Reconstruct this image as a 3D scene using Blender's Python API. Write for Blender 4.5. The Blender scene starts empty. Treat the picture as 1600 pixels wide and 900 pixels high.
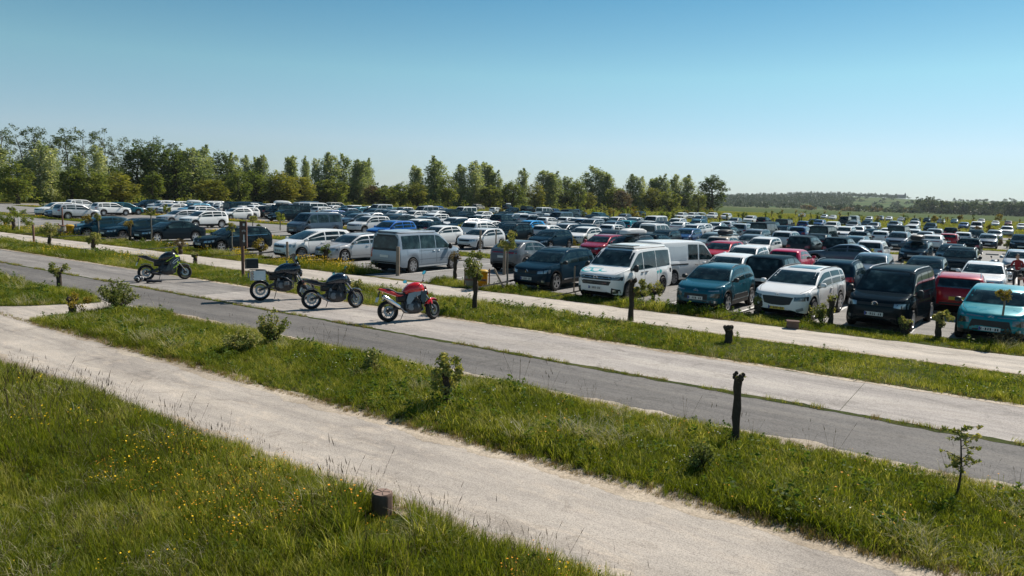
import bpy, bmesh, math, random, sys
import numpy as np
from mathutils import Vector, Matrix
from mathutils.bvhtree import BVHTree

R_ = math.radians
SC = bpy.context.scene
COL = SC.collection
rnd = random.Random(7)
nrng = np.random.default_rng(11)

# ------------------------------------------------------------------ camera
CAM_H = 3.7
F_PX, YAW, PITCH, ROLL = 1130.0, R_(34.6936), R_(7.1094), R_(1.7184)
cam_data = bpy.data.cameras.new('camera')
cam_data.sensor_width = 36.0
cam_data.lens = F_PX / 1600.0 * 36.0
cam_data.clip_start = 0.1
cam_data.clip_end = 20000.0
cam = bpy.data.objects.new('camera', cam_data)
COL.objects.link(cam)
CAM_ROT = Matrix.Rotation(YAW, 3, 'Z') @ Matrix.Rotation(math.pi / 2 - PITCH, 3, 'X') @ Matrix.Rotation(ROLL, 3, 'Z')
cam.matrix_world = Matrix.Translation((0, 0, CAM_H)) @ CAM_ROT.to_4x4()
SC.camera = cam
CR = np.array(CAM_ROT)

def ray(px, py):
    """direction through a pixel of the 1600x900 photograph"""
    return CR @ np.array([px - 800.0, 450.0 - py, -F_PX])

def ground(px, py, z=0.0):
    v = ray(px, py)
    k = (z - CAM_H) / v[2]
    return float(v[0] * k), float(v[1] * k)

def project(x, y, z):
    c = CR.T @ np.array([x, y, z - CAM_H])
    d = -c[2]
    return 800 + F_PX * c[0] / d, 450 - F_PX * c[1] / d, d

# ------------------------------------------------------------------ light
SUN_EL, SUN_AZ = R_(43.0), R_(78.0)          # azimuth counted from +X
world = bpy.data.worlds.new('World')
SC.world = world
world.use_nodes = True
wn = world.node_tree
wn.nodes.clear()
w_out = wn.nodes.new('ShaderNodeOutputWorld')
w_bg = wn.nodes.new('ShaderNodeBackground')
w_sky = wn.nodes.new('ShaderNodeTexSky')
w_sky.sky_type = 'NISHITA'
w_sky.sun_disc = False
w_sky.sun_elevation = SUN_EL
w_sky.sun_rotation = math.pi / 2 - SUN_AZ
w_sky.altitude = 0
w_sky.air_density = 0.7
w_sky.dust_density = 0.05
w_sky.ozone_density = 3.0
w_tint = wn.nodes.new('ShaderNodeMixRGB')
w_tint.blend_type = 'MULTIPLY'
w_tint.inputs[0].default_value = 1.0
w_tc = wn.nodes.new('ShaderNodeTexCoord')
w_sep = wn.nodes.new('ShaderNodeSeparateXYZ')
w_ramp = wn.nodes.new('ShaderNodeValToRGB')      # the clear, slightly green-blue air of the photograph, by height above the horizon
_e = w_ramp.color_ramp.elements
for _p, _c in ((0.0, (0.64, 0.66, 0.70)), (0.07, (1.14, 1.06, 0.94)), (0.16, (1.16, 1.38, 1.04)), (0.27, (0.66, 1.16, 1.02)), (0.6, (0.52, 0.97, 0.95))):
    _k = _e[0] if _p == 0.0 else _e.new(_p)
    _k.color = (*_c, 1)
_e[-1].color = (0.46, 0.86, 0.90, 1)
wn.links.new(w_tc.outputs['Generated'], w_sep.inputs[0])
wn.links.new(w_sep.outputs[2], w_ramp.inputs[0])
wn.links.new(w_ramp.outputs[0], w_tint.inputs[2])
wn.links.new(w_sky.outputs[0], w_tint.inputs[1])
wn.links.new(w_tint.outputs[0], w_bg.inputs[0])
w_bg.inputs[1].default_value = 0.076
wn.links.new(w_bg.outputs[0], w_out.inputs[0])

sun_data = bpy.data.lights.new('sun', 'SUN')
sun_data.energy = 5.0
sun_data.angle = R_(0.53)
sun_data.color = (1.0, 0.93, 0.84)
sun = bpy.data.objects.new('sun', sun_data)
COL.objects.link(sun)
to_sun = Vector((math.cos(SUN_EL) * math.cos(SUN_AZ), math.cos(SUN_EL) * math.sin(SUN_AZ), math.sin(SUN_EL)))
sun.rotation_euler = to_sun.to_track_quat('Z', 'Y').to_euler()
sun.location = (0, 0, 60)

SC.view_settings.view_transform = 'Standard'
SC.view_settings.look = 'None'
SC.view_settings.exposure = 0.42
SC.view_settings.gamma = 1.0
SC.view_settings.use_curve_mapping = False
SC.cycles.max_bounces = 6
SC.cycles.transparent_max_bounces = 6

# ------------------------------------------------------------------ materials
MATS = {}

def new_mat(name):
    m = bpy.data.materials.new(name)
    m.use_nodes = True
    MATS[name] = m
    nt = m.node_tree
    b = nt.nodes['Principled BSDF']
    return m, nt, b

def simple(name, col, rough=0.5, metal=0.0, coat=0.0, spec=0.5, noise=0.0, scale=20.0, emit=None):
    m, nt, b = new_mat(name)
    b.inputs['Base Color'].default_value = (*col, 1)
    b.inputs['Roughness'].default_value = rough
    b.inputs['Metallic'].default_value = metal
    b.inputs['Coat Weight'].default_value = coat
    b.inputs['Coat Roughness'].default_value = 0.04
    b.inputs['Specular IOR Level'].default_value = spec
    if noise > 0:
        tc = nt.nodes.new('ShaderNodeTexCoord')
        n = nt.nodes.new('ShaderNodeTexNoise')
        n.inputs['Scale'].default_value = scale
        n.inputs['Detail'].default_value = 5
        nt.links.new(tc.outputs['Object'], n.inputs['Vector'])
        mx = nt.nodes.new('ShaderNodeMixRGB')
        mx.inputs[1].default_value = (*[c * (1 - noise) for c in col], 1)
        mx.inputs[2].default_value = (*[min(1, c * (1 + noise)) for c in col], 1)
        nt.links.new(n.outputs[0], mx.inputs[0])
        nt.links.new(mx.outputs[0], b.inputs['Base Color'])
        rr = nt.nodes.new('ShaderNodeMapRange')
        rr.inputs['To Min'].default_value = max(0, rough - 0.12)
        rr.inputs['To Max'].default_value = min(1, rough + 0.15)
        nt.links.new(n.outputs[0], rr.inputs[0])
        nt.links.new(rr.outputs[0], b.inputs['Roughness'])
    return m

def ramp(nt, src, stops):
    r = nt.nodes.new('ShaderNodeValToRGB')
    e = r.color_ramp.elements
    while len(e) < len(stops):
        e.new(0.5)
    for el, (p, c) in zip(e, stops):
        el.position = p
        el.color = (*c, 1)
    nt.links.new(src, r.inputs[0])
    return r.outputs[0]

def noise_node(nt, vec, scale, detail=4, rough=0.55, dist=0.0):
    n = nt.nodes.new('ShaderNodeTexNoise')
    n.inputs['Scale'].default_value = scale
    n.inputs['Detail'].default_value = detail
    n.inputs['Roughness'].default_value = rough
    n.inputs['Distortion'].default_value = dist
    nt.links.new(vec, n.inputs['Vector'])
    return n.outputs[0]

def mixc(nt, fac, a, b, mode='MIX'):
    m = nt.nodes.new('ShaderNodeMixRGB')
    m.blend_type = mode
    for sock, v in ((m.inputs[0], fac), (m.inputs[1], a), (m.inputs[2], b)):
        if isinstance(v, (int, float)):
            sock.default_value = v
        elif isinstance(v, tuple):
            sock.default_value = (*v, 1)
        else:
            nt.links.new(v, sock)
    return m.outputs[0]

def paving(name, dark, mid, light, stain, fine=55.0, crack=0.0, stretch=(1, 1, 1), bump=0.25, patch=0.35, streak=0.8):
    """asphalt or concrete: broad tone, long stains, aggregate, cracks"""
    m, nt, b = new_mat(name)
    g = nt.nodes.new('ShaderNodeNewGeometry')
    mp = nt.nodes.new('ShaderNodeMapping')
    mp.inputs['Scale'].default_value = stretch
    nt.links.new(g.outputs['Position'], mp.inputs['Vector'])
    pos = g.outputs['Position']
    broad = noise_node(nt, mp.outputs[0], 0.55, 6, 0.62, 0.6)
    col = ramp(nt, broad, [(0.30, dark), (0.50, mid), (0.70, light)])
    st = noise_node(nt, mp.outputs[0], 2.3, 8, 0.7, 1.2)
    sf = ramp(nt, st, [(0.52, (0, 0, 0)), (0.68, (1, 1, 1))])
    m1 = nt.nodes.new('ShaderNodeMath'); m1.operation = 'MULTIPLY'; m1.inputs[1].default_value = patch
    nt.links.new(sf, m1.inputs[0])
    col = mixc(nt, m1.outputs[0], col, stain)
    mp2 = nt.nodes.new('ShaderNodeMapping'); mp2.inputs['Scale'].default_value = (0.05, 1.9, 1)
    nt.links.new(g.outputs['Position'], mp2.inputs['Vector'])
    lane = ramp(nt, noise_node(nt, mp2.outputs[0], 1.0, 5, 0.6, 0.3), [(0.32, (0.74, 0.74, 0.75)), (0.5, (1, 1, 1)), (0.7, (1.20, 1.18, 1.14))])
    col = mixc(nt, streak, col, lane, 'MULTIPLY')
    blot = ramp(nt, noise_node(nt, pos, 0.9, 9, 0.75, 2.0), [(0.36, (0.72, 0.71, 0.70)), (0.46, (1, 1, 1)), (0.60, (1, 1, 1)), (0.72, (1.16, 1.13, 1.08))])
    col = mixc(nt, 0.8, col, blot, 'MULTIPLY')
    mot = ramp(nt, noise_node(nt, mp.outputs[0], 3.4, 10, 0.8, 1.5), [(0.34, (0.76, 0.76, 0.77)), (0.47, (0.98, 0.98, 0.98)), (0.56, (1.02, 1.02, 1.01)), (0.70, (1.20, 1.18, 1.15))])
    col = mixc(nt, 0.85, col, mot, 'MULTIPLY')
    agg = noise_node(nt, pos, fine, 3, 0.7)
    ag = ramp(nt, agg, [(0.28, (0.42, 0.42, 0.42)), (0.5, (1, 1, 1)), (0.75, (1.45, 1.45, 1.42))])
    col = mixc(nt, 0.85, col, ag, 'MULTIPLY')
    if crack > 0:
        v = nt.nodes.new('ShaderNodeTexVoronoi')
        v.feature = 'DISTANCE_TO_EDGE'
        v.inputs['Scale'].default_value = 0.42
        wv = nt.nodes.new('ShaderNodeVectorMath'); wv.operation = 'ADD'
        nz = nt.nodes.new('ShaderNodeTexNoise'); nz.inputs['Scale'].default_value = 1.7; nz.inputs['Detail'].default_value = 6
        nt.links.new(pos, nz.inputs['Vector'])
        nt.links.new(pos, wv.inputs[0]); nt.links.new(nz.outputs['Color'], wv.inputs[1])
        nt.links.new(wv.outputs[0], v.inputs['Vector'])
        cf = ramp(nt, v.outputs['Distance'], [(0.0, (1, 1, 1)), (0.012, (0, 0, 0))])
        brk = ramp(nt, noise_node(nt, pos, 0.8, 3), [(0.5, (0, 0, 0)), (0.62, (1, 1, 1))])
        cc = mixc(nt, 1.0, cf, brk, 'MULTIPLY')
        mm = nt.nodes.new('ShaderNodeMath'); mm.operation = 'MULTIPLY'; mm.inputs[1].default_value = crack
        nt.links.new(cc, mm.inputs[0])
        col = mixc(nt, mm.outputs[0], col, tuple(c * 0.35 for c in dark))
    nt.links.new(col, b.inputs['Base Color'])
    b.inputs['Roughness'].default_value = 0.88
    b.inputs['Specular IOR Level'].default_value = 0.25
    bp = nt.nodes.new('ShaderNodeBump')
    bp.inputs['Strength'].default_value = bump
    bp.inputs['Distance'].default_value = 0.01
    nt.links.new(agg, bp.inputs['Height'])
    nt.links.new(bp.outputs[0], b.inputs['Normal'])
    return m

paving('pale_concrete', (0.3034, 0.2713, 0.232), (0.4221, 0.3785, 0.3272), (0.5144, 0.4605, 0.3986), (0.5672, 0.4921, 0.4045), 60, 0.5, (0.5, 1.6, 1), 0.3, 0.5)
paving('path_concrete', (0.2865, 0.2534, 0.2215), (0.3892, 0.3465, 0.3002), (0.4865, 0.4292, 0.3691), (0.5406, 0.4551, 0.3642), 60, 0.2, (0.45, 1.3, 1), 0.3, 0.55)
paving('lane_asphalt', (0.1076, 0.1, 0.0942), (0.1384, 0.13, 0.1221), (0.1742, 0.163, 0.152), (0.205, 0.1849, 0.1587), 42, 0.7, (0.35, 1.8, 1), 0.45, 0.30)
paving('slab_concrete', (0.2614, 0.2387, 0.215), (0.3446, 0.3125, 0.2867), (0.4158, 0.3807, 0.3418), (0.2376, 0.2159, 0.1985), 50, 0.4, (0.4, 1.6, 1), 0.3, 0.35)
paving('worn_asphalt', (0.1781, 0.1639, 0.1512), (0.2315, 0.2144, 0.1987), (0.2968, 0.2752, 0.2517), (0.1543, 0.1433, 0.1325), 46, 0.6, (0.4, 1.6, 1), 0.35, 0.4)
paving('dry_soil', (0.27, 0.215, 0.155), (0.38, 0.32, 0.25), (0.47, 0.41, 0.33), (0.52, 0.44, 0.34), 38, 0.0, (1, 1, 1), 0.5, 0.5)
paving('car_park_asphalt', (0.19, 0.1832, 0.1746), (0.235, 0.2257, 0.2134), (0.29, 0.2772, 0.26), (0.17, 0.1633, 0.1552), 40, 0.4, (0.5, 1.0, 1), 0.25, 0.4)

def soil_mat():
    m, nt, b = new_mat('grass_soil')
    g = nt.nodes.new('ShaderNodeNewGeometry')
    pos = g.outputs['Position']
    a = noise_node(nt, pos, 0.9, 6, 0.65)
    col = ramp(nt, a, [(0.3, (0.030, 0.042, 0.012)), (0.5, (0.055, 0.070, 0.018)), (0.7, (0.10, 0.10, 0.03))])
    f = noise_node(nt, pos, 26, 4, 0.7)
    col = mixc(nt, 0.8, col, ramp(nt, f, [(0.3, (0.45, 0.45, 0.4)), (0.7, (1.4, 1.4, 1.3))]), 'MULTIPLY')
    nt.links.new(col, b.inputs['Base Color'])
    b.inputs['Roughness'].default_value = 1.0
    b.inputs['Specular IOR Level'].default_value = 0.1
    bp = nt.nodes.new('ShaderNodeBump'); bp.inputs['Strength'].default_value = 0.7; bp.inputs['Distance'].default_value = 0.05
    nt.links.new(f, bp.inputs['Height']); nt.links.new(bp.outputs[0], b.inputs['Normal'])
soil_mat()

def field_mat():
    """the wide ground sheet: meadow near, strips of crop far off"""
    m, nt, b = new_mat('meadow')
    g = nt.nodes.new('ShaderNodeNewGeometry')
    pos = g.outputs['Position']
    a = noise_node(nt, pos, 0.05, 8, 0.7)
    meadow = ramp(nt, a, [(0.32, (0.070, 0.070, 0.022)), (0.5, (0.125, 0.112, 0.038)), (0.68, (0.20, 0.165, 0.075))])
    f = noise_node(nt, pos, 1.1, 6, 0.75)
    meadow = mixc(nt, 0.9, meadow, ramp(nt, f, [(0.32, (0.4, 0.45, 0.35)), (0.66, (1.4, 1.35, 1.3))]), 'MULTIPLY')
    # crop strips further out
    sep = nt.nodes.new('ShaderNodeSeparateXYZ')
    nt.links.new(pos, sep.inputs[0])
    mp = nt.nodes.new('ShaderNodeMapping'); mp.inputs['Rotation'].default_value = (0, 0, R_(24)); mp.inputs['Scale'].default_value = (0.0016, 0.0062, 1)
    nt.links.new(pos, mp.inputs['Vector'])
    v = nt.nodes.new('ShaderNodeTexVoronoi'); v.inputs['Scale'].default_value = 1.0
    nt.links.new(mp.outputs[0], v.inputs['Vector'])
    sc = nt.nodes.new('ShaderNodeSeparateColor'); nt.links.new(v.outputs['Color'], sc.inputs[0])
    crop = ramp(nt, sc.outputs[0], [(0.0, (0.030, 0.075, 0.018)), (0.35, (0.055, 0.095, 0.022)), (0.6, (0.10, 0.12, 0.035)), (0.85, (0.045, 0.085, 0.02)), (1.0, (0.13, 0.125, 0.05))])
    crop = mixc(nt, 0.6, crop, ramp(nt, noise_node(nt, pos, 0.02, 7, 0.7), [(0.3, (0.6, 0.65, 0.6)), (0.7, (1.25, 1.2, 1.2))]), 'MULTIPLY')
    near = ramp(nt, noise_node(nt, pos, 0.03, 6, 0.7), [(0.35, (0.040, 0.070, 0.016)), (0.65, (0.070, 0.095, 0.022))])
    m9 = nt.nodes.new('ShaderNodeMapRange'); m9.inputs['From Min'].default_value = 900; m9.inputs['From Max'].default_value = 930
    nt.links.new(sep.outputs[1], m9.inputs[0])
    crop = mixc(nt, m9.outputs[0], near, crop)
    mr = nt.nodes.new('ShaderNodeMapRange'); mr.inputs['From Min'].default_value = 370; mr.inputs['From Max'].default_value = 395
    nt.links.new(sep.outputs[1], mr.inputs[0])
    col = mixc(nt, mr.outputs[0], meadow, crop)
    nt.links.new(col, b.inputs['Base Color'])
    b.inputs['Roughness'].default_value = 1.0
    b.inputs['Specular IOR Level'].default_value = 0.05
field_mat()

def leaf_mat(name, cols, trans=0.35, var=0.35, scale=0.6):
    m = bpy.data.materials.new(name); m.use_nodes = True; MATS[name] = m
    nt = m.node_tree; nt.nodes.clear()
    out = nt.nodes.new('ShaderNodeOutputMaterial')
    g = nt.nodes.new('ShaderNodeNewGeometry')
    oi = nt.nodes.new('ShaderNodeObjectInfo')
    n = noise_node(nt, g.outputs['Position'], scale, 3, 0.6)
    isl = g.outputs['Random Per Island']
    ad = nt.nodes.new('ShaderNodeMath'); ad.operation = 'MULTIPLY_ADD'; ad.inputs[1].default_value = var; 
    nt.links.new(isl, ad.inputs[0]); nt.links.new(n, ad.inputs[2])
    ad2 = nt.nodes.new('ShaderNodeMath'); ad2.operation = 'MULTIPLY_ADD'; ad2.inputs[1].default_value = 0.22
    nt.links.new(oi.outputs['Random'], ad2.inputs[0]); nt.links.new(ad.outputs[0], ad2.inputs[2])
    lo = 0.38; hi = 0.62 + var + 0.2
    st = [(lo + (hi - lo) * i / (len(cols) - 1), c) for i, c in enumerate(cols)]
    col = ramp(nt, ad2.outputs[0], st)
    d = nt.nodes.new('ShaderNodeBsdfPrincipled'); d.inputs['Roughness'].default_value = 0.6; d.inputs['Specular IOR Level'].default_value = 0.12
    t = nt.nodes.new('ShaderNodeBsdfTranslucent')
    nt.links.new(col, d.inputs['Base Color'])
    tc = mixc(nt, 1.0, col, (1.25, 1.2, 0.55), 'MULTIPLY')
    nt.links.new(tc, t.inputs[0])
    mx = nt.nodes.new('ShaderNodeMixShader'); mx.inputs[0].default_value = trans
    nt.links.new(d.outputs[0], mx.inputs[1]); nt.links.new(t.outputs[0], mx.inputs[2])
    nt.links.new(mx.outputs[0], out.inputs[0])
    return m

leaf_mat('grass_blade', [(0.056, 0.088, 0.009), (0.125, 0.164, 0.014), (0.220, 0.240, 0.028), (0.42, 0.40, 0.13)], 0.5, 0.42, 0.55)  # palest stop and strong variation paint sun highlights into some blades
leaf_mat('dry_blade', [(0.16, 0.11, 0.05), (0.26, 0.19, 0.09), (0.36, 0.28, 0.14)], 0.3, 0.4, 1.5)
leaf_mat('seed_stalk', [(0.045, 0.035, 0.025), (0.09, 0.07, 0.045), (0.15, 0.11, 0.07)], 0.15, 0.4, 2.0)
leaf_mat('pale_blade', [(0.30, 0.27, 0.16), (0.42, 0.38, 0.24), (0.5, 0.46, 0.32)], 0.3, 0.4, 1.5)
leaf_mat('clover_leaf', [(0.045, 0.085, 0.014), (0.085, 0.14, 0.022), (0.14, 0.19, 0.04)], 0.45, 0.4, 1.2)
leaf_mat('poplar_leaf', [(0.0933, 0.1352, 0.0513), (0.1749, 0.2285, 0.0979), (0.3147, 0.3615, 0.1982), (0.4894, 0.5128, 0.3264)], 0.52, 0.45, 0.25)
leaf_mat('airy_leaf', [(0.0407, 0.0654, 0.0378), (0.08, 0.1135, 0.0582), (0.1309, 0.16, 0.0873)], 0.52, 0.4, 0.3)
leaf_mat('dark_leaf', [(0.0344, 0.0625, 0.0219), (0.0703, 0.1094, 0.0312), (0.1329, 0.1719, 0.0548)], 0.52, 0.4, 0.25)
leaf_mat('lime_leaf', [(0.09, 0.1126, 0.018), (0.195, 0.21, 0.033), (0.345, 0.315, 0.0526)], 0.4, 0.4, 0.3)
leaf_mat('green_leaf', [(0.065, 0.102, 0.0223), (0.1391, 0.1818, 0.0371), (0.2596, 0.2782, 0.0741)], 0.52, 0.4, 0.3)
leaf_mat('rust_leaf', [(0.10, 0.07, 0.035), (0.16, 0.12, 0.07), (0.24, 0.19, 0.12)], 0.3, 0.4, 0.3)
leaf_mat('willow_leaf', [(0.075, 0.0976, 0.027), (0.15, 0.18, 0.048), (0.27, 0.285, 0.0976), (0.42, 0.375, 0.15)], 0.35, 0.5, 2.0)
leaf_mat('gold_leaf', [(0.10, 0.085, 0.015), (0.20, 0.16, 0.03), (0.32, 0.24, 0.05)], 0.35, 0.5, 2.0)
leaf_mat('yellow_bag', [(0.42, 0.25, 0.012), (0.55, 0.33, 0.016)], 0.5, 0.3, 3.0)
leaf_mat('grey_bag', [(0.22, 0.23, 0.25), (0.32, 0.33, 0.35)], 0.4, 0.3, 3.0)
leaf_mat('far_leaf', [(0.035, 0.0625, 0.0325), (0.0625, 0.0938, 0.0475), (0.1063, 0.1313, 0.0725)], 0.2, 0.3, 0.012)
simple('bark', (0.060, 0.047, 0.036), 0.95, noise=0.5, scale=18, spec=0.1)
simple('grey_bark', (0.20, 0.18, 0.15), 0.95, noise=0.4, scale=6, spec=0.1)
simple('yellow_petal', (0.80, 0.50, 0.015), 0.7, spec=0.2)
simple('orange_petal', (0.70, 0.30, 0.02), 0.7, spec=0.2)
simple('white_petal', (0.75, 0.75, 0.70), 0.7, spec=0.2)
simple('old_wood', (0.25, 0.20, 0.15), 0.9, noise=0.35, scale=12, spec=0.15)
simple('stump_wood', (0.135, 0.092, 0.075), 0.9, noise=0.35, scale=14, spec=0.15)
simple('tyre_rubber', (0.016, 0.016, 0.017), 0.75, spec=0.3, noise=0.3, scale=30)
simple('black_trim', (0.014, 0.015, 0.016), 0.5, spec=0.4, noise=0.2, scale=9)
simple('under_black', (0.006, 0.006, 0.007), 0.9, spec=0.1)
simple('alloy', (0.50, 0.51, 0.53), 0.30, 0.85, noise=0.12, scale=14)
simple('dark_alloy', (0.045, 0.047, 0.05), 0.35, 0.6, noise=0.2, scale=14)
simple('chrome', (0.72, 0.73, 0.75), 0.12, 1.0, noise=0.05, scale=8)
simple('steel', (0.27, 0.27, 0.28), 0.32, 0.9, noise=0.2, scale=14)
simple('headlight_glass', (0.30, 0.33, 0.36), 0.08, 0.55, coat=1.0, noise=0.5, scale=16)
simple('dark_headlight', (0.06, 0.075, 0.09), 0.06, 0.4, coat=1.0, noise=0.6, scale=16)
simple('red_lens', (0.30, 0.008, 0.010), 0.12, coat=1.0, noise=0.3, scale=20)
simple('amber_lens', (0.6, 0.2, 0.01), 0.15, coat=1.0)
simple('plate_white', (0.62, 0.63, 0.60), 0.45)
simple('plate_yellow', (0.70, 0.46, 0.03), 0.45)
simple('plate_ink', (0.02, 0.02, 0.025), 0.6)
simple('plate_blue', (0.01, 0.05, 0.28), 0.5)
simple('teal_print', (0.03, 0.42, 0.43), 0.35, coat=0.5)
simple('seam_dark', (0.02, 0.02, 0.022), 0.8, spec=0.1)
simple('brown_sign', (0.060, 0.032, 0.024), 0.55, noise=0.2, scale=10)
simple('sign_white', (0.72, 0.72, 0.70), 0.6)
simple('rust_pole', (0.17, 0.085, 0.06), 0.8, noise=0.3, scale=10)
simple('cut_wood', (0.26, 0.185, 0.15), 0.9, noise=0.35, scale=22, spec=0.15)
simple('grey_metal', (0.27, 0.29, 0.31), 0.45, 0.4, noise=0.2, scale=10)
simple('bin_yellow', (0.48, 0.29, 0.012), 0.55, noise=0.15, scale=8)
simple('bike_red', (0.62, 0.010, 0.012), 0.22, coat=1.0, noise=0.06, scale=6)
simple('bike_blue', (0.006, 0.016, 0.034), 0.25, 0.2, coat=1.0, noise=0.1, scale=6)
simple('bike_black', (0.010, 0.010, 0.012), 0.28, coat=0.8, noise=0.2, scale=8)
simple('bike_lime', (0.55, 0.72, 0.02), 0.3, coat=0.6)
simple('bike_white', (0.75, 0.76, 0.76), 0.35, coat=0.5)
simple('seat_vinyl', (0.016, 0.016, 0.017), 0.6, noise=0.2, scale=25)
simple('engine_grey', (0.055, 0.055, 0.058), 0.45, 0.6, noise=0.35, scale=30)
simple('engine_alu', (0.20, 0.20, 0.21), 0.42, 0.8, noise=0.3, scale=25)
simple('pannier_alu', (0.66, 0.68, 0.68), 0.35, 0.25, noise=0.12, scale=8)
simple('mirror_teal', (0.10, 0.42, 0.50), 0.06, 0.9)
simple('skin', (0.45, 0.26, 0.18), 0.6, noise=0.08, scale=12)
simple('hair', (0.035, 0.022, 0.014), 0.7, noise=0.3, scale=60)
simple('red_cloth', (0.22, 0.012, 0.018), 0.85, noise=0.2, scale=25)
simple('denim', (0.055, 0.10, 0.20), 0.9, noise=0.25, scale=40)
simple('dark_cloth', (0.02, 0.022, 0.028), 0.9, noise=0.2, scale=25)
simple('cargo_wrap', (0.62, 0.63, 0.62), 0.6, noise=0.15, scale=5)
simple('marking_white', (0.62, 0.61, 0.58), 0.85, noise=0.25, scale=8)
simple('kerb_stone', (0.42, 0.40, 0.37), 0.9, noise=0.2, scale=5)
simple('motorhome_white', (0.78, 0.78, 0.76), 0.35, coat=0.4, noise=0.05, scale=4)
simple('roof_slate', (0.10, 0.10, 0.115), 0.8, noise=0.2, scale=0.5)
simple('church_stone', (0.26, 0.24, 0.21), 0.9, noise=0.2, scale=0.5)

def car_glass():
    m, nt, b = new_mat('car_glass')
    tc = nt.nodes.new('ShaderNodeTexCoord')
    n = noise_node(nt, tc.outputs['Object'], 2.6, 3, 0.5)
    col = ramp(nt, n, [(0.35, (0.005, 0.010, 0.012)), (0.56, (0.016, 0.034, 0.038)), (0.70, (0.055, 0.090, 0.092))])  # teal mottling paints reflections and hints of the interior into opaque glass
    nt.links.new(col, b.inputs['Base Color'])
    b.inputs['Roughness'].default_value = 0.03
    b.inputs['Specular IOR Level'].default_value = 0.34
car_glass()

PAINTS = dict(white=((0.76, 0.76, 0.74), 0.0), pearl=((0.56, 0.57, 0.57), 0.15), silver=((0.42, 0.43, 0.44), 0.55), steel=((0.27, 0.32, 0.37), 0.45),
    grey=((0.13, 0.14, 0.15), 0.4), charcoal=((0.026, 0.036, 0.044), 0.35), slate=((0.060, 0.090, 0.125), 0.4), black=((0.007, 0.013, 0.018), 0.1),
    navy=((0.008, 0.026, 0.044), 0.3), teal=((0.006, 0.080, 0.115), 0.35), turquoise=((0.006, 0.20, 0.235), 0.35), blue=((0.012, 0.05, 0.15), 0.3),
    royal=((0.010, 0.10, 0.36), 0.3), bright=((0.012, 0.26, 0.60), 0.2), skyblue=((0.16, 0.40, 0.55), 0.3), red=((0.40, 0.010, 0.018), 0.15),
    crimson=((0.26, 0.010, 0.028), 0.25), pink=((0.50, 0.015, 0.06), 0.15), maroon=((0.10, 0.012, 0.02), 0.25), beige=((0.46, 0.41, 0.34), 0.3), greygreen=((0.17, 0.20, 0.20), 0.4), petrol=((0.008, 0.040, 0.062), 0.3))
for k_, (c_, mt_) in PAINTS.items():
    dk_ = max(c_) < 0.06
    m = simple('paint_' + k_, c_, 0.30, mt_ * (.2 if dk_ else .45), coat=0.24 if dk_ else 0.55, spec=0.0 if dk_ else 0.08, noise=0.05, scale=3)

# ------------------------------------------------------------------ helpers
def mesh_from(name, V, F, mats, fmat=None, smooth=None):
    me = bpy.data.meshes.new(name)
    me.from_pydata([tuple(v) for v in V], [], [tuple(f) for f in F])
    for m in mats:
        me.materials.append(MATS[m] if isinstance(m, str) else m)
    if fmat is not None:
        me.polygons.foreach_set('material_index', np.asarray(fmat, dtype=np.int32))
    if smooth is not None:
        me.polygons.foreach_set('use_smooth', np.ones(len(me.polygons), dtype=bool))
        if smooth < 179:
            me.set_sharp_from_angle(angle=R_(smooth))
    me.update()
    return me

def put(name, me, parent=None, loc=None, rotz=None):
    o = bpy.data.objects.new(name, me)
    COL.objects.link(o)
    if parent is not None:
        o.parent = parent
    if loc is not None:
        o.location = loc
    if rotz is not None:
        o.rotation_euler = (0, 0, rotz)
    return o

def tag(o, label=None, cat=None, group=None, kind=None):
    if label: o['label'] = label
    if cat: o['category'] = cat
    if group: o['group'] = group
    if kind: o['kind'] = kind
    return o

def thing(name, label, cat, loc=(0, 0, 0), rotz=0.0, group=None):
    o = bpy.data.objects.new(name, None)
    o.empty_display_size = 0.2
    COL.objects.link(o)
    o.location = loc
    o.rotation_euler = (0, 0, rotz)
    return tag(o, label, cat, group)

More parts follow.
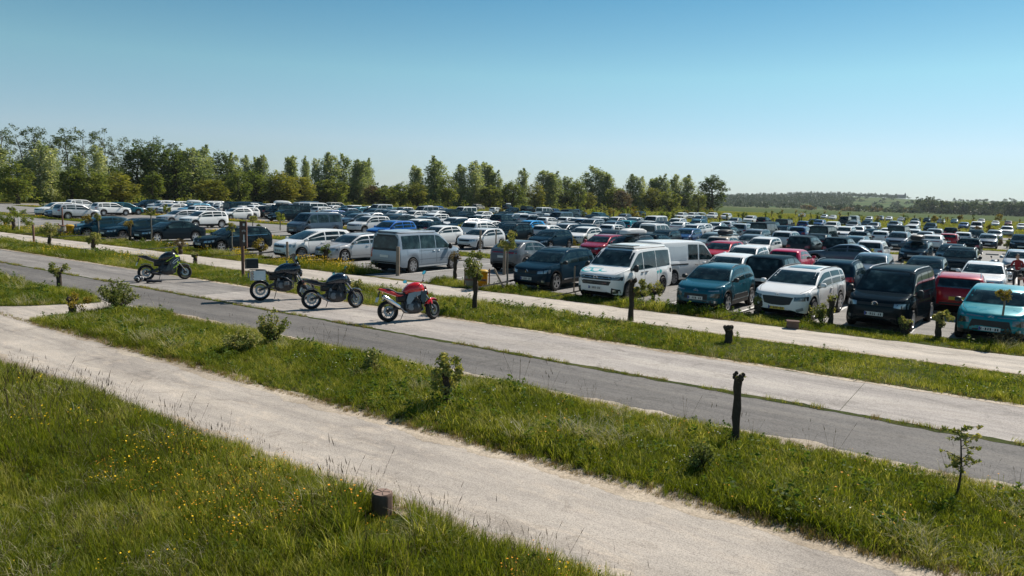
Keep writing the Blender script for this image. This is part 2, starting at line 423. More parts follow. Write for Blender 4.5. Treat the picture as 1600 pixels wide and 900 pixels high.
class MB:
    """collects simple solids into one mesh"""
    def __init__(s):
        s.V = []; s.F = []; s.M = []
    def add(s, V, F, m=0):
        b = len(s.V)
        s.V += [tuple(v) for v in V]
        s.F += [tuple(i + b for i in f) for f in F]
        s.M += [m] * len(F)
        return s
    def box(s, c, d, rot=None, m=0, taper=1.0):
        V = []
        for z in (-1, 1):
            t = taper if z > 0 else 1.0
            for x, y in ((-1, -1), (1, -1), (1, 1), (-1, 1)):
                V.append(Vector((x * d[0] / 2 * t, y * d[1] / 2 * t, z * d[2] / 2)))
        if rot is not None:
            V = [rot @ v for v in V]
        V = [v + Vector(c) for v in V]
        return s.add(V, [(0, 3, 2, 1), (4, 5, 6, 7), (0, 1, 5, 4), (1, 2, 6, 5), (2, 3, 7, 6), (3, 0, 4, 7)], m)
    def tube(s, P, r, n=8, m=0, cap=True):
        P = [Vector(p) for p in P]
        rs = r if isinstance(r, (list, tuple)) else [r] * len(P)
        V = []; F = []
        up = Vector((0.137, 0.21, 0.97)).normalized()
        for i, p in enumerate(P):
            t = (P[min(i + 1, len(P) - 1)] - P[max(i - 1, 0)])
            if t.length < 1e-9: t = Vector((0, 0, 1))
            t.normalize()
            a = t.cross(up)
            if a.length < 0.05: a = t.cross(Vector((1, 0, 0)))
            a.normalize(); b = t.cross(a)
            for k in range(n):
                an = 2 * math.pi * k / n
                V.append(p + (a * math.cos(an) + b * math.sin(an)) * rs[i])
        for i in range(len(P) - 1):
            for k in range(n):
                F.append((i * n + k, i * n + (k + 1) % n, (i + 1) * n + (k + 1) % n, (i + 1) * n + k))
        if cap:
            F.append(tuple(range(n))[::-1]); F.append(tuple((len(P) - 1) * n + k for k in range(n)))
        return s.add(V, F, m)
    def lathe(s, prof, n=20, axis='y', c=(0, 0, 0), m=0, rot=None):
        """prof: (radius, along) pairs; a closed profile makes a ring"""
        V = []; F = []; k = len(prof)
        for i in range(n):
            a = 2 * math.pi * i / n
            for r, h in prof:
                if axis == 'y': v = Vector((r * math.cos(a), h, r * math.sin(a)))
                elif axis == 'x': v = Vector((h, r * math.cos(a), r * math.sin(a)))
                else: v = Vector((r * math.cos(a), r * math.sin(a), h))
                if rot is not None: v = rot @ v
                V.append(v + Vector(c))
        for i in range(n):
            for j in range(k - 1):
                a0, a1 = i * k + j, ((i + 1) % n) * k + j
                F.append((a0, a1, a1 + 1, a0 + 1))
        return s.add(V, F, m)
    def loft(s, secs, m=0, cap=True):
        n = len(secs[0]); V = [p for q in secs for p in q]; F = []
        for i in range(len(secs) - 1):
            for k in range(n):
                F.append((i * n + k, i * n + (k + 1) % n, (i + 1) * n + (k + 1) % n, (i + 1) * n + k))
        if cap:
            F.append(tuple(range(n))[::-1]); F.append(tuple((len(secs) - 1) * n + k for k in range(n)))
        return s.add(V, F, m)
    def ball(s, c, r, n=10, m=0, rot=None):
        r = (r, r, r) if not isinstance(r, (tuple, list)) else r
        V = []; F = []; h = max(4, n // 2)
        for i in range(h + 1):
            t = math.pi * i / h
            for k in range(n):
                a = 2 * math.pi * k / n
                v = Vector((r[0] * math.sin(t) * math.cos(a), r[1] * math.sin(t) * math.sin(a), r[2] * math.cos(t)))
                if rot is not None: v = rot @ v
                V.append(v + Vector(c))
        for i in range(h):
            for k in range(n):
                F.append((i * n + k, (i + 1) * n + k, (i + 1) * n + (k + 1) % n, i * n + (k + 1) % n))
        return s.add(V, F, m)
    def mesh(s, name, mats, smooth=40):
        return mesh_from(name, s.V, s.F, mats if isinstance(mats, (list, tuple)) else [mats], s.M, smooth)
    def obj(s, name, mats, parent=None, smooth=40):
        return put(name, s.mesh(name, mats, smooth), parent)

def ellipse(c, ry, rz, n=12, p=2.0, axis='x', tilt=0.0):
    """closed section across x, superellipse of power p"""
    out = []
    for k in range(n):
        a = 2 * math.pi * k / n
        cy, sz = math.cos(a), math.sin(a)
        y = ry * math.copysign(abs(cy) ** (2 / p), cy); z = rz * math.copysign(abs(sz) ** (2 / p), sz)
        out.append(Vector((c[0] + tilt * z, c[1] + y, c[2] + z)))
    return out
# ------------------------------------------------------------------ ground sheets
Y_BANK, Y_PATH, Y_LANE, Y_SEAM, Y_SLAB, Y_WALK0, Y_WALK1, Y_PARK = 6.12, 8.22, 11.63, 13.96, 16.76, 20.15, 22.62, 24.45

def structure(name, V, F, mat, z=None):
    o = put(name, mesh_from(name, V, F, [mat]))
    return tag(o, kind='structure')

# terrain: one sheet, flat to the fields, a long low ridge far off to the right of the trees
def ridge_h(az, d):
    px = math.degrees(az)
    pts = [(60, 30), (86, 36), (89.4, 38), (93, 33), (95, 32), (96.7, 37), (99.6, 40), (102.7, 39), (105, 33), (108.5, 26), (115, 20), (130, 12), (200, 8), (420, 30)]
    h = np.interp(px, [p[0] for p in pts], [p[1] for p in pts])
    t = min(1, max(0, (d - 1250) / 1350)); t = t * t * (3 - 2 * t)
    return h * t

def terrain():
    ds = [0, 12, 30, 60, 100, 160, 240, 320, 400, 520, 700, 950, 1150, 1300, 1500, 1700, 1900, 2100, 2300, 2500, 2600, 2750, 3100, 3800, 5000, 7000]
    na = 180
    V = [(0, 0, 0)]; F = []
    for d in ds[1:]:
        for k in range(na):
            a = 2 * math.pi * k / na
            V.append((d * math.cos(a), d * math.sin(a), ridge_h(a if a > 0.9 else a + 2 * math.pi, d)))
    for k in range(na):
        F.append((0, 1 + k, 1 + (k + 1) % na))
    for i in range(len(ds) - 2):
        for k in range(na):
            a = 1 + i * na + k; b = 1 + i * na + (k + 1) % na
            F.append((a, a + na, b + na, b))
    o = put('ground', mesh_from('ground', V, F, ['meadow'], smooth=180))
    tag(o, kind='structure')
terrain()

def band(name, x0, x1, f0, f1, mat, z, jit=0.06, step=0.35, kind='structure', seed=1):
    """a sheet along the rows between two edge functions, its edges uneven"""
    r = np.random.default_rng(seed)
    xs = np.arange(x0, x1 + step, step)
    def wob(n):
        w = r.normal(0, 1, n)
        k = np.ones(5) / 5
        return (np.convolve(w, k, 'same') * 1.3 + r.normal(0, 0.45, n)) * jit
    e0 = np.array([f0(x) if callable(f0) else f0 for x in xs]) + wob(len(xs))
    e1 = np.array([f1(x) if callable(f1) else f1 for x in xs]) + wob(len(xs))
    V = [(x, a, z) for x, a in zip(xs, e0)] + [(x, b, z) for x, b in zip(xs, e1)]
    n = len(xs)
    F = [(i, i + 1, n + i + 1, n + i) for i in range(n - 1)]
    return tag(put(name, mesh_from(name, V, F, [mat])), kind=kind)

def poly_sheet(name, pts, mat, z, jit=0.05, step=0.3, seed=3):
    r = np.random.default_rng(seed)
    P = []
    for i in range(len(pts)):
        a = np.array(pts[i]); b = np.array(pts[(i + 1) % len(pts)])
        n = max(1, int(np.linalg.norm(b - a) / step))
        for k in range(n):
            p = a + (b - a) * k / n
            if k: p = p + r.normal(0, jit, 2)
            P.append((p[0], p[1], z))
    return structure(name, P, [tuple(range(len(P)))], mat)

XL, XR = -120.0, 9.0
band('grass_bank', -40, 14, -6, Y_BANK + 0.1, 'grass_soil', 0.004, 0.02, 1.0)
# the spur of concrete that joins the path to the lane on the left
wedge_tip = ground(42, 501)
def wedge_up(x):     # boundary between the wedge of grass and the spur / lane
    pts = [ground(42, 501), ground(90, 491), ground(135, 487), ground(190, 483), ground(250, 486)]
    return float(np.interp(x, [p[0] for p in pts] + [400], [p[1] for p in pts] + [Y_LANE]))
band('spur_path', -60, -17.5, Y_BANK, Y_LANE + 0.1, 'path_concrete', 0.008, 0.02, 0.5)
band('near_path', -24, 12, Y_BANK, lambda x: Y_PATH + (0.12 if x < -17 else 0), 'path_concrete', 0.012, 0.05, 0.22, seed=5)
band('grass_verge', wedge_tip[0] + 0.05, 12, lambda x: Y_PATH + (0.12 if x < -17 else 0), lambda x: min(Y_LANE, wedge_up(x)), 'grass_soil', 0.0102, 0.05, 0.25, seed=6)
vw_ = lambda x, q: .05 * math.sin(x * q) + .04 * math.sin(x * q * 2.7 + 1)
pe_ = lambda x: Y_PATH + (0.12 if x < -17 else 0)
band('dry_edge', wedge_tip[0] + .6, 12, lambda x: pe_(x) - .16 + vw_(x, 2.1), lambda x: min(pe_(x) + .30 + vw_(x, 1.3) * 2, wedge_up(x) - .05), 'dry_soil', 0.0132, 0.035, 0.06, seed=71)
band('dry_edge', -21, 12, lambda x: min(Y_LANE, wedge_up(x)) - .26, lambda x: min(Y_LANE, wedge_up(x)) + .12 + vw_(x, 1.9), 'dry_soil', 0.0132, 0.035, 0.06, seed=72)
band('dry_edge', XL, XR, Y_SLAB - .10, Y_SLAB + .12, 'dry_soil', 0.0168, 0.05, 0.12, seed=73)
band('dry_edge', XL, XR, Y_WALK0 - .12, Y_WALK0 + .10, 'dry_soil', 0.0208, 0.05, 0.12, seed=74)
band('dry_edge', -20, 5, Y_BANK - .24, lambda x: Y_BANK + .14 + vw_(x, 1.7), 'dry_soil', 0.0132, 0.035, 0.06, seed=75)
LAWN = [ground(-120, 470), ground(0, 479), ground(60, 478), ground(110, 476), ground(158, 473), ground(150, 466), ground(130, 459), ground(60, 445), ground(0, 433), ground(-200, 405)]
poly_sheet('grass_lawn', LAWN, 'grass_soil', 0.016, 0.06)
band('asphalt_lane', XL, XR, Y_LANE, Y_SEAM, 'lane_asphalt', 0.012, 0.07, 0.22, seed=7)
band('seam_soil', XL, XR, Y_SEAM - 0.09, Y_SEAM + 0.08, 'grass_soil', 0.016, 0.05, 0.2, seed=8)
road = tag(put('concrete_road', None), kind='structure')
band_base = band('concrete_road_bed', XL, XR, Y_SEAM - 0.05, Y_SLAB + 0.05, 'grass_soil', 0.0075, 0.0, 3.0)
JX = ground(352, 458)[0]
joints = [XL, -88, -72, -58, -46, -35.5, JX, -17.9, -10.2, -2.35, 4.6, XR]
for i in range(len(joints) - 1):
    a, b = joints[i] + 0.005, joints[i + 1] - 0.005
    n = max(2, int((b - a) / 0.4)); r_ = np.random.default_rng(40 + i)
    xs = np.linspace(a, b, n); e0 = Y_SEAM + 0.05 + r_.normal(0, 0.035, n); e1 = Y_SLAB + r_.normal(0, 0.05, n)
    V = [(x, y, 0.013) for x, y in zip(xs, e0)] + [(x, y, 0.013) for x, y in zip(xs, e1)] + [(a, Y_SEAM + .05, 0.0), (b, Y_SEAM + .05, 0.0), (b, Y_SLAB, 0.0), (a, Y_SLAB, 0.0)]
    F = [(k, k + 1, n + k + 1, n + k) for k in range(n - 1)] + [(n - 1, 2 * n + 1, 2 * n + 2, 2 * n - 1), (0, n, 2 * n + 3, 2 * n)]
    m = 'worn_asphalt' if i < 6 else 'slab_concrete'
    put('concrete_slab', mesh_from('concrete_slab', V, F, [m]), road)
band('verge_strip', XL, XR, Y_SLAB, Y_WALK0, 'grass_soil', 0.016, 0.07, 0.25, seed=9)
band('footpath', XL, XR, Y_WALK0, Y_WALK1, 'pale_concrete', 0.020, 0.06, 0.25, seed=10)
# gap in the front strip where the path opens into the car park (by the camper van)
GAP0, GAP1 = ground(575, 428)[0], ground(690, 440)[0]
def park_edge(x):
    return Y_PARK + 0.08 * math.sin(x * 0.9) + float(np.interp(x, [-60, -42, -28, -20], [1.3, 1.1, .3, 0]))
band('car_park', -150, 70, Y_WALK1 + 0.6, 128, 'car_park_asphalt', 0.008, 0.05, 2.0, seed=12)
band('front_strip', XL, GAP0, Y_WALK1, lambda x: park_edge(x), 'grass_soil', 0.016, 0.12, 0.25, seed=13)
band('front_strip', GAP1, XR + 20, Y_WALK1, lambda x: park_edge(x), 'grass_soil', 0.016, 0.12, 0.25, seed=14)
MEDIANS = [(36.2, -130, -44.5), (36.2, -33.5, -23), (52.0, -135, -44), (52, -36, -26), (68, -140, -40), (68, -20, -6), (84.5, -140, -25), (84.5, -4, 25), (100.5, -140, -2), (116.5, -140, 0)]
for k_, (y, a, b) in enumerate(MEDIANS):
    band('grass_median', a, b, y - 1.25, y + 1.25, 'grass_soil', 0.014, 0.12, 0.5, seed=60 + k_)
# pale kerb of the near median on the right
for k_, (a, b) in enumerate([(1540, 1560), (1566, 1588)]):
    x0, y0 = ground(a, 398); x1, y1 = ground(b, 400)
    mb = MB(); mb.box(((x0 + x1) / 2, y0, 0.06), (abs(x1 - x0), 0.25, 0.12))
    tag(mb.obj('kerb_stone', 'kerb_stone'), ['pale kerb stone along the grass median behind the white saloon', 'pale kerb stone nearest the right edge along the grass median'][k_], 'kerb', 'kerb stones of the median')
# bay lines of the car park
mb = MB()
for yb, xa, xb in [(27.0, -60, 3), (32.4, -24, 3), (40.6, -95, 4), (48.6, -60, 4)]:
    x = xa
    while x < xb:
        mb.add([(x - .05, yb - 2.4, 0.0125), (x + .05, yb - 2.4, 0.0125), (x + .05, yb + 2.4, 0.0125), (x - .05, yb + 2.4, 0.0125)], [(0, 1, 2, 3)])
        x += 2.62
tag(mb.obj('bay_markings', 'marking_white'), kind='structure')

# ------------------------------------------------------------------ leaf clouds
def leaf_cloud(r, centers, radii, counts, size, flat=0.0, up=None):
    """many small leaf quads gathered in clumps; returns V, F arrays"""
    Vs = []
    for c, rad, n in zip(centers, radii, counts):
        d = r.normal(0, 1, (n, 3)); d /= np.linalg.norm(d, axis=1)[:, None] + 1e-9
        p = np.asarray(c) + d * (r.random(n) ** 0.45)[:, None] * np.asarray(rad)
        u = r.normal(0, 1, (n, 3)); u[:, 2] *= (1 - flat); u /= np.linalg.norm(u, axis=1)[:, None] + 1e-9
        w = r.normal(0, 1, (n, 3)); w = np.cross(u, w); w /= np.linalg.norm(w, axis=1)[:, None] + 1e-9
        s = size * (0.55 + 0.9 * r.random(n))[:, None]
        a = u * s; b = w * s * 0.55
        Vs.append(np.stack([p - a, p + b * 0.9 - a * 0.1, p + a, p - b * 0.9 - a * 0.1], 1).reshape(-1, 3))
    V = np.concatenate(Vs)
    return V, np.arange(len(V)).reshape(-1, 4)

def np_mesh(name, V, F, mats, fmat=None):
    me = bpy.data.meshes.new(name)
    nv, nf = len(V), len(F)
    me.vertices.add(nv); me.vertices.foreach_set('co', np.asarray(V, dtype=np.float32).ravel())
    k = F.shape[1]
    me.loops.add(nf * k); me.loops.foreach_set('vertex_index', np.asarray(F, dtype=np.int32).ravel())
    me.polygons.add(nf)
    me.polygons.foreach_set('loop_start', np.arange(0, nf * k, k, dtype=np.int32))
    for m in mats: me.materials.append(MATS[m])
    if fmat is not None: me.polygons.foreach_set('material_index', np.asarray(fmat, dtype=np.int32))
    me.update(calc_edges=True); me.validate()
    return me

# tree prototypes: unit 15 m tall, 5 m wide; each is (trunk mesh, crown mesh)
def trunk_mesh(r, h, r0, limbs, mat='bark', top=0.9, lean=0.3):
    mb = MB()
    P = [(r.normal(0, lean * t), r.normal(0, lean * t), h * top * t) for t in np.linspace(0, 1, 7)]
    P[0] = (0, 0, -0.1)
    mb.tube(P, [r0 * (1.15 - 0.95 * t) for t in np.linspace(0, 1, 7)], 7)
    tips = []
    for k in range(limbs):
        t = 0.25 + 0.7 * (k + r.random()) / limbs
        i = min(5, int(t * 6)); f = t * 6 - i
        b = Vector(P[i]) * (1 - f) + Vector(P[i + 1]) * f
        a = r.random() * 6.28; L = h * (0.10 + 0.13 * r.random())
        e = b + Vector((math.cos(a) * L * 0.65, math.sin(a) * L * 0.65, L * 0.75))
        m = (b + e) / 2 + Vector((math.cos(a), math.sin(a), -0.4)) * L * 0.12
        mb.tube([b, m, e], [r0 * 0.35 * (1 - t * .6), r0 * 0.22 * (1 - t * .6), r0 * 0.06], 5, cap=False)
        tips.append(tuple(e))
    return mb, tips

TREES = {}
def make_tree(key, kind, seed):
    r = np.random.default_rng(seed)
    if kind == 'poplar':
        mb, tips = trunk_mesh(r, 15, 0.22, 10)
        C = []; Rd = []; N = []
        nf = 3 + int(r.integers(0, 3))
        for f in range(nf):
            a = r.random() * 6.28; q = 0.0 if f == 0 else 1.0 + 0.6 * r.random()
            top = 15 * (1.0 if f == 0 else 0.74 + 0.24 * r.random())
            for z in np.arange(1.0, top - 0.3, 0.75):
                t = z / top
                w = 0.75 + 1.15 * math.sin(math.pi * min(1, t * 0.72 + 0.2)) ** 0.7
                if t > .86: w *= 1 - (t - .86) / .14 * .55
                for _ in range(3):
                    aa = r.random() * 6.28; rr = w * 0.8 * r.random() ** .6
                    C.append((q * math.cos(a) + rr * math.cos(aa), q * math.sin(a) + rr * math.sin(aa), z + r.normal(0, 0.3)))
                    s = w * (0.30 + 0.3 * r.random()) + 0.1
                    Rd.append((s, s, s * 1.4)); N.append(int(26 + 10 * r.random()))
        V, F = leaf_cloud(r, C, Rd, N, 0.23)
        leaf = 'poplar_leaf'
    elif kind == 'airy':
        mb, tips = trunk_mesh(r, 15, 0.20, 20, top=0.95)
        C = []; Rd = []; N = []
        for e in tips:
            if e[2] < 5.0: continue
            for _ in range(3):
                C.append((e[0] * 1.15 + r.normal(0, .5), e[1] * 1.15 + r.normal(0, .5), e[2] + r.normal(0, .6) + .3)); Rd.append((.58, .58, .6)); N.append(34)
        for _ in range(18):
            a = r.random() * 6.28; q = 2.0 * r.random() ** .6; z = 6 + 9 * r.random()
            C.append((q * math.cos(a), q * math.sin(a), z)); Rd.append((.45, .45, .5)); N.append(9)
        V, F = leaf_cloud(r, C, Rd, N, 0.15)
        leaf = 'airy_leaf'
    else:
        mb, tips = trunk_mesh(r, 15, 0.30, 9, top=0.7)
        C = []; Rd = []; N = []
        for _ in range(130):
            d = r.normal(0, 1, 3); d /= np.linalg.norm(d)
            q = 0.45 + 0.55 * r.random() ** .5
            x, y, z = d[0] * 2.15 * q, d[1] * 2.15 * q, 7.7 + d[2] * 6.9 * q
            if z < 0.5: z = 0.6 + r.random()
            s = 0.5 + 0.45 * r.random()
            C.append((x, y, z)); Rd.append((s, s, s * 1.6)); N.append(int(26 * s + 8))
        V, F = leaf_cloud(r, C, Rd, N, 0.24)
        leaf = kind
    TREES[key] = (mb.mesh('trunk', 'grey_bark' if kind in ('poplar', 'airy') else 'bark', 60), np_mesh('crown', V, F, [leaf]))
for i in range(5): make_tree('poplar%d' % i, 'poplar', 100 + i)
for i in range(3): make_tree('airy%d' % i, 'airy', 120 + i)
for i in range(2): make_tree('dark%d' % i, 'dark_leaf', 140 + i)
for i in range(2): make_tree('lime%d' % i, 'lime_leaf', 150 + i)
for i in range(2): make_tree('green%d' % i, 'green_leaf', 160 + i)
make_tree('rust0', 'rust_leaf', 170)

# px x, top y, width px, kind  (base read from the tree line)
BELT = """
8 196 38 airy|35 200 40 airy|58 197 36 airy|82 203 40 airy|108 198 42 airy|133 202 40 airy|165 204 34 airy|207 215 40 airy|235 217 40 airy|259 216 40 airy|185 222 30 airy
6 226 42 poplar|66 222 46 poplar|45 246 30 poplar|88 236 26 poplar|150 228 30 poplar|128 240 30 poplar
28 250 46 green|112 262 40 green|140 264 50 green|190 270 54 lime|178 254 36 dark|160 270 40 dark|16 278 34 dark|92 282 40 dark
216 224 44 dark|246 222 44 dark|276 228 40 dark|300 231 42 poplar|322 230 36 poplar|346 236 40 dark|361 240 30 poplar|286 252 50 dark|262 262 50 dark|240 268 34 green|330 280 50 lime|386 244 24 poplar|400 246 20 poplar|411 242 22 poplar|374 262 34 green|398 266 40 green|310 262 44 dark|355 272 40 dark
430 266 44 green|442 270 50 lime|472 276 44 lime|424 288 36 rust|408 282 36 green|457 243 28 poplar|478 247 20 poplar|492 248 18 poplar|512 240 38 poplar|536 241 30 poplar|560 249 32 poplar|575 250 24 poplar|500 282 40 green|548 284 44 dark|524 276 40 green|581 288 26 rust|600 291 46 green|618 289 30 dark
626 284 30 green|652 286 34 lime|647 258 22 poplar|678 247 40 poplar|700 272 30 green|718 258 34 poplar|740 252 34 poplar|756 253 26 poplar|776 268 22 poplar|800 283 36 green|818 264 24 poplar|836 285 30 lime|850 266 34 poplar|868 270 26 poplar|882 276 26 poplar|902 281 26 green|924 260 40 poplar|942 268 26 poplar|916 300 30 lime|960 291 34 green|985 273 28 poplar|1000 276 22 poplar|1022 277 26 poplar|1036 274 24 poplar|1053 273 24 poplar|1072 274 30 poplar|1018 293 34 lime|972 296 28 rust|1046 296 34 green|1090 300 24 green|1111 272 44 dark|664 288 30 dark|730 288 40 dark|764 290 40 green|790 294 36 dark|884 297 36 dark|946 297 32 dark|1000 300 30 dark|1066 300 30 dark
"""
KIND_LABEL = dict(poplar=('poplar_tree', 'tall grey-green poplar', 'poplar'), airy=('tall_tree', 'tall airy tree with see-through top', 'tree'),
    dark=('dark_tree', 'dense dark green tree', 'tree'), lime=('lime_green_tree', 'rounded yellow-green tree', 'tree'), green=('leafy_tree', 'bushy mid-green tree', 'tree'), rust=('blossom_tree', 'low dusty brown tree', 'tree'))
belt_pts = []
def tree_base(px):
    return float(np.interp(px, [0, 400, 500, 600, 700, 800, 900, 1000, 1110], [317, 318, 319.5, 321.5, 323.5, 325.5, 327.5, 330, 333]))
ITEMS = [it.split() for ln in BELT.strip().splitlines() for it in ln.split('|')]
seen_kind = {}
order = sorted(range(len(ITEMS)), key=lambda i: float(ITEMS[i][0]))
rank = {}
cnt = {}
for i in order:
    k = ITEMS[i][3]; cnt[k] = cnt.get(k, 0) + 1; rank[i] = cnt[k]
ORD = ['', 'first', 'second', 'third', 'fourth', 'fifth', 'sixth', 'seventh', 'eighth', 'ninth', 'tenth', 'eleventh', 'twelfth', 'thirteenth', 'fourteenth', 'fifteenth', 'sixteenth', 'seventeenth', 'eighteenth', 'nineteenth', 'twentieth']
def ordinal(n):
    if n <= 20: return ORD[n]
    tens = ['', '', 'twenty', 'thirty', 'forty', 'fifty', 'sixty', 'seventy', 'eighty', 'ninety'][n // 10 % 10]
    if n % 10 == 0: return tens[:-1] + 'ieth'
    return tens + '-' + ORD[n % 10]
for i, it in enumerate(ITEMS):
    px, ty, wpx, kind = float(it[0]), float(it[1]), float(it[2]), it[3]
    by = tree_base(px)
    x, y = ground(px, by)
    back = 1.0 + (0.16 if kind == 'airy' else 0.06 if kind in ('poplar', 'dark') else -0.02) + rnd.uniform(-.03, .03)
    x, y = x * back, y * back
    _, byp, d = project(x, y, 0)
    h = (byp - ty) * d / F_PX * (0.91 if kind == 'airy' else 1.0)
    w = wpx * d / F_PX
    nm, desc, cat = KIND_LABEL[kind]
    n_of = cnt[kind]
    side = 'left' if px < 420 else 'middle' if px < 800 else 'right'
    lab = '%s, %s %s from left in tree belt' % (desc, ordinal(rank[i]), {'poplar': 'poplar', 'airy': 'airy one', 'dark': 'dark one', 'lime': 'yellow-green one', 'green': 'bushy one', 'rust': 'brownish one'}[kind])
    if kind == 'dark' and px == 1111: lab = 'dense dark rounded poplar standing alone at the right end of the tree belt'
    t = thing(nm, lab, cat, (x, y, 0), rnd.uniform(0, 6.28), 'trees of the belt behind the car park')
    s = h / 15.0; sw = max(w / 4.9 * (1.06 if kind == 'poplar' else 1.1), 0.5 * s)
    t.scale = (sw, sw, s)
    opts = [k for k in TREES if k.startswith(kind)]
    tm, cm = TREES[opts[i % len(opts)]]
    put('trunk', tm, t); put('crown', cm, t)
    belt_pts.append((x, y))

# undergrowth that closes the belt below the crowns
r_ = np.random.default_rng(5)
C = []; Rd = []; N = []
for px in np.arange(-20, 1105, 3.4):
    by = tree_base(px) + 0.2
    x, y = ground(px, by)
    for k in range(2):
        q = 1.03 + 0.10 * k + r_.uniform(-.02, .03)
        gap = 232 < px < 282 and k == 0
        h = r_.uniform(0.8, 2.9) * (0.25 if gap else 1.0)
        C.append((x * q, y * q, h * 0.55)); Rd.append((1.7, 1.7, h * 0.6)); N.append(34)
V, F = leaf_cloud(r_, C, Rd, N, 0.30)
tag(put('undergrowth', np_mesh('undergrowth', V, F, ['green_leaf'])), kind='stuff')

# woods and hedges of the far valley and ridge
def wood(name, spec, seed, mat='far_leaf'):
    r = np.random.default_rng(seed); C = []; Rd = []; N = []
    for (az, d, h, w) in spec:
        a = math.radians(az); z0 = ridge_h(a, d)
        for k in range(3):
            C.append((d * math.cos(a) + r.normal(0, w * .25), d * math.sin(a) + r.normal(0, w * .25), z0 + h * (0.32 + 0.22 * k)))
            q = w * (0.55 - 0.1 * k); Rd.append((q, q, h * 0.28)); N.append(30)
    V, F = leaf_cloud(r, C, Rd, N, 1.5)
    return tag(put(name, np_mesh(name, V, F, [mat])), kind='stuff')

def az_of(px):
    v = ray(px, 320); return math.degrees(math.atan2(v[1], v[0]))
r_ = np.random.default_rng(9)
sp = []
for px in np.arange(1120, 1420, 1.1):      # ridge-top trees
    if r_.random() < (0.75 if 1150 < px < 1400 else .4): sp.append((az_of(px), r_.uniform(2380, 2620), r_.uniform(5, 15), r_.uniform(9, 16)))
for px in np.arange(1125, 1330, 0.8):      # wood on the slope
    sp.append((az_of(px), r_.uniform(1500, 2050), r_.uniform(9, 18), r_.uniform(10, 18)))
for px in np.arange(1100, 1480, 2.2):
    if r_.random() < .55: sp.append((az_of(px), r_.uniform(1050, 1500), r_.uniform(5, 11), r_.uniform(8, 14)))
for px in np.arange(1330, 1640, 2.6):
    if r_.random() < .35: sp.append((az_of(px), r_.uniform(1600, 2500), r_.uniform(5, 10), r_.uniform(8, 14)))
wood('far_wood', sp, 21)
sp = []
for px in np.arange(1435, 1900, 0.9):      # the dark wood on the right
    sp.append((az_of(px), r_.uniform(900, 1060), r_.uniform(9, 18) * (1.15 if px < 1460 else 0.9), r_.uniform(7, 12)))
for px in np.arange(1290, 1440, 5):
    if r_.random() < .6: sp.append((az_of(px), r_.uniform(850, 1000), r_.uniform(4, 8), r_.uniform(6, 10)))
wood('far_wood', sp, 22)
sp = [(az_of(px), r_.uniform(850, 900), r_.uniform(4, 6.5), r_.uniform(7, 11)) for px in (1258, 1265, 1299, 1312, 1325, 1338, 1362, 1368, 1420, 1428)]
wood('far_blossom_wood', sp, 23, 'rust_leaf')
sp = []
for k in range(260):                         # beyond the frame on the left, behind the tree belt
    sp.append((r_.uniform(128, 185), r_.uniform(500, 1400), r_.uniform(8, 15), r_.uniform(9, 16)))
wood('far_wood', sp, 24)

def church():
    a = math.radians(az_of(1405)); d = 2480; z = ridge_h(a, d)
    t = thing('church', 'tiny grey church with a pointed spire on the far ridge', 'church', (d * math.cos(a), d * math.sin(a), z), R_(20))
    mb = MB(); mb.box((0, 0, 3.5), (22, 9, 7)); mb.obj('nave', 'church_stone', t, 30)
    mb = MB(); mb.add([(-11, -5, 7), (11, -5, 7), (11, 5, 7), (-11, 5, 7), (-11, 0, 11.5), (11, 0, 11.5)], [(0, 1, 5, 4), (3, 4, 5, 2), (0, 4, 3), (1, 2, 5)]); mb.obj('roof', 'roof_slate', t, 30)
    mb = MB(); mb.box((13.6, 0, 5.5), (4.4, 4.4, 11)); mb.obj('tower', 'church_stone', t, 30)
    mb = MB(); mb.add([(11.3, -2.3, 11), (15.9, -2.3, 11), (15.9, 2.3, 11), (11.3, 2.3, 11), (13.6, 0, 18)], [(0, 1, 4), (1, 2, 4), (2, 3, 4), (3, 0, 4)]); mb.obj('spire', 'roof_slate', t, 20)
    for k, px in enumerate((1390, 1397)):
        a = math.radians(az_of(px)); z = ridge_h(a, d)
        t = thing('farmhouse', ['low slate-roofed house left of the church on the far ridge', 'slate-roofed house next to the church on the far ridge'][k], 'house', (d * math.cos(a), d * math.sin(a), z), R_(15 + 30 * k))
        mb = MB(); mb.box((0, 0, 2.5), (14, 8, 5)); mb.obj('wall', 'church_stone', t, 30)
        mb = MB(); mb.add([(-7.4, -4.6, 5), (7.4, -4.6, 5), (7.4, 4.6, 5), (-7.4, 4.6, 5), (-7.4, 0, 9), (7.4, 0, 9)], [(0, 1, 5, 4), (3, 4, 5, 2), (0, 4, 3), (1, 2, 5)]); mb.obj('roof', 'roof_slate', t, 30)
church()
# ------------------------------------------------------------------ cars
def pchip(xs, ys, xq):
    xs = np.asarray(xs, float); ys = np.asarray(ys, float); xq = np.asarray(xq, float)
    if len(xs) == 2: return np.interp(xq, xs, ys)
    h = np.diff(xs); d = np.diff(ys) / h
    m = np.zeros(len(xs)); m[0] = d[0]; m[-1] = d[-1]
    for i in range(1, len(xs) - 1):
        if d[i - 1] * d[i] > 0:
            w1 = 2 * h[i] + h[i - 1]; w2 = h[i] + 2 * h[i - 1]
            m[i] = (w1 + w2) / (w1 / d[i - 1] + w2 / d[i])
    i = np.clip(np.searchsorted(xs, xq) - 1, 0, len(xs) - 2)
    t = (xq - xs[i]) / h[i]
    return ((2*t**3 - 3*t**2 + 1) * ys[i] + (t**3 - 2*t**2 + t) * h[i] * m[i] + (-2*t**3 + 3*t**2) * ys[i+1] + (t**3 - t**2) * h[i] * m[i+1])

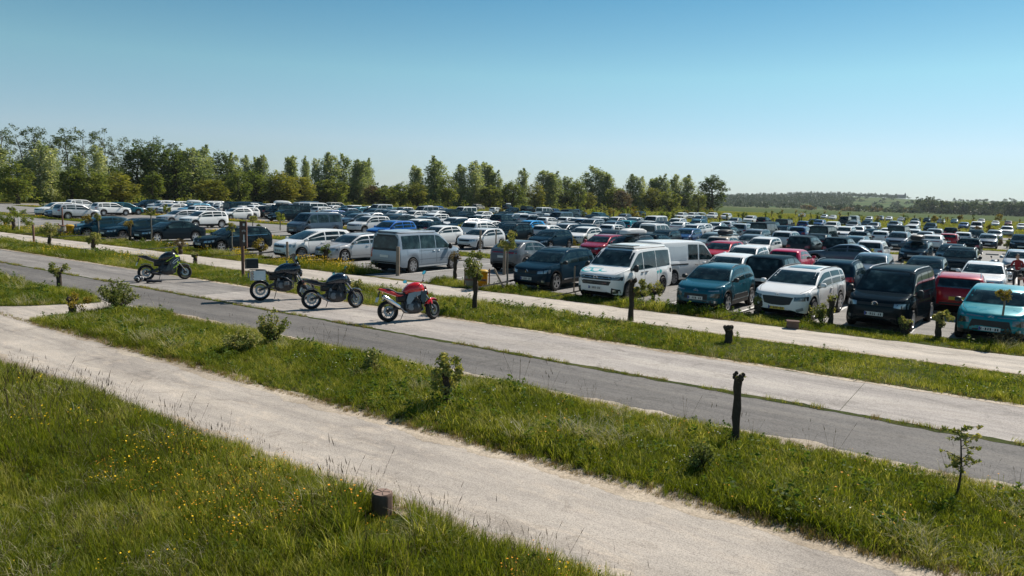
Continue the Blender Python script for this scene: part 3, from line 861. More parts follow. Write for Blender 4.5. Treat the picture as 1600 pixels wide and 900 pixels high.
# L W H wheelbase front-overhang wheel-radius | hood z, cowl (x from nose, z), windscreen top x, roof end x from tail, rear glass base (x from tail, z) | belt rear, belt front | tumble
SPEC = dict(
    hatch=dict(L=4.15, W=1.78, H=1.47, wb=2.56, fo=0.83, R=.315, hood=.80, cowl=(1.02, .97), wt=1.80, rt=.42, rb=(.07, 1.02), belt=(1.00, .90), tum=.30, sill=.20, win=[(.50, 1.42), (1.50, 2.95)], clad=0),
    suv=dict(L=4.45, W=1.84, H=1.63, wb=2.66, fo=0.88, R=.35, hood=.93, cowl=(1.10, 1.08), wt=1.85, rt=.40, rb=(.08, 1.12), belt=(1.10, 1.00), tum=.27, sill=.25, win=[(.35, .78), (.86, 1.72), (1.80, 3.25)], clad=1, rails=1),
    estate=dict(L=4.75, W=1.82, H=1.47, wb=2.76, fo=0.93, R=.325, hood=.80, cowl=(1.28, .97), wt=2.05, rt=.42, rb=(.06, 1.00), belt=(.98, .90), tum=.30, sill=.19, win=[(.35, 1.02), (1.10, 2.00), (2.08, 3.35)], clad=0, rails=1),
    sedan=dict(L=4.70, W=1.83, H=1.43, wb=2.80, fo=0.88, R=.33, hood=.80, cowl=(1.30, .95), wt=2.10, rt=1.20, rb=(.55, 1.02), deck=.97, belt=(.98, .90), tum=.32, sill=.19, win=[(.95, 1.90), (1.98, 3.30)], clad=0),
    mpv=dict(L=4.45, W=1.83, H=1.66, wb=2.75, fo=0.90, R=.325, hood=.90, cowl=(.92, 1.06), wt=1.95, rt=.32, rb=(.06, 1.05), belt=(1.04, .97), tum=.24, sill=.21, win=[(.35, 1.00), (1.08, 1.95), (2.03, 3.35)], clad=0),
    cross=dict(L=4.40, W=1.84, H=1.56, wb=2.64, fo=0.88, R=.35, hood=.90, cowl=(1.15, 1.03), wt=1.92, rt=.80, rb=(.14, 1.13), belt=(1.12, .97), tum=.32, sill=.24, win=[(.75, 1.62), (1.70, 3.10)], clad=1),
    minivan=dict(L=4.95, W=1.92, H=1.95, wb=3.10, fo=0.92, R=.34, hood=1.02, cowl=(.80, 1.20), wt=1.45, rt=.12, rb=(.04, 1.12), belt=(1.12, 1.06), tum=.13, sill=.23, win=[(.25, 1.55), (1.63, 2.80), (2.88, 4.00)], clad=0, box=1),
    camper=dict(L=4.95, W=1.94, H=1.92, wb=3.05, fo=0.92, R=.35, hood=1.03, cowl=(1.02, 1.22), wt=1.80, rt=.12, rb=(.05, 1.12), belt=(1.12, 1.08), tum=.16, sill=.23, win=[(.28, 1.55), (1.60, 2.70), (2.76, 3.88)], clad=0, box=1),
    van=dict(L=4.80, W=1.90, H=1.97, wb=3.10, fo=0.86, R=.33, hood=1.02, cowl=(.72, 1.18), wt=1.45, rt=.08, rb=(.03, 1.14), belt=(1.12, 1.04), tum=.09, sill=.23, win=[(1.95, 2.72), (2.84, 3.98)], clad=0, box=1),
    caddy=dict(L=4.50, W=1.85, H=1.83, wb=2.76, fo=0.89, R=.33, hood=.98, cowl=(.90, 1.13), wt=1.62, rt=.10, rb=(.05, 1.10), belt=(1.08, 1.00), tum=.17, sill=.21, win=[(.25, 1.10), (1.18, 2.15), (2.23, 3.50)], clad=0, box=1, rails=1),
    jeep=dict(L=4.55, W=1.90, H=1.86, wb=2.75, fo=0.75, R=.39, hood=1.12, cowl=(1.30, 1.22), wt=1.62, rt=.10, rb=(.04, 1.20), belt=(1.18, 1.14), tum=.10, sill=.36, win=[(.25, 1.05), (1.13, 1.95), (2.03, 2.95)], clad=1, box=1),
    pickup=dict(L=5.25, W=1.88, H=1.80, wb=3.20, fo=0.92, R=.38, hood=1.08, cowl=(1.35, 1.17), wt=1.95, rt=1.95, rb=(1.62, 1.17), deck=1.12, belt=(1.10, 1.08), tum=.22, sill=.33, win=[(1.85, 2.50), (2.58, 3.68)], clad=1),
)
SPEC['cactus'] = dict(SPEC['hatch'], L=4.17, W=1.75, H=1.53, wb=2.60, fo=.85, R=.335, hood=.90, cowl=(1.02, 1.03), wt=1.72, belt=(1.04, .97), rt=.50, clad=1, sill=.22, win=[(.50, 1.42), (1.50, 2.95)], rails=1)
SPEC['turq'] = dict(SPEC['hatch'], L=4.0, W=1.76, H=1.49, wb=2.54, fo=.80, R=.325, hood=.88, cowl=(1.00, 1.02), wt=1.70, belt=(1.02, .95), clad=1, sill=.22)
SPEC['enyaq'] = dict(SPEC['suv'], L=4.65, W=1.88, H=1.61, wb=2.77, fo=.88, R=.37, hood=.92, cowl=(1.08, 1.09), wt=1.92, clad=0, win=[(.40, .88), (.96, 1.85), (1.93, 3.45)])
SPEC['kadjar'] = dict(SPEC['suv'], W=1.84, L=4.45, H=1.61, R=.36)
SPEC['greyvan'] = dict(SPEC['camper'])
SPEC['picasso'] = dict(SPEC['mpv'], L=4.45, H=1.62, cowl=(.88, 1.05), wt=2.10, hood=.88)

def body_grid(S):
    L, W, H = S['L'], S['W'], S['H']; N = L / 2; T = -L / 2
    cx, cz = N - S['cowl'][0], S['cowl'][1]
    wt = N - S['wt']; rt = T + S['rt']; rbx, rbz = T + S['rb'][0], S['rb'][1]
    hood = S['hood']; box = S.get('box')
    runs = []
    dk = S.get('deck')
    if dk:
        runs.append([(T, .60), (T + .012, dk - .12), (T + .05, dk - .015), (T + .25, dk + .01), (rbx, rbz)])
    elif box:
        runs.append([(T, .62), (T + .012, .95), (rbx, rbz)])
    else:
        runs.append([(T, .60), (T + .012, .78), (T + .035, rbz - .12), (rbx, rbz)])
    runs.append([(rbx, rbz), (rbx * .45 + rt * .55, rbz * .42 + (H - .08) * .58), (rt, H - (.05 if box else .085))])
    runs.append([(rt, H - (.05 if box else .085)), (rt + .14, H - (.02 if box else .045)), (rt * .5 + wt * .5 - .1, H), (wt - .45, H - .018), (wt - .10, H - .055), (wt, H - .085)])
    runs.append([(wt, H - .085), ((wt + cx) / 2, (H - .085 + cz) / 2 + .022), (cx, cz)])
    runs.append([(cx, cz), (cx * .45 + (N - .2) * .55, (cz * .42 + hood * .58) + .02), (N - .20, hood), (N - .09, hood - .055), (N - .045, hood - .14), (N - .015, hood - .28), (N, .46)])
    topx = sorted(set([p[0] for r in runs for p in r]))
    def top(x):
        x = np.asarray(x, float); out = np.zeros_like(x)
        for r in runs:
            a, b = r[0][0], r[-1][0]
            m = (x >= a - 1e-9) & (x <= b + 1e-9)
            if m.any(): out[m] = pchip([p[0] for p in r], [p[1] for p in r], x[m])
        return out
    br, bf = S['belt']
    def belt(x):
        x = np.asarray(x, float)
        b = np.interp(x, [T, T + .3, cx, N], [br - .02, br, bf, bf - .02])
        return np.minimum(b, top(x) - .035)
    if box:
        wp = [(T, .90), (T + .02, .955), (T + .10, .985), (T + .5, 1), (N - 1.1, 1), (N - .55, .965), (N - .25, .90), (N - .09, .79), (N - .02, .66), (N, .52)]
    else:
        wp = [(T, .62), (T + .03, .78), (T + .12, .90), (T + .40, .975), (T + .9, 1), (N - 1.1, 1), (N - .55, .97), (N - .24, .90), (N - .09, .785), (N - .025, .66), (N, .50)]
    def hw(x): return np.interp(x, [p[0] for p in wp], [p[1] for p in wp]) * W / 2
    s = S['sill']
    xf = N - S['fo']; xr = xf - S['wb']; R = S['R']; ra = R + .055
    def zb(x):
        x = np.asarray(x, float)
        b = np.interp(x, [T, T + .03, T + .22, xr, xf, N - .25, N - .05, N], [.46, .36, s + .05, s, s, s + .01, s + .05, .36])
        for xw in (xf, xr):
            q = ra * ra - (x - xw) ** 2
            m = q > 0
            b[m] = np.maximum(b[m], R + np.sqrt(q[m]))
        return b
    xs = set(np.round(topx, 4))
    for xw in (xf, xr):
        for a in np.linspace(0, math.pi, 13): xs.add(round(xw + ra * math.cos(a), 4))
        xs.add(round(xw + ra + .012, 4)); xs.add(round(xw - ra - .012, 4))
    for x in np.arange(T + .1, N, .17): xs.add(round(float(x), 4))
    for p in wp: xs.add(round(p[0], 4))
    xs = np.array(sorted(x for x in xs if T - 1e-6 <= x <= N + 1e-6))
    keep = [0]
    for i in range(1, len(xs)):
        if xs[i] - xs[keep[-1]] > .011: keep.append(i)
    xs = xs[keep]; xs[-1] = N
    zt, zl, w, b = top(xs), belt(xs), hw(xs), zb(xs)
    b = np.minimum(b, zl - .03)
    cab = zt - zl; hg = zl - b; tum = S['tum']
    wb_ = w * .935; wr = wb_ - tum * cab
    ones = np.ones_like(xs)
    ring = [(w * .80, b), (w * .955, b + .012), (w * .99, b + hg * .20), (w * 1.0, b + hg * .42), (w * .992, b + hg * .64), (w * .972, b + hg * .86), (wb_, zl),
            (wb_ - tum * cab * (.42 if not box else .45) + (.012 if not box else .002) * np.minimum(1, cab * 4), zl + cab * .45), (wr + .004, zl + cab * .82), (wr - .035 * np.minimum(1, cab * 3), zl + cab * .93),
            (wr * .80, zl + cab * .982), (wr * .42, zt - .003), (wr * 0, zt)]
    # plan curvature: nose, windscreen and tail bow outward in the middle
    def bow(x, yn, up):
        f = max(0.0, (x - (wt - .1)) / (N - wt + .1)) if up else max(0.0, (x - (xf + ra + .02)) / (N - xf - ra))
        g = max(0.0, (-x + (rt + .2)) / (rt + .2 - T)) if up else max(0.0, (-x + (xr - ra - .02)) / (N + xr - ra))
        cf = .17 if not box else .12; cr = .09 if not box else .02
        return -cf * min(1, f) ** .8 * yn * yn + cr * min(1, g) * yn * yn
    n = len(xs); K = len(ring)
    V = np.zeros((n, 2 * K - 1, 3))
    for k, (yy, zz) in enumerate(ring):
        for i in range(n):
            yn = abs(yy[i]) / (W / 2)
            dx = bow(xs[i], yn, k > 6)
            if k == 6: dx = .5 * (bow(xs[i], yn, True) + bow(xs[i], yn, False))
            V[i, k] = (xs[i] + dx, yy[i], zz[i])
            V[i, 2 * K - 2 - k] = (xs[i] + dx, -yy[i], zz[i])
    m = 2 * K - 1
    F = []; FM = []
    for i in range(n - 1):
        for k in range(m - 1):
            a = i * m + k
            F.append((a, a + m, a + m + 1, a + 1))
            kk = min(k, m - 2 - k)
            FM.append(1 if (S['clad'] and kk < 2) or kk < 1 else 0)
    F.append(tuple(range(m))); FM.append(0)
    F.append(tuple((n - 1) * m + k for k in range(m))[::-1]); FM.append(0)
    info = dict(T=T, N=N, cx=cx, cz=cz, wt=wt, rt=rt, rbx=rbx, rbz=rbz, xf=xf, xr=xr, R=R, ra=ra, W=W, H=H, top=top, belt=belt, hw=hw, tum=tum, hood=hood, s=s)
    return V.reshape(-1, 3), F, FM, info

class Car:
    """parts of one car type: list of (name, V, F, material list, face materials, smooth)"""
    def __init__(s, key, detail):
        s.S = SPEC[key]; s.key = key; s.parts = []; s.detail = detail
        V, F, FM, I = body_grid(s.S)
        s.I = I
        s.bvh = BVHTree.FromPolygons([tuple(v) for v in V], F)
        s.parts.append(['body', V.tolist(), F, ['PAINT', 'black_trim'], FM, 38, None])
        s.deco()
    def hit(s, o, d):
        r = s.bvh.ray_cast(Vector(o), Vector(d))
        return r
    def decal(s, axis, A, B, n, k=3, off=.005, name='trim', mat='black_trim', mats=None, both=False):
        """surface patch between two polylines A and B (same length) in the view plane of axis"""
        V = []; F = []
        def ip(P, t):
            t *= len(P) - 1; i = min(int(t), len(P) - 2); f = t - i
            return (P[i][0] * (1 - f) + P[i + 1][0] * f, P[i][1] * (1 - f) + P[i + 1][1] * f)
        ok = True; prev = None
        for i in range(n + 1):
            a = ip(A, i / n); b = ip(B, i / n)
            for j in range(k + 1):
                f = j / k
                u, v = a[0] * (1 - f) + b[0] * f, a[1] * (1 - f) + b[1] * f
                if axis == 'x': o, d = (6, u, v), (-1, 0, 0)
                elif axis == '-x': o, d = (-6, u, v), (1, 0, 0)
                elif axis == 'y': o, d = (u, 4, v), (0, -1, 0)
                elif axis == '-y': o, d = (u, -4, v), (0, 1, 0)
                else: o, d = (u, v, 6), (0, 0, -1)
                loc, nor, idx, dist = s.hit(o, d)
                if loc is None:
                    if prev is None: prev = Vector((u, v, 0)) if axis == 'z' else Vector(o)
                    loc, nor = prev, Vector(d) * -1
                if nor.dot(Vector(d)) > 0: nor = -nor
                prev = loc
                V.append(tuple(loc + nor * off))
        flip = None
        for i in range(n):
            for j in range(k):
                q = i * (k + 1) + j
                F.append((q, q + 1, q + k + 2, q + k + 1))
        nn = (Vector(V[F[0][1]]) - Vector(V[F[0][0]])).cross(Vector(V[F[0][3]]) - Vector(V[F[0][0]]))
        if nn.dot(Vector(d)) > 0: F = [f[::-1] for f in F]
        # short skirt back into the body so that the piece has thickness
        bl = [i * (k + 1) for i in range(n + 1)] + [n * (k + 1) + j for j in range(1, k + 1)] + [i * (k + 1) + k for i in range(n - 1, -1, -1)] + [j for j in range(k - 1, 0, -1)]
        b0 = len(V); dv = Vector(d)
        V += [tuple(Vector(V[i]) + dv * (off + .012)) for i in bl]
        q = len(bl)
        for i in range(q):
            F.append((bl[i], b0 + i, b0 + (i + 1) % q, bl[(i + 1) % q]))
        s.parts.append([name, V, F, mats or [mat], None, 50, None])
    def mirror2(s, axis, A, B, n, k=2, **kw):
        s.decal(axis, A, B, n, k, **kw)
        s.decal(axis, [(-a, b) for a, b in A], [(-a, b) for a, b in B], n, k, **kw)
    def solid(s, name, mb, mats, smooth=45, parent=None):
        s.parts.append([name, [tuple(v) for v in mb.V], mb.F, mats, mb.M, smooth, parent])

    def deco(s):
        S, I, D = s.S, s.I, s.detail
        T, N, W, H = I['T'], I['N'], I['W'], I['H']
        key = s.key
        # ---- underbody
        mb = MB()
        x0, x1 = T + .15, N - .22
        mb.box(((x0 + x1) / 2, 0, (.20 + .62) / 2), (x1 - x0, W * .74, .42))
        s.solid('underbody', mb, ['under_black'])
        # ---- windscreen and rear window
        cz, cx = I['cz'], I['cx']; hwc = float(I['hw'](cx)) * .935
        def half_at(x, z):
            zl = float(I['belt'](np.array([x]))[0])
            return float(I['hw'](x)) * .935 - I['tum'] * max(0, z - zl)
        z0, z1 = cz + .035, H - .115
        yb, yt = half_at(cx, cz) - .055, half_at(I['wt'], H - .12) - .075
        s.decal('x', [(-yb + 2 * yb * t, z0) for t in np.linspace(0, 1, 9)], [(-yt + 2 * yt * t, z1) for t in np.linspace(0, 1, 9)], 10, 5, name='windscreen', mat='car_glass')
        if key == 'pickup':
            r0, r1 = I['rbz'] + .05, H - .16
        elif S.get('box'): r0, r1 = I['rbz'] + .02, H - .20
        else: r0, r1 = I['rbz'] + .05, H - .13
        yb, yt = half_at(I['rbx'] + .1, I['rbz'] + .05) - (.11 if not S.get('box') else .12), half_at(I['rt'], r1) - .12
        yb = min(yb, float(I['hw'](T + .12)) * .9)
        s.decal('-x', [(-yb + 2 * yb * t, r0) for t in np.linspace(0, 1, 7)], [(-yt + 2 * yt * t, r1) for t in np.linspace(0, 1, 7)], 8, 4, name='rear_window', mat='car_glass')
        # ---- side windows
        def zu(x):
            v = []
            for dx in (-.07, 0, .07):
                xx = np.array([min(max(x + dx, T + .02), N - .02)])
                zl = float(I['belt'](xx)[0]); v.append(zl + (float(I['top'](xx)[0]) - zl) * .835)
            return min(v) - .012
        wins = S['win']
        for wi, (a, b) in enumerate(wins):
            xa, xb = T + a, T + b
            lo = []; hi = []
            for t in np.linspace(0, 1, 9):
                x = xa + (xb - xa) * t
                zl = float(I['belt'](np.array([x]))[0]) + .03
                zt_ = max(zl + .012, zu(x))
                if wi == 0 and not S.get('box'): zt_ = min(zt_, zl + .012 + t * .9)
                lo.append((x, zl)); hi.append((x, zt_))
            s.decal('y', lo, hi, 8, 3, name='side_window', mat='car_glass')
            s.decal('-y', lo, hi, 8, 3, name='side_window', mat='car_glass')
        # ---- front
        hd = I['hood']
        F_ = dict(hl='headlight_glass', plate='plate_white')
        def hl(y0, y1, z0, z1, zi, mat='headlight_glass'):
            w_ = W / 2
            s.mirror2('x', [(y0 * w_, zi[0]), ((y0 + y1) / 2 * w_, (zi[0] + z0) / 2), (y1 * w_, z0)], [(y0 * w_, zi[1]), ((y0 + y1) / 2 * w_, (zi[1] + z1) / 2), (y1 * w_, z1)], 6, 3, name='headlight', mat=mat)
        def bar(y, za, zb_, name='grille', mat='black_trim', n=8, k=2, yb=None):
            w_ = W / 2; yb = y if yb is None else yb
            s.decal('x', [(-yb * w_ + 2 * yb * w_ * t, za) for t in np.linspace(0, 1, 7)], [(-y * w_ + 2 * y * w_ * t, zb_) for t in np.linspace(0, 1, 7)], n, k, name=name, mat=mat)
        if key in ('camper', 'minivan', 'greyvan'):
            hl(.60, .93, hd - .24, hd - .10, (hd - .22, hd - .12), 'dark_headlight')
            bar(.62, hd - .235, hd - .105); bar(.64, hd - .42, hd - .27, 'lower_grille', yb=.56)
            s.mirror2('x', [(.64 * W / 2, .30), (.90 * W / 2, .33)], [(.66 * W / 2, .52), (.90 * W / 2, .46)], 4, 3, off=.007, name='bumper_intake', mat='black_trim')
            bar(.56, .26, .36, 'bumper_lip')
            for q in (hd - .17, hd - .345): bar(.60, q - .006, q + .006, 'grille_strip', 'chrome')
            pz = .50
        elif key == 'van':
            hl(.62, .93, hd - .34, hd - .04, (hd - .32, hd - .16)); bar(.52, hd - .24, hd - .14); bar(.62, .30, .46, 'lower_grille'); pz = .55
        elif key == 'caddy':
            hl(.56, .92, hd - .26, hd - .09, (hd - .22, hd - .11)); bar(.55, hd - .20, hd - .12); bar(.66, .26, .45, 'lower_grille'); pz = .53
        elif key == 'cactus':
            s.mirror2('x', [(.48 * W / 2, hd - .15), (.90 * W / 2, hd - .13)], [(.48 * W / 2, hd - .115), (.90 * W / 2, hd - .085)], 5, 1, name='daylight_strip', mat='headlight_glass')
            hl(.58, .92, hd - .36, hd - .20, (hd - .34, hd - .22), 'dark_headlight'); bar(.46, hd - .42, hd - .24, 'grille'); bar(.80, .26, .44, 'lower_grille'); pz = hd - .38
        elif key == 'turq':
            s.mirror2('x', [(.18 * W / 2, hd - .12), (.88 * W / 2, hd - .12)], [(.18 * W / 2, hd - .095), (.88 * W / 2, hd - .075)], 6, 1, name='daylight_strip', mat='headlight_glass')
            hl(.58, .90, hd - .34, hd - .16, (hd - .30, hd - .16), 'dark_headlight'); bar(.50, hd - .50, hd - .20, 'grille', yb=.60); bar(.72, .25, .35, 'lower_grille'); pz = hd - .44
        elif key == 'enyaq':
            hl(.56, .93, hd - .24, hd - .10, (hd - .26, hd - .13), 'dark_headlight')
            s.decal('x', [(-.44 * W / 2, hd - .38), (-.2 * W / 2, hd - .42), (0, hd - .42), (.2 * W / 2, hd - .42), (.44 * W / 2, hd - .38)], [(-.54 * W / 2, hd - .15), (-.2 * W / 2, hd - .14), (0, hd - .14), (.2 * W / 2, hd - .14), (.54 * W / 2, hd - .15)], 10, 3, name='grille', mat='black_trim')
            bar(.70, .25, .33, 'lower_grille'); pz = .42
        elif key == 'jeep':
            hl(.55, .82, hd - .32, hd - .08, (hd - .32, hd - .08)); bar(.48, hd - .34, hd - .06); bar(.86, .40, .58, 'front_bumper'); pz = .55
        else:
            hl(.52, .93, hd - .19, hd - .06, (hd - .22, hd - .11)); bar(.50, hd - .22, hd - .10); bar(.62, .25, .42, 'lower_grille', yb=.56); pz = .50
        pm = 'plate_yellow' if key == 'enyaq' else 'plate_white'
        py = .26
        loc, nor, _, _ = s.hit((6, 0, pz), (-1, 0, 0))
        if loc is not None:
            mb = MB(); mb.box((loc.x + .012, 0, pz), (.018, .52, .11))
            s.solid('number_plate', mb, [pm], 20)
            if D > 1:
                mb = MB(); rr = random.Random(sum(map(ord, key)))
                yy = -.20
                for q in range(8):
                    if q not in (1, 5): mb.box((loc.x + .023, yy, pz), (.004, .034, .07))
                    else: mb.box((loc.x + .023, yy, pz), (.004, .022, .014))
                    if rr.random() < .6: mb.box((loc.x + .0245, yy, pz + .012), (.003, .014, .022), m=1)
                    yy += .057
                s.solid('plate_lettering', mb, ['plate_ink', pm], 20, 'number_plate')
                mb = MB(); mb.box((loc.x + .0225, -.237, pz), (.004, .04, .105)); s.solid('plate_band', mb, ['plate_blue'], 20, 'number_plate')
        # ---- rear
        w_ = W / 2; br = S['belt'][0]
        if S.get('box'):
            s.mirror2('-x', [(.80 * w_, .72), (.93 * w_, .72)], [(.80 * w_, 1.16), (.915 * w_, 1.16)], 3, 4, name='taillight', mat='red_lens'); rz = .80
        elif key == 'cross':
            s.decal('-x', [(-.84 * w_, br - .17), (0, br - .14), (.84 * w_, br - .17)], [(-.84 * w_, br - .09), (0, br - .10), (.84 * w_, br - .09)], 12, 2, name='taillight', mat='red_lens'); rz = .78
        elif key == 'sedan':
            s.mirror2('-x', [(.45 * w_, .76), (.88 * w_, .78)], [(.45 * w_, .87), (.88 * w_, .90)], 5, 2, name='taillight', mat='red_lens'); rz = .72
        else:
            s.mirror2('-x', [(.52 * w_, br - .20), (.88 * w_, br - .22)], [(.56 * w_, br - .06), (.87 * w_, br - .02)], 5, 3, name='taillight', mat='red_lens'); rz = .70
        s.decal('-x', [(-.72 * w_ + 1.44 * w_ * t, .40) for t in np.linspace(0, 1, 7)], [(-.80 * w_ + 1.6 * w_ * t, .55) for t in np.linspace(0, 1, 7)], 8, 2, name='rear_bumper_trim', mat='black_trim')
        loc, nor, _, _ = s.hit((-6, 0, rz), (1, 0, 0))
        if loc is not None:
            mb = MB(); mb.box((loc.x - .012, 0, rz), (.018, .52, .11)); s.solid('number_plate', mb, ['plate_yellow' if key == 'estate' else 'plate_white'], 20)
        # ---- mirrors
        for sg in (1, -1):
            xm = cx - .30 if not S.get('box') else cx - .22; zm = float(I['belt'](np.array([xm]))[0]) + .10
            ym = half_at(xm, zm)
            mb = MB()
            mb.tube([(xm + .02, sg * (ym - .03), zm - .06), (xm, sg * (ym + .07), zm - .02)], .028, 6)
            hgt = .082 if not S.get('box') else .15
            mb.loft([ellipse((xm + .07, sg * (ym + .15), zm + .01), .075, hgt * .55, 10, 3), ellipse((xm + .03, sg * (ym + .155), zm + .015), .09, hgt * .92, 10, 3), ellipse((xm - .05, sg * (ym + .15), zm + .015), .09, hgt * .95, 10, 3)])
            s.solid('wing_mirror', mb, ['PAINT' if key in ('hatch', 'estate', 'sedan', 'enyaq', 'picasso', 'suv') else 'black_trim'], 50)
        # ---- roof rails
        if S.get('rails') and D > 0:
            for sg in (1, -1):
                mb = MB(); P = []
                for t in np.linspace(0, 1, 8):
                    x = I['rt'] + .12 + (I['wt'] - .18 - I['rt'] - .12) * t
                    loc, nor, _, _ = s.hit((x, sg * (half_at(x, H) - .075), 6), (0, 0, -1))
                    lift = .035 if 0 < t < 1 else .0
                    if loc is not None: P.append((x, loc.y, loc.z + lift))
                mb.tube(P, .016, 6); s.solid('roof_rail', mb, ['steel' if key in ('estate', 'suv', 'kadjar', 'caddy') else 'black_trim'])
        if D > 1: s.fine(half_at, zu)
        # ---- wheels
        nw = 22 if D > 1 else 14 if D > 0 else 9
        dark = key in ('camper', 'jeep', 'minivan')
        for xw in (I['xf'], I['xr']):
            for sg in (1, -1):
                R = I['R']; y = sg * (W / 2 - .105)
                mb = MB(); tw = .105
                mb.lathe([(R * .66, -tw * .9), (R * .90, -tw), (R * .975, -tw * .8), (R, -tw * .45), (R, tw * .45), (R * .975, tw * .8), (R * .90, tw), (R * .66, tw * .9), (R * .62, 0), (R * .66, -tw * .9)] if D else [(R * .6, -tw), (R, -tw * .8), (R, tw * .8), (R * .6, tw)], nw, 'y', (xw, y, R))
                rim = MB(); o = sg * tw
                rim.lathe([(R * .69, o * .98), (R * .655, o * .92), (R * .62, o * .60), (R * .60, o * .2), (0.0, o * .15)], nw, 'y', (xw, y, R), m=1)
                rim.lathe([(R * .70, o * .93), (R * .70, o * 1.0), (R * .635, o * .99), (R * .62, o * .78)], nw, 'y', (xw, y, R), m=0)
                if D:
                    ns = 5 if key in ('hatch', 'estate', 'kadjar', 'sedan', 'cactus', 'turq') else 7
                    for q in range(ns):
                        a = 2 * math.pi * q / ns + .3
                        for da in ((-.13, .13) if D > 1 else (0,)):
                            wd = .16 if D == 1 else .085
                            ca, sa = math.cos(a + da * .25), math.sin(a + da * .25)
                            cb, sb = math.cos(a + da), math.sin(a + da)
                            p0 = Vector((ca * R * .10, o * .86, sa * R * .10)); p1 = Vector((cb * R * .65, o * .93, sb * R * .65))
                            t_ = Vector((-sa, 0, ca)) * R * wd
                            b_ = Vector((0, -o * .25, 0)); c_ = Vector((xw, y, R))
                            rim.add([c_ + p0 - t_, c_ + p0 + t_, c_ + p1 + t_ * .8, c_ + p1 - t_ * .8, c_ + p0 - t_ + b_, c_ + p0 + t_ + b_, c_ + p1 + t_ * .8 + b_, c_ + p1 - t_ * .8 + b_], [(0, 1, 2, 3), (0, 4, 5, 1), (3, 2, 6, 7), (1, 5, 6, 2), (0, 3, 7, 4)])
                    rim.lathe([(0, o * .95), (R * .14, o * .93), (R * .15, o * .7)], 10, 'y', (xw, y, R))
                else:
                    rim.lathe([(0, o * .9), (R * .5, o * .88)], 7, 'y', (xw, y, R))
                s.solid('wheel', mb, ['tyre_rubber'], 40)
                s.solid('rim', rim, ['dark_alloy' if dark and D > 1 else 'alloy', 'under_black'], 35, 'wheel')

    def fine(s, half_at, zu):
        """door gaps, handles, badges and the other small things of the near cars"""
        S, I, key = s.S, s.I, s.key
        T, N, W, H = I['T'], I['N'], I['W'], I['H']; w_ = W / 2
        wins = S['win']
        for sg in ('y', '-y'):
            xs = [T + wins[-1][0] - .04]
            if len(wins) > 1 and key != 'van': xs.append(T + (wins[-2][0] - .03 if key not in ('minivan', 'camper', 'greyvan', 'caddy') else wins[0][1] + .04))
            xs.append(min(I['cx'] + .02, I['xf'] - I['ra'] - .06))
            for x in xs:
                lo = I['s'] + .14
                if abs(x - I['xr']) < I['ra'] + .03: lo = I['R'] + I['ra'] + .08
                zt = float(I['belt'](np.array([x]))[0])
                s.decal(sg, [(x - .006, lo), (x - .006, zt - .005)], [(x + .006, lo), (x + .006, zt - .005)], 7, 1, off=.0025, name='door_gap', mat='seam_dark')
            # sill line and crease
            s.decal(sg, [(I['xr'] + I['ra'] + .03, I['s'] + .14), (I['xf'] - I['ra'] - .03, I['s'] + .14)], [(I['xr'] + I['ra'] + .03, I['s'] + .152), (I['xf'] - I['ra'] - .03, I['s'] + .152)], 8, 1, off=.0025, name='door_gap', mat='seam_dark')
            if key in ('cactus', 'kadjar'):
                s.decal(sg, [(I['xr'] + I['ra'] + .15, .42), (I['xf'] - I['ra'] - .15, .42)], [(I['xr'] + I['ra'] + .2, .58 if key == 'cactus' else .47), (I['xf'] - I['ra'] - .2, .58 if key == 'cactus' else .47)], 8, 2, off=.014, name='door_moulding', mat='black_trim' if key == 'cactus' else 'chrome')
            if key in ('enyaq', 'estate', 'camper') :
                a, b = T + wins[0][0], T + wins[-1][1]
                pts = np.linspace(a, b, 9); zz = [float(I['belt'](np.array([x]))[0]) for x in pts]
                s.decal(sg, [(x, z + .012) for x, z in zip(pts, zz)], [(x, z + .026) for x, z in zip(pts, zz)], 10, 1, off=.006, name='window_moulding', mat='chrome' if key != 'camper' else 'black_trim')
            y_ = 1 if sg == 'y' else -1
            for a, b in wins[-2:]:
                x = T + a + (.16 if key not in ('minivan', 'camper', 'greyvan', 'van') else (b - a - .15 if (a, b) != wins[-1] else .16)); z = float(I['belt'](np.array([x]))[0]) - .085
                if key == 'van': z -= .10
                loc, nor, _, _ = s.hit((x, 4 * y_, z), (0, -y_, 0))
                if loc is not None:
                    mb = MB(); mb.tube([(x - .10, loc.y - .004 * y_, z), (x - .08, loc.y + .028 * y_, z), (x + .08, loc.y + .028 * y_, z), (x + .10, loc.y - .004 * y_, z)], .016, 6)
                    s.solid('door_handle', mb, ['PAINT' if key not in ('van', 'camper') else 'black_trim'])
        # bonnet gap
        y0 = float(I['hw'](I['cx'] + .1)) * .86
        for sg in (1, -1):
            xa, xb = I['cx'] + .05, N - .26
            s.decal('z', [(xa, sg * y0), ((xa + xb) / 2, sg * y0 * .97), (xb, sg * y0 * .80)], [(xa, sg * (y0 + .011)), ((xa + xb) / 2, sg * (y0 * .97 + .011)), (xb, sg * (y0 * .80 + .011))], 8, 1, off=.002, name='bonnet_gap', mat='seam_dark')
        # wipers
        for yy in (-.45, .12):
            mb = MB(); P = []
            for t in np.linspace(0, 1, 5):
                y = yy + .55 * t; z = I['cz'] + .045 + .05 * t
                loc, nor, _, _ = s.hit((6, y, z), (-1, 0, 0))
                if loc is not None: P.append(tuple(loc + nor * .02))
            if len(P) > 2: mb.tube(P, .010, 5); s.solid('wiper', mb, ['black_trim'])
        # papers and the rear-view mirror behind the glass read as small pale shapes
        loc, nor, _, _ = s.hit((6, .52 * w_, I['cz'] + .075), (-1, 0, 0))
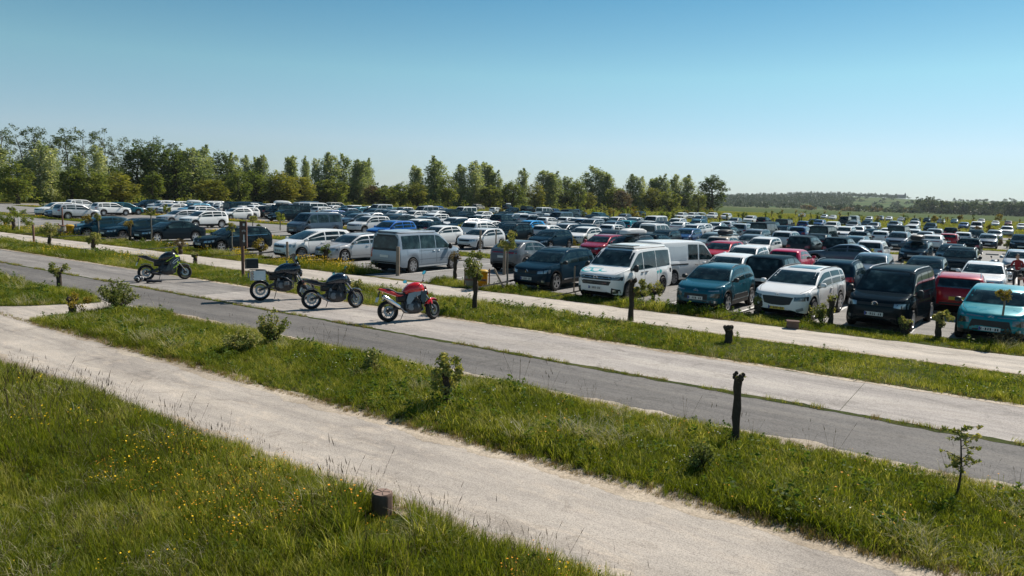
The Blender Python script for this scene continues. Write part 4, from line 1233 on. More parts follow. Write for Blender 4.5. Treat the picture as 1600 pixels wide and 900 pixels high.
        if loc is not None:
            mb = MB(); mb.add([loc + nor * .008 + Vector(v) for v in ((0, -.06, -.02), (0, .06, -.02), (-.03, .06, .03), (-.03, -.06, .03))], [(0, 1, 2, 3)]); s.solid('windscreen_sticker', mb, ['sign_white'])
        # fog lights
        if key not in ('enyaq', 'van'):
            s.mirror2('x', [(.70 * w_, .37), (.80 * w_, .37)], [(.70 * w_, .45), (.80 * w_, .46)], 3, 2, off=.012, name='fog_light', mat='headlight_glass')
        # maker's badge on the nose
        hd = I['hood']; bz = dict(camper=hd - .17, minivan=hd - .17, caddy=hd - .15, van=hd - .16, kadjar=hd - .15, enyaq=hd - .085, cactus=hd - .13, turq=hd - .10, picasso=hd - .10).get(key, hd - .13)
        loc, nor, _, _ = s.hit((6, 0, bz), (-1, 0, 0))
        if loc is not None:
            mb = MB(); x = loc.x + .014; sl = Matrix.Rotation(math.asin(max(-1, min(1, -nor.z))) , 3, 'Y')
            c = Vector((x, 0, bz))
            def st(pts, r=.010, closed=False):
                P = [c + sl @ Vector((0, p[0], p[1])) for p in pts]
                if closed: P.append(P[0])
                mb.tube(P, r, 5, cap=not closed)
            circ = lambda q, n=16: [(q * math.cos(6.2832 * k / n), q * math.sin(6.2832 * k / n)) for k in range(n)]
            if key in ('camper', 'minivan', 'caddy'):
                st(circ(.082), .009, True); st([(-.045, .065), (0, .008), (.045, .065)], .008); st([(-.07, .03), (-.035, -.06), (0, -.005), (.035, -.06), (.07, .03)], .008)
            elif key in ('kadjar', 'van'):
                st([(0, .095), (.060, 0), (0, -.095), (-.060, 0)], .015, True)
            elif key in ('cactus', 'turq', 'picasso', 'estate'):
                st([(-.085, 0), (0, .055), (.085, 0)], .013); st([(-.085, -.045), (0, .010), (.085, -.045)], .013)
            else:
                st(circ(.055), .009, True); st([(-.02, -.02), (.02, .02)], .012)
            s.solid('badge', mb, ['chrome'])
        # rear door line, tail strip, rear wiper
        s.decal('-x', [(-.78 * w_ + 1.56 * w_ * t, .585) for t in np.linspace(0, 1, 7)], [(-.78 * w_ + 1.56 * w_ * t, .597) for t in np.linspace(0, 1, 7)], 8, 1, off=.003, name='tailgate_gap', mat='seam_dark')
        if key == 'van':
            s.decal('-x', [(-.006, .5), (-.006, H - .12)], [(.006, .5), (.006, H - .12)], 8, 1, off=.003, name='door_gap', mat='seam_dark')
            for sg in ('y', '-y'):
                s.decal(sg, [(T + .12, .90), (T + 1.9, .90)], [(T + .12, .96), (T + 1.9, .96)], 6, 1, off=.008, name='side_moulding', mat='black_trim')
                s.decal(sg, [(T + .30, 1.12), (T + 1.82, 1.12)], [(T + .32, H - .22), (T + 1.82, H - .22)], 4, 4, off=.006, name='side_panel', mat='motorhome_white')
        if key == 'greyvan':
            s.decal('-x', [(-.80 * w_, 1.06), (.80 * w_, 1.06)], [(-.78 * w_, H - .12), (.78 * w_, H - .12)], 8, 4, off=.002, name='tailgate_glass_surround', mat='black_trim')
            for ax in ('y', '-y'):
                for za in (.62, 1.02): s.decal(ax, [(I['xr'] + I['ra'] + .05, za), (I['xf'] - I['ra'] - .05, za)], [(I['xr'] + I['ra'] + .05, za + .012), (I['xf'] - I['ra'] - .05, za + .012)], 8, 1, off=.002, name='door_gap', mat='seam_dark')
                s.decal(ax, [(I['xr'] + I['ra'] + .05, .27), (I['xf'] - I['ra'] - .05, .27)], [(I['xr'] + I['ra'] + .05, .31), (I['xf'] - I['ra'] - .05, .31)], 8, 1, off=.008, name='sill_strip', mat='sign_white')
        if key == 'enyaq':
            s.decal('z', [(I['wt'] - 1.05, -.50 * w_), (I['wt'] - .22, -.50 * w_)], [(I['wt'] - 1.05, .50 * w_), (I['wt'] - .22, .50 * w_)], 6, 6, name='glass_roof', mat='car_glass')
            s.mirror2('x', [(.66 * w_, .30), (.84 * w_, .38)], [(.64 * w_, .40), (.82 * w_, .47)], 3, 2, off=.008, name='bumper_corner', mat='grey_metal')
        if key in ('camper', 'greyvan'):
            mb = MB(); zs = H - .018
            xa, xb = T + .22, I['wt'] - .10
            secs = []
            for t, q in ((0, .86), (.05, .95), (.5, .97), (.9, .93), (1, .82)):
                x = xa + (xb - xa) * t; hy = (half_at(x, H) - .05) * q
                secs.append([Vector((x, -hy, zs)), Vector((x, hy, zs)), Vector((x, hy * .94, zs + .085 - .03 * (t - .5) ** 2 * 4)), Vector((x, -hy * .94, zs + .085 - .03 * (t - .5) ** 2 * 4))])
            mb.loft(secs); s.solid('pop_up_roof', mb, ['PAINT'], 30)
            mb = MB(); secs = [[Vector((v.x, v.y * 1.015, zs - .012 + (0.024 if i > 1 else 0))) for i, v in enumerate(q)] for q in secs]; mb.loft(secs); s.solid('roof_seal', mb, ['black_trim'], 30)
            mb = MB(); mb.box((xb - .35, 0, zs + .083), (.55, 1.05, .02)); s.solid('solar_panel', mb, ['car_glass'], 30)
            for sg in ('y',):
                pass

def join_parts(parts):
    """one mesh out of all parts; PAINT first"""
    mats = ['PAINT']; V = []; F = []; M = []
    for name, v, f, ms, fm, sm, par in parts:
        idx = []
        for m in ms:
            if m not in mats: mats.append(m)
            idx.append(mats.index(m))
        b = len(V); V += [tuple(x) for x in v]
        F += [tuple(i + b for i in q) for q in f]
        M += [idx[k] for k in (fm if fm is not None else [0] * len(f))]
    return V, F, M, mats

PLACE_MAT = simple('paint_base', (0.4, 0.4, 0.4), 0.3, coat=1.0)
MATS['PAINT'] = PLACE_MAT
CAR_MESH = {}
def car_meshes(key, detail):
    k = (key, detail)
    if k in CAR_MESH: return CAR_MESH[k]
    c = Car(key, 2 if detail == 2 else detail)
    out = []
    if detail == 0:
        keep = [p for p in c.parts if p[0] not in ('rear_bumper_trim',)]
        V, F, M, mats = join_parts(keep)
        out.append(('car', mesh_from('car_' + key, V, F, mats, M, 38), None, mats))
    else:
        for name, V, F, mats, fm, sm, par in c.parts:
            out.append((name, mesh_from(name, V, F, mats, fm, sm), par, mats))
    CAR_MESH[k] = (out, c)
    return CAR_MESH[k]

def set_paint(o, mats, paint):
    if 'PAINT' in mats:
        i = mats.index('PAINT')
        o.material_slots[i].link = 'OBJECT'
        o.material_slots[i].material = MATS['paint_' + paint]

def make_car(key, paint, detail, name, label, cat, loc, rotz, group, extra=None, paint_over=None):
    parts, c = car_meshes(key, detail)
    if detail == 0:
        nm, me, par, mats = parts[0]
        o = put(name, me, None, loc, rotz)
        set_paint(o, mats, paint)
        tag(o, label, cat, group)
        return o, c
    t = thing(name, label, cat, loc, rotz, group)
    last = {}
    for nm, me, par, mats in parts:
        o = put(nm, me, last[par] if par else t)
        last[nm] = o
        set_paint(o, mats, (paint_over or {}).get(nm, paint))
    if extra: extra(t, c)
    return t, c

# ------------------------------------------------------------------ the parked cars
CARS = """168 338 hatch petrol F
226 341 estate navy F
278 344.5 sedan black F
378 353.5 estate black F
504 357 mpv white F
566 364 estate silver F
665 357 camper steel R
760 356 hatch pearl F
806 349 suv black F
867 358 hatch navy F
832 374 cross grey R
880 387 suv navy F
995 381 camper white F
950 366 hatch crimson F
992 368 suv charcoal F
1072 374 van white R
1131 412 cactus teal F
1262 415 suv white F
1405 415 caddy black F
1562 446 hatch turquoise F
1504 423 estate red R
1540 408 sedan white F
1596 390 hatch steel F
1151 396 hatch white F
1172 383 hatch white F
1219 396 mpv black R
1134 376 hatch red F
1139 368 hatch beige R
1119 363 estate greygreen F
1071 356 hatch blue F
1092 349 hatch white F
1121 347 sedan silver F
1141 353 suv black R
1166 349 mpv silver R
1200 347 minivan black R
1230 342 jeep black R
1257 367 mpv charcoal R
1214 371 hatch white F
1181 366 sedan grey F
1243 387 hatch pink R
1321 380 sedan slate L
1365 375 suv white R
1302 369 mpv black R
1320 403 suv navy R
1367 395 hatch slate F
1435 376 estate navy F
1407 362 suv slate F
1450 400 hatch navy F
1504 386 suv black F
1490 381 estate navy F
1461 366 cross white R
1517 371 estate black R
1486 364 hatch red R
1461 357 suv grey F
1427 351 suv white R
1430 345 suv silver F
1429 358 sedan white F
1487 355 hatch black R
1507 362 hatch white R
1526 359 suv black F
1555 359 hatch grey F
1574 353 suv silver F
1527 346 minivan white F
1507 347 hatch blue F
1597 366 suv navy F
1409 339 hatch silver F
1430 341 hatch navy F
1449 340 suv navy F
1471 342 hatch grey F
1492 342 hatch teal F
1534 342 suv silver F
1556 345 hatch white F
1576 345 hatch maroon F
1597 349 hatch white F
1455 348 suv navy F
1402 346 hatch slate F
1408 352 minivan black R
1272 352 hatch white F
1292 352 minivan black R
1302 346 suv white F
1272 342 hatch navy F
1282 343 hatch blue F
1302 336 hatch white F
1289 335 hatch silver F
1322 338 minivan black F
1337 337 minivan silver R
1335 345 suv grey F
1356 344 hatch navy F
1367 347 hatch grey F
1359 338 hatch silver F
1376 337 suv slate F
1390 338 hatch white F
1399 345 suv slate F
1342 353 hatch white F
1357 352 hatch pearl R
1347 361 suv black R
1380 360 hatch white R
1389 356 hatch white F
1091 332 suv white F
1114 332 suv white F
1136 333 suv white F
1095 337 hatch slate F
1088 343 hatch teal F
1174 337 suv white F
1196 339 suv black R
1254 333 hatch silver F
1260 345 hatch blue R
1032 337 minivan white F
1060 341 suv white F
1066 332 suv white F
1087 332 suv white F
1000 330 suv navy F
977 334 estate grey F
941 332 suv teal R
927 335 hatch black F
924 342 hatch blue R
954 341 suv black R
989 344 hatch turquoise R
965 350 hatch white R
918 354 hatch white F
960 359 hatch charcoal F
1040 349 caddy white R
1034 345 sedan charcoal F
1092 350 hatch pearl F
905 350 hatch navy F
904 340 hatch white F
905 327 pickup slate R
731 323 minivan white F
750 319 mpv beige R
779 324 hatch white R
796 320 suv charcoal R
803 324 hatch navy F
829 322 jeep black R
856 324 minivan white R
870 326 hatch blue R
891 327 minivan black F
857 330 suv charcoal F
880 331 minivan slate F
820 330 estate teal F
847 338 hatch black R
866 339 hatch white R
893 339 estate white R
831 344 hatch bright F
782 335 mpv navy R
764 337 hatch black R
750 330 hatch white F
736 330 hatch black F
761 346 suv white R
730 341 hatch navy F
757 342 estate silver R
895 349 hatch silver F
867 351 hatch white R
620 344.5 suv royal F
657 342 hatch white F
694 352 hatch white F
627 336 estate charcoal F
608 335 sedan black F
574 332 sedan silver F
562 333 hatch slate F
570 322 suv black R
594 325 suv black R
617 326 hatch charcoal R
635 326 sedan navy F
652 329 suv white F
687 322 pickup royal F
669 321 hatch silver F
670 338 hatch slate F
690 340 hatch black R
707 339 hatch white F
504 332 minivan slate F
437 319 minivan black F
476 321 suv black F
519 323 suv white R
539 331 estate silver R
391 324 estate white F
380 319 hatch white F
401 317 suv white R
364 324 hatch white F
209 318 sedan silver R
261 317 estate silver F
277 318 hatch white F
310 318 suv skyblue F
290 327.5 estate silver F
327 329 suv white F
347 322 suv white R
361 316 suv white F
339 314 hatch silver F
199 316 suv teal R
236 312 suv navy F
97 316 suv white F
112 320 hatch slate F
129 319 suv silver R
136 312 suv white R
172 316 suv white R
192 317 estate navy R
420 318 hatch silver F
450 327 hatch black F
550 325 hatch slate R
712 331 hatch black R
960 345 hatch slate F
1010 345 suv white F
1150 340 hatch grey F
1225 352 hatch navy F
1545 365 hatch slate F"""
ROOF_H = dict(suv=1.63, estate=1.48, hatch=1.48, mpv=1.65, camper=2.0, cross=1.56, van=1.97, cactus=1.53, caddy=1.83, sedan=1.44, minivan=1.95, jeep=1.86, pickup=1.8)
TYPE_WORD = dict(hatch='hatchback', suv='SUV', estate='estate car', sedan='saloon', mpv='people carrier', cross='crossover', minivan='passenger van', camper='camper van', greyvan='camper van', van='panel van', caddy='compact van', jeep='boxy off-roader', pickup='pickup', cactus='hatchback', turq='hatchback', enyaq='SUV', kadjar='SUV', picasso='people carrier')
NAME_OF = dict(hatch='hatchback', suv='suv', estate='estate_car', sedan='saloon_car', mpv='people_carrier', cross='crossover_car', minivan='passenger_van', camper='camper_van', greyvan='camper_van', van='panel_van', caddy='compact_van', jeep='off_roader', pickup='pickup_truck', cactus='hatchback', turq='hatchback', enyaq='suv', kadjar='suv', picasso='people_carrier')
COLOUR_WORD = dict(pearl='pale grey', slate='slate blue', greygreen='grey-green', navy='navy blue', royal='bright blue', bright='vivid sky-blue', steel='steel grey', crimson='dark red', pink='cherry red', skyblue='light blue', petrol='petrol blue', charcoal='charcoal')
ROT = dict(F=-math.pi / 2, R=math.pi / 2, L=math.pi, E=0.0)
FIX = {(1131, 412): ('cactus', -.01), (1562, 446): ('turq', -.05), (1405, 415): ('caddy', -.09), (1262, 415): ('enyaq', -.10), (880, 387): ('kadjar', 0), (504, 357): ('picasso', -.10), (566, 364): ('estate', -.05), (665, 357): ('greyvan', .03), (995, 381): ('camper', -.01), (1072, 374): ('van', -.22)}
LABELS = {
 (168, 338): 'dark petrol-blue hatchback at the left end of the nearest row, beside the yellow bin',
 (226, 341): 'navy blue estate car wedged between the petrol-blue hatchback and the black saloon',
 (278, 344): 'black saloon in the nearest row behind the lime-striped motorcycle',
 (378, 353): 'black estate car with bright alloy wheels behind the tall brown sign by the topbox motorcycle',
 (504, 357): 'white people carrier with long sloping windscreen beside the silver estate car',
 (566, 364): 'silver estate car in the nearest row beside the steel grey camper',
 (665, 357): 'steel grey camper van with pop-up roof seen from its dark tailgate end',
 (880, 387): 'navy blue SUV in the nearest row just left of the white camper van',
 (995, 381): 'white camper van with teal prints and dark pop-up roof edge in the nearest row',
 (1072, 374): 'white panel van with blank side panel behind the white camper van',
 (1131, 412): 'teal hatchback with black door mouldings in the nearest row',
 (1262, 415): 'white SUV with a yellow front plate and glass roof in the nearest row',
 (1405, 415): 'black compact van with roof rails in the nearest row',
 (1562, 446): 'turquoise hatchback at the right edge of the nearest row',
 (1504, 423): 'red estate car with yellow rear plate behind the turquoise hatchback',
 (1540, 408): 'white saloon with its door mirror out, behind the red estate car',
 (832, 374): 'grey crossover with a black tail, seen from behind, next to the navy blue SUV',
 (950, 366): 'dark red hatchback behind the roof of the white camper van',
 (992, 368): 'charcoal SUV carrying a pale wrapped load on its roof rails',
 (1435, 376): 'navy blue estate car carrying a black roof box',
 (437, 319): 'black passenger van carrying a long white roof box',
 (1139, 368): 'beige hatchback carrying a black roof box, seen from behind',
 (1321, 380): 'slate blue saloon standing side-on across the lane',
 (687, 322): 'bright blue pickup with a double cab among the far cars',
 (831, 344): 'vivid sky-blue hatchback, the brightest blue car in the crowd',
}
def parse_cars():
    out = []
    for l in CARS.strip().splitlines():
        a = l.split()
        out.append(dict(px=float(a[0]), py=float(a[1]), key=a[2], col=a[3], hd=a[4]))
    return out
LOT = parse_cars()
for c in LOT:
    h = ROOF_H[c['key']]
    x, y = ground(c['px'], c['py'], h)
    back = .9 if c['key'] in ('minivan', 'camper', 'van', 'caddy', 'jeep') else .6
    if c['hd'] in 'FR': y -= back
    if (int(c['px']), int(c['py'])) == (665, 357): x, y = -24.35, 26.9
    c['x'], c['y'] = x, y
    c['id'] = (int(c['px']), int(c['py']))
    k, dr = FIX.get(c['id'], (c['key'], None))
    c['spec'] = k
    c['rot'] = ROT[c['hd']] + (dr if dr is not None else rnd.uniform(-.035, .035))
    S = SPEC[k]
    c['L'], c['W'] = S['L'] + .45, S['W'] + .42
    c['fixed'] = c['id'] in LABELS and y < 45
# push apart what would overlap, along the direction of the rows mostly
for it in range(220):
    moved = False
    for i in range(len(LOT)):
        a = LOT[i]
        for j in range(i + 1, len(LOT)):
            b = LOT[j]
            dx, dy = b['x'] - a['x'], b['y'] - a['y']
            if abs(dx) > 5.6 or abs(dy) > 5.6: continue
            ax, ay = (a['L'], a['W']) if a['hd'] in 'LE' else (a['W'], a['L'])
            bx, by = (b['L'], b['W']) if b['hd'] in 'LE' else (b['W'], b['L'])
            ox = (ax + bx) / 2 - abs(dx); oy = (ay + by) / 2 - abs(dy)
            if ox <= 0 or oy <= 0: continue
            moved = True
            wa, wb = (0.5, 0.5)
            if a['fixed'] and not b['fixed']: wa, wb = 0.0, 1.0
            elif b['fixed'] and not a['fixed']: wa, wb = 1.0, 0.0
            if ox < oy * (0.75 if a['y'] < 60 else 0.5):
                s = 1 if dx >= 0 else -1
                a['x'] -= s * ox * wa * .6; b['x'] += s * ox * wb * .6
            else:
                s = 1 if dy >= 0 else -1
                a['y'] -= s * oy * wa * .6; b['y'] += s * oy * wb * .6
    if not moved: break
# the crowd between them: free places of the rows, filled as in any full car park
def clear_spot(x, y, w=2.25, l=5.0):
    for c in LOT:
        ax, ay = (c['L'], c['W']) if c['hd'] in 'LE' else (c['W'], c['L'])
        if abs(c['x'] - x) < (ax + w) / 2 and abs(c['y'] - y) < (ay + l) / 2: return False
    return True
COLS = ['white'] * 7 + ['silver'] * 3 + ['black'] * 6 + ['charcoal'] * 4 + ['grey'] * 3 + ['navy'] * 5 + ['slate'] * 3 + ['pearl'] * 2 + ['blue', 'petrol', 'teal', 'beige']
TYPES = ['hatch'] * 6 + ['suv'] * 6 + ['estate'] * 3 + ['mpv'] * 2 + ['sedan'] * 2 + ['cross'] * 2 + ['minivan', 'caddy']
extra = []
for k, y0 in enumerate([48.3, 56.2, 63.4, 72.0, 79.6, 88.4, 95.8, 104.3, 112, 120.2, 127.5]):
    x = -118.0
    while x < 4:
        x += 2.62
        u_, v_, d_ = project(x, y0, 1.5)
        if not (170 < u_ < 1640): continue
        if u_ < 560 and y0 < 60: continue
        if x < -125 + .0 * y0 or y0 > 100 and u_ < 830 or y0 > 118 and u_ < 1000: continue
        if u_ > 1490 and y0 < 100: continue
        if rnd.random() < .12: continue
        extra.append((x, y0, k))
rnd.shuffle(extra)
extra.sort(key=lambda e: e[1])
for x, y0, k in extra:
    if len(LOT) >= 296: break
    yy = y0 + rnd.uniform(-.3, .3); xx = x + rnd.uniform(-.12, .12)
    if not clear_spot(xx, yy): continue
    key = rnd.choice(TYPES); hd = 'F' if (k % 2 == 1) == (rnd.random() < .75) else 'R'
    c = dict(px=0.0, py=0.0, key=key, col=rnd.choice(COLS), hd=hd, x=xx, y=yy, spec=key, id=(-1, len(LOT)), rot=ROT[hd] + rnd.uniform(-.03, .03), fixed=False)
    c['L'], c['W'] = SPEC[key]['L'] + .45, SPEC[key]['W'] + .42
    LOT.append(c)
for c in LOT:
    c['u'], c['v'], c['d'] = project(c['x'], c['y'], ROOF_H[c['key']])
    c['desc'] = '%s %s' % (COLOUR_WORD.get(c['col'], c['col']), TYPE_WORD[c['spec']])

def label_cars():
    used = set(LABELS.values()); LAB = {}
    def near(c, f, n=4):
        q = [(abs(o['u'] - c['u']) + 3.0 * abs(o['v'] - c['v']), k) for k, o in enumerate(LOT) if o is not c and f(o)]
        q.sort(); return [LOT[k]['desc'] for _, k in q[:n]]
    for i, c in enumerate(LOT):
        if c['id'] in LABELS:
            LAB[i] = LABELS[c['id']]; continue
        view = {'F': 'nose-on', 'R': 'tail-on', 'L': 'side-on', 'E': 'side-on'}[c['hd']]
        lf = near(c, lambda o: o['u'] < c['u'] - 4 and abs(o['v'] - c['v']) < 9)
        rt = near(c, lambda o: o['u'] > c['u'] + 4 and abs(o['v'] - c['v']) < 9)
        fr = near(c, lambda o: o['v'] > c['v'] + 3 and abs(o['u'] - c['u']) < 40)
        bk = near(c, lambda o: o['v'] < c['v'] - 2 and abs(o['u'] - c['u']) < 40)
        cand = []
        if lf and rt: cand += ['%s %s between %s and %s' % (c['desc'], view, a, b) for a in lf[:2] for b in rt[:2]]
        if fr and rt: cand += ['%s %s behind %s, left of %s' % (c['desc'], view, a, b) for a in fr[:2] for b in rt[:2]]
        if fr and lf: cand += ['%s %s behind %s, right of %s' % (c['desc'], view, a, b) for a in fr[:2] for b in lf[:2]]
        if fr and bk: cand += ['%s %s between %s behind and %s in front' % (c['desc'], view, a, b) for b in fr[:2] for a in bk[:2]]
        if lf: cand += ['%s %s just right of a %s' % (c['desc'], view, a) for a in lf]
        if rt: cand += ['%s %s just left of a %s' % (c['desc'], view, a) for a in rt]
        if fr: cand += ['%s %s just behind a %s' % (c['desc'], view, a) for a in fr]
        lab = None
        for q in cand:
            if q not in used and len(q.split()) <= 16: lab = q; break
        if lab is None:
            lab = '%s %s, %s of the crowd' % (c['desc'], view, 'far left' if c['u'] < 420 else 'left half' if c['u'] < 800 else 'middle right' if c['u'] < 1250 else 'far right')
            while lab in used: lab += ' again'
        used.add(lab); LAB[i] = lab
    return LAB
LAB = label_cars()

def roof_box(t, c, mat, L=2.0, W=.85, H=.36, dx=0.0, label='', name='roof_box', bars=True):
    """luggage box on two bars; a thing of its own on the car"""
    z = c.I['H'] + .05
    b = thing(name, label, 'roof box', (t.location.x, t.location.y, z), t.rotation_euler[2])
    mb = MB(); secs = []
    for q, s, hz in ((0, .55, .35), (.04, .78, .62), (.2, .96, .9), (.55, 1, 1), (.85, .95, .95), (.97, .8, .72), (1, .62, .45)):
        secs.append(ellipse((-L / 2 + L * q + dx, 0, .06 + H * hz / 2), W / 2 * s, H * hz / 2, 12, 4))
    mb.loft(secs); mb.obj('lid', mat, b, 50)
    for k in (-.45, .45):
        mb = MB(); mb.box((dx + k, 0, .0), (.06, 1.25, .04)); mb.obj('crossbar', 'black_trim', b)

def camper_prints(t, c):
    """teal prints on the bonnet and side of the white camper"""
    n0 = len(c.parts)
    W = c.I['W'] / 2; hd = c.I['hood']; N = c.I['N']
    s = c
    def print_at(axis, A, B, n=6): s.decal(axis, A, B, n, 2, off=.004, name='teal_print', mat='teal_print')
    def arc(cx_, cy_, r0, a0, a1, w0, n=14):
        A = []; B = []
        for t in np.linspace(0, 1, n):
            a_ = a0 + (a1 - a0) * t; w_ = w0 * math.sin(math.pi * min(1, t * .9 + .1)) ** .6
            A.append((cx_ + (r0 - w_) * math.cos(a_), cy_ + (r0 - w_) * math.sin(a_) * 1.15)); B.append((cx_ + r0 * math.cos(a_), cy_ + r0 * math.sin(a_) * 1.15))
        print_at('z', A, B, n)
    arc(N - .48, -.58, .26, -2.6, 1.3, .085); arc(N - .46, -.22, .20, -2.2, 1.9, .07); arc(N - .50, .08, .17, -2.4, 1.2, .06)
    arc(N - .50, -.52, .13, 1.2, 4.6, .05)
    print_at('z', [(N - .76, -.70), (N - .72, -.40), (N - .74, -.05)], [(N - .71, -.72), (N - .66, -.40), (N - .70, -.03)])
    for ax in ('y',):
        for k in (0, 1):
            x = c.I['T'] + 1.52 - .25 * k
            print_at(ax, [(x - .10, .93), (x, .84), (x + .10, .93)], [(x - .07, 1.0), (x, .95 if k == 0 else 1.02), (x + .07, 1.0)], 4)
        print_at(ax, [(x - .02, .70), (x + .9, .70)], [(x - .02, .76), (x + .9, .76)], 6) if False else None
        x = c.I['T'] + .30
    for nm, V, F, mats, fm, sm, par in c.parts[n0:]:
        put(nm, mesh_from(nm, V, F, mats, fm, sm), t)
    c.parts = c.parts[:n0]
    mb = MB()
    loc, nor, _, _ = c.hit((c.I['T'] + .28, 4, .93), (0, -1, 0))
    mb.box((c.I['T'] + .28, loc.y, .93), (.14, .02, .17)); put('socket_cover', mb.mesh('socket_cover', ['black_trim']), t)

def kit(c):
    def f(t, car):
        if c['id'] == (995, 381): camper_prints(t, car)
    return f
for i, c in enumerate(LOT):
    d = math.hypot(c['x'], c['y'])
    det = 2 if (d < 47 and c['y'] < 38) else 1 if d < 78 else 0
    cat = 'van' if c['spec'] in ('minivan', 'camper', 'greyvan', 'van', 'caddy') else 'pickup' if c['spec'] == 'pickup' else 'car'
    over = None
    if c['id'] == (832, 374): over = None
    o, car = make_car(c['spec'], c['col'], det, NAME_OF[c['spec']], LAB[i], cat, (c['x'], c['y'], 0.010), c['rot'], 'cars in the car park', kit(c) if det == 2 else None, over)
    c['obj'] = o; c['car'] = car
def lot(idp): return [c for c in LOT if c['id'] == idp][0]
def on_roof(idp, **kw):
    c = lot(idp); roof_box(c['obj'], c['car'], **kw)
on_roof((1435, 376), mat='black_trim', label='black roof box on top of the navy blue estate car')
on_roof((437, 319), mat='motorhome_white', L=2.3, label='long white roof box on top of the black passenger van')
on_roof((1139, 368), mat='black_trim', L=1.4, dx=-.2, label='black roof box on top of the beige hatchback')
on_roof((992, 368), mat='cargo_wrap', L=3.0, W=.7, H=.34, dx=-.4, name='wrapped_roof_load', label='long pale wrapped load strapped on top of the charcoal SUV')
on_roof((796, 320), mat='motorhome_white', L=1.9, label='small white roof box on the charcoal SUV near the trees')
on_roof((310, 318), mat='motorhome_white', L=2.0, label='white roof box on top of the light blue SUV')

def motorhome():
    x, y = ground(904, 326.5)
    t = thing('motorhome', 'tall white motorhome parked at the edge of the trees', 'motorhome', (x, y, 0), -math.pi / 2 + .55)
    mb = MB(); mb.loft([[Vector((a, -1.12, .45)), Vector((a, 1.12, .45)), Vector((a, 1.12, 2.75)), Vector((a, 1.0, 2.9)), Vector((a, -1.0, 2.9)), Vector((a, -1.12, 2.75))] for a in (-3.4, 1.4)]); mb.obj('living_cabin', 'motorhome_white', t, 30)
    mb = MB(); mb.loft([ellipse((1.3, 0, 2.35), 1.08, .5, 12, 5), ellipse((2.2, 0, 2.3), 1.0, .42, 12, 4), ellipse((2.5, 0, 2.2), .8, .25, 12, 3)]); mb.obj('overcab', 'motorhome_white', t, 50)
    mb = MB(); mb.loft([[Vector((1.3, -1, .4)), Vector((1.3, 1, .4)), Vector((1.3, .95, 1.95)), Vector((1.3, -.95, 1.95))], [Vector((2.2, -1, .4)), Vector((2.2, 1, .4)), Vector((2.0, .85, 1.9)), Vector((2.0, -.85, 1.9))], [Vector((2.75, -1, .4)), Vector((2.75, 1, .4)), Vector((2.75, .92, 1.15)), Vector((2.75, -.92, 1.15))], [Vector((3.45, -.9, .4)), Vector((3.45, .9, .4)), Vector((3.4, .8, .9)), Vector((3.4, -.8, .9))]]); mb.obj('cab', 'motorhome_white', t, 30)
    mb = MB(); mb.add([(2.78, -.82, 1.2), (2.78, .82, 1.2), (2.09, .74, 1.85), (2.09, -.74, 1.85)], [(0, 1, 2, 3)]); mb.obj('windscreen', 'car_glass', t)
    for sg in (1, -1):
        mb = MB(); mb.box((-.6, sg * 1.13, 1.9), (1.0, .04, .55)); mb.obj('window', 'car_glass', t)
        mb = MB(); mb.box((2.1, sg * .96, 1.5), (.6, .06, .45)); mb.obj('cab_window', 'car_glass', t)
        for xw in (-2.1, 2.5):
            mb = MB(); mb.lathe([(0, -.11), (.33, -.11), (.36, -.05), (.36, .05), (.33, .11), (0, .11)], 14, 'y', (xw, sg * .95, .36)); mb.obj('wheel', 'tyre_rubber', t)
    mb = MB(); mb.box((3.46, 0, .62), (.04, 1.3, .2)); mb.obj('grille', 'black_trim', t)
motorhome()
# ------------------------------------------------------------------ motorcycles
def wheel_parts(parent, c, R, tw, style, col='dark_alloy', disc=True, steer=0.0, drum=False):
    rot = Matrix.Rotation(steer, 3, 'Z')
    def W(mb, name, mats, par, sm=40):
        V = [rot @ Vector(v) + Vector(c) for v in mb.V]
        return put(name, mesh_from(name, V, mb.F, mats, mb.M, sm), par)
    mb = MB()
    prof = [(R - .095, -tw * .62), (R - .06, -tw * .95), (R - .025, -tw * .78), (R - .006, -tw * .4), (R, 0), (R - .006, tw * .4), (R - .025, tw * .78), (R - .06, tw * .95), (R - .095, tw * .62), (R - .095, -tw * .62)]
    mb.lathe(prof, 32)
    w = W(mb, 'wheel', ['tyre_rubber'], parent)
    mb = MB()
    ri = R - .092
    mb.lathe([(ri + .004, -tw * .60), (ri - .012, -tw * .55), (ri - .022, 0), (ri - .012, tw * .55), (ri + .004, tw * .60)], 32)
    mb.lathe([(0, -.05), (.035, -.05), (.04, 0), (.035, .05), (0, .05)], 14)
    if style == 'spoke':
        for k in range(28):
            a = 6.283 * k / 28; b = a + (.28 if k % 2 else -.28); y = .03 if k % 4 < 2 else -.03
            mb.tube([(.035 * math.cos(a), y, .035 * math.sin(a)), ((ri - .018) * math.cos(b), -y * .3, (ri - .018) * math.sin(b))], .0035, 4, cap=False)
    else:
        n = style
        for k in range(n):
            a = 6.283 * k / n
            for da in ((-.10, .16) if n < 8 else (0,)):
                b = a + da
                mb.tube([(.03 * math.cos(a), 0, .03 * math.sin(a)), ((ri - .015) * math.cos(b), 0, (ri - .015) * math.sin(b))], [.017, .011], 6, cap=False)
    W(mb, 'rim', [col], w)
    if disc:
        for sg in ((1, -1) if disc == 2 else (-1,)):
            mb = MB(); y = sg * .062
            mb.lathe([(R * .30, y - .003), (R * .50, y - .003), (R * .50, y + .003), (R * .30, y + .003), (R * .30, y - .003)], 26)
            for k in range(6):
                a = k * 1.047; mb.tube([(.03 * math.cos(a), y * .7, .03 * math.sin(a)), (R * .31 * math.cos(a), y, R * .31 * math.sin(a))], .007, 4)
            W(mb, 'brake_disc', ['steel'], w)
    return w

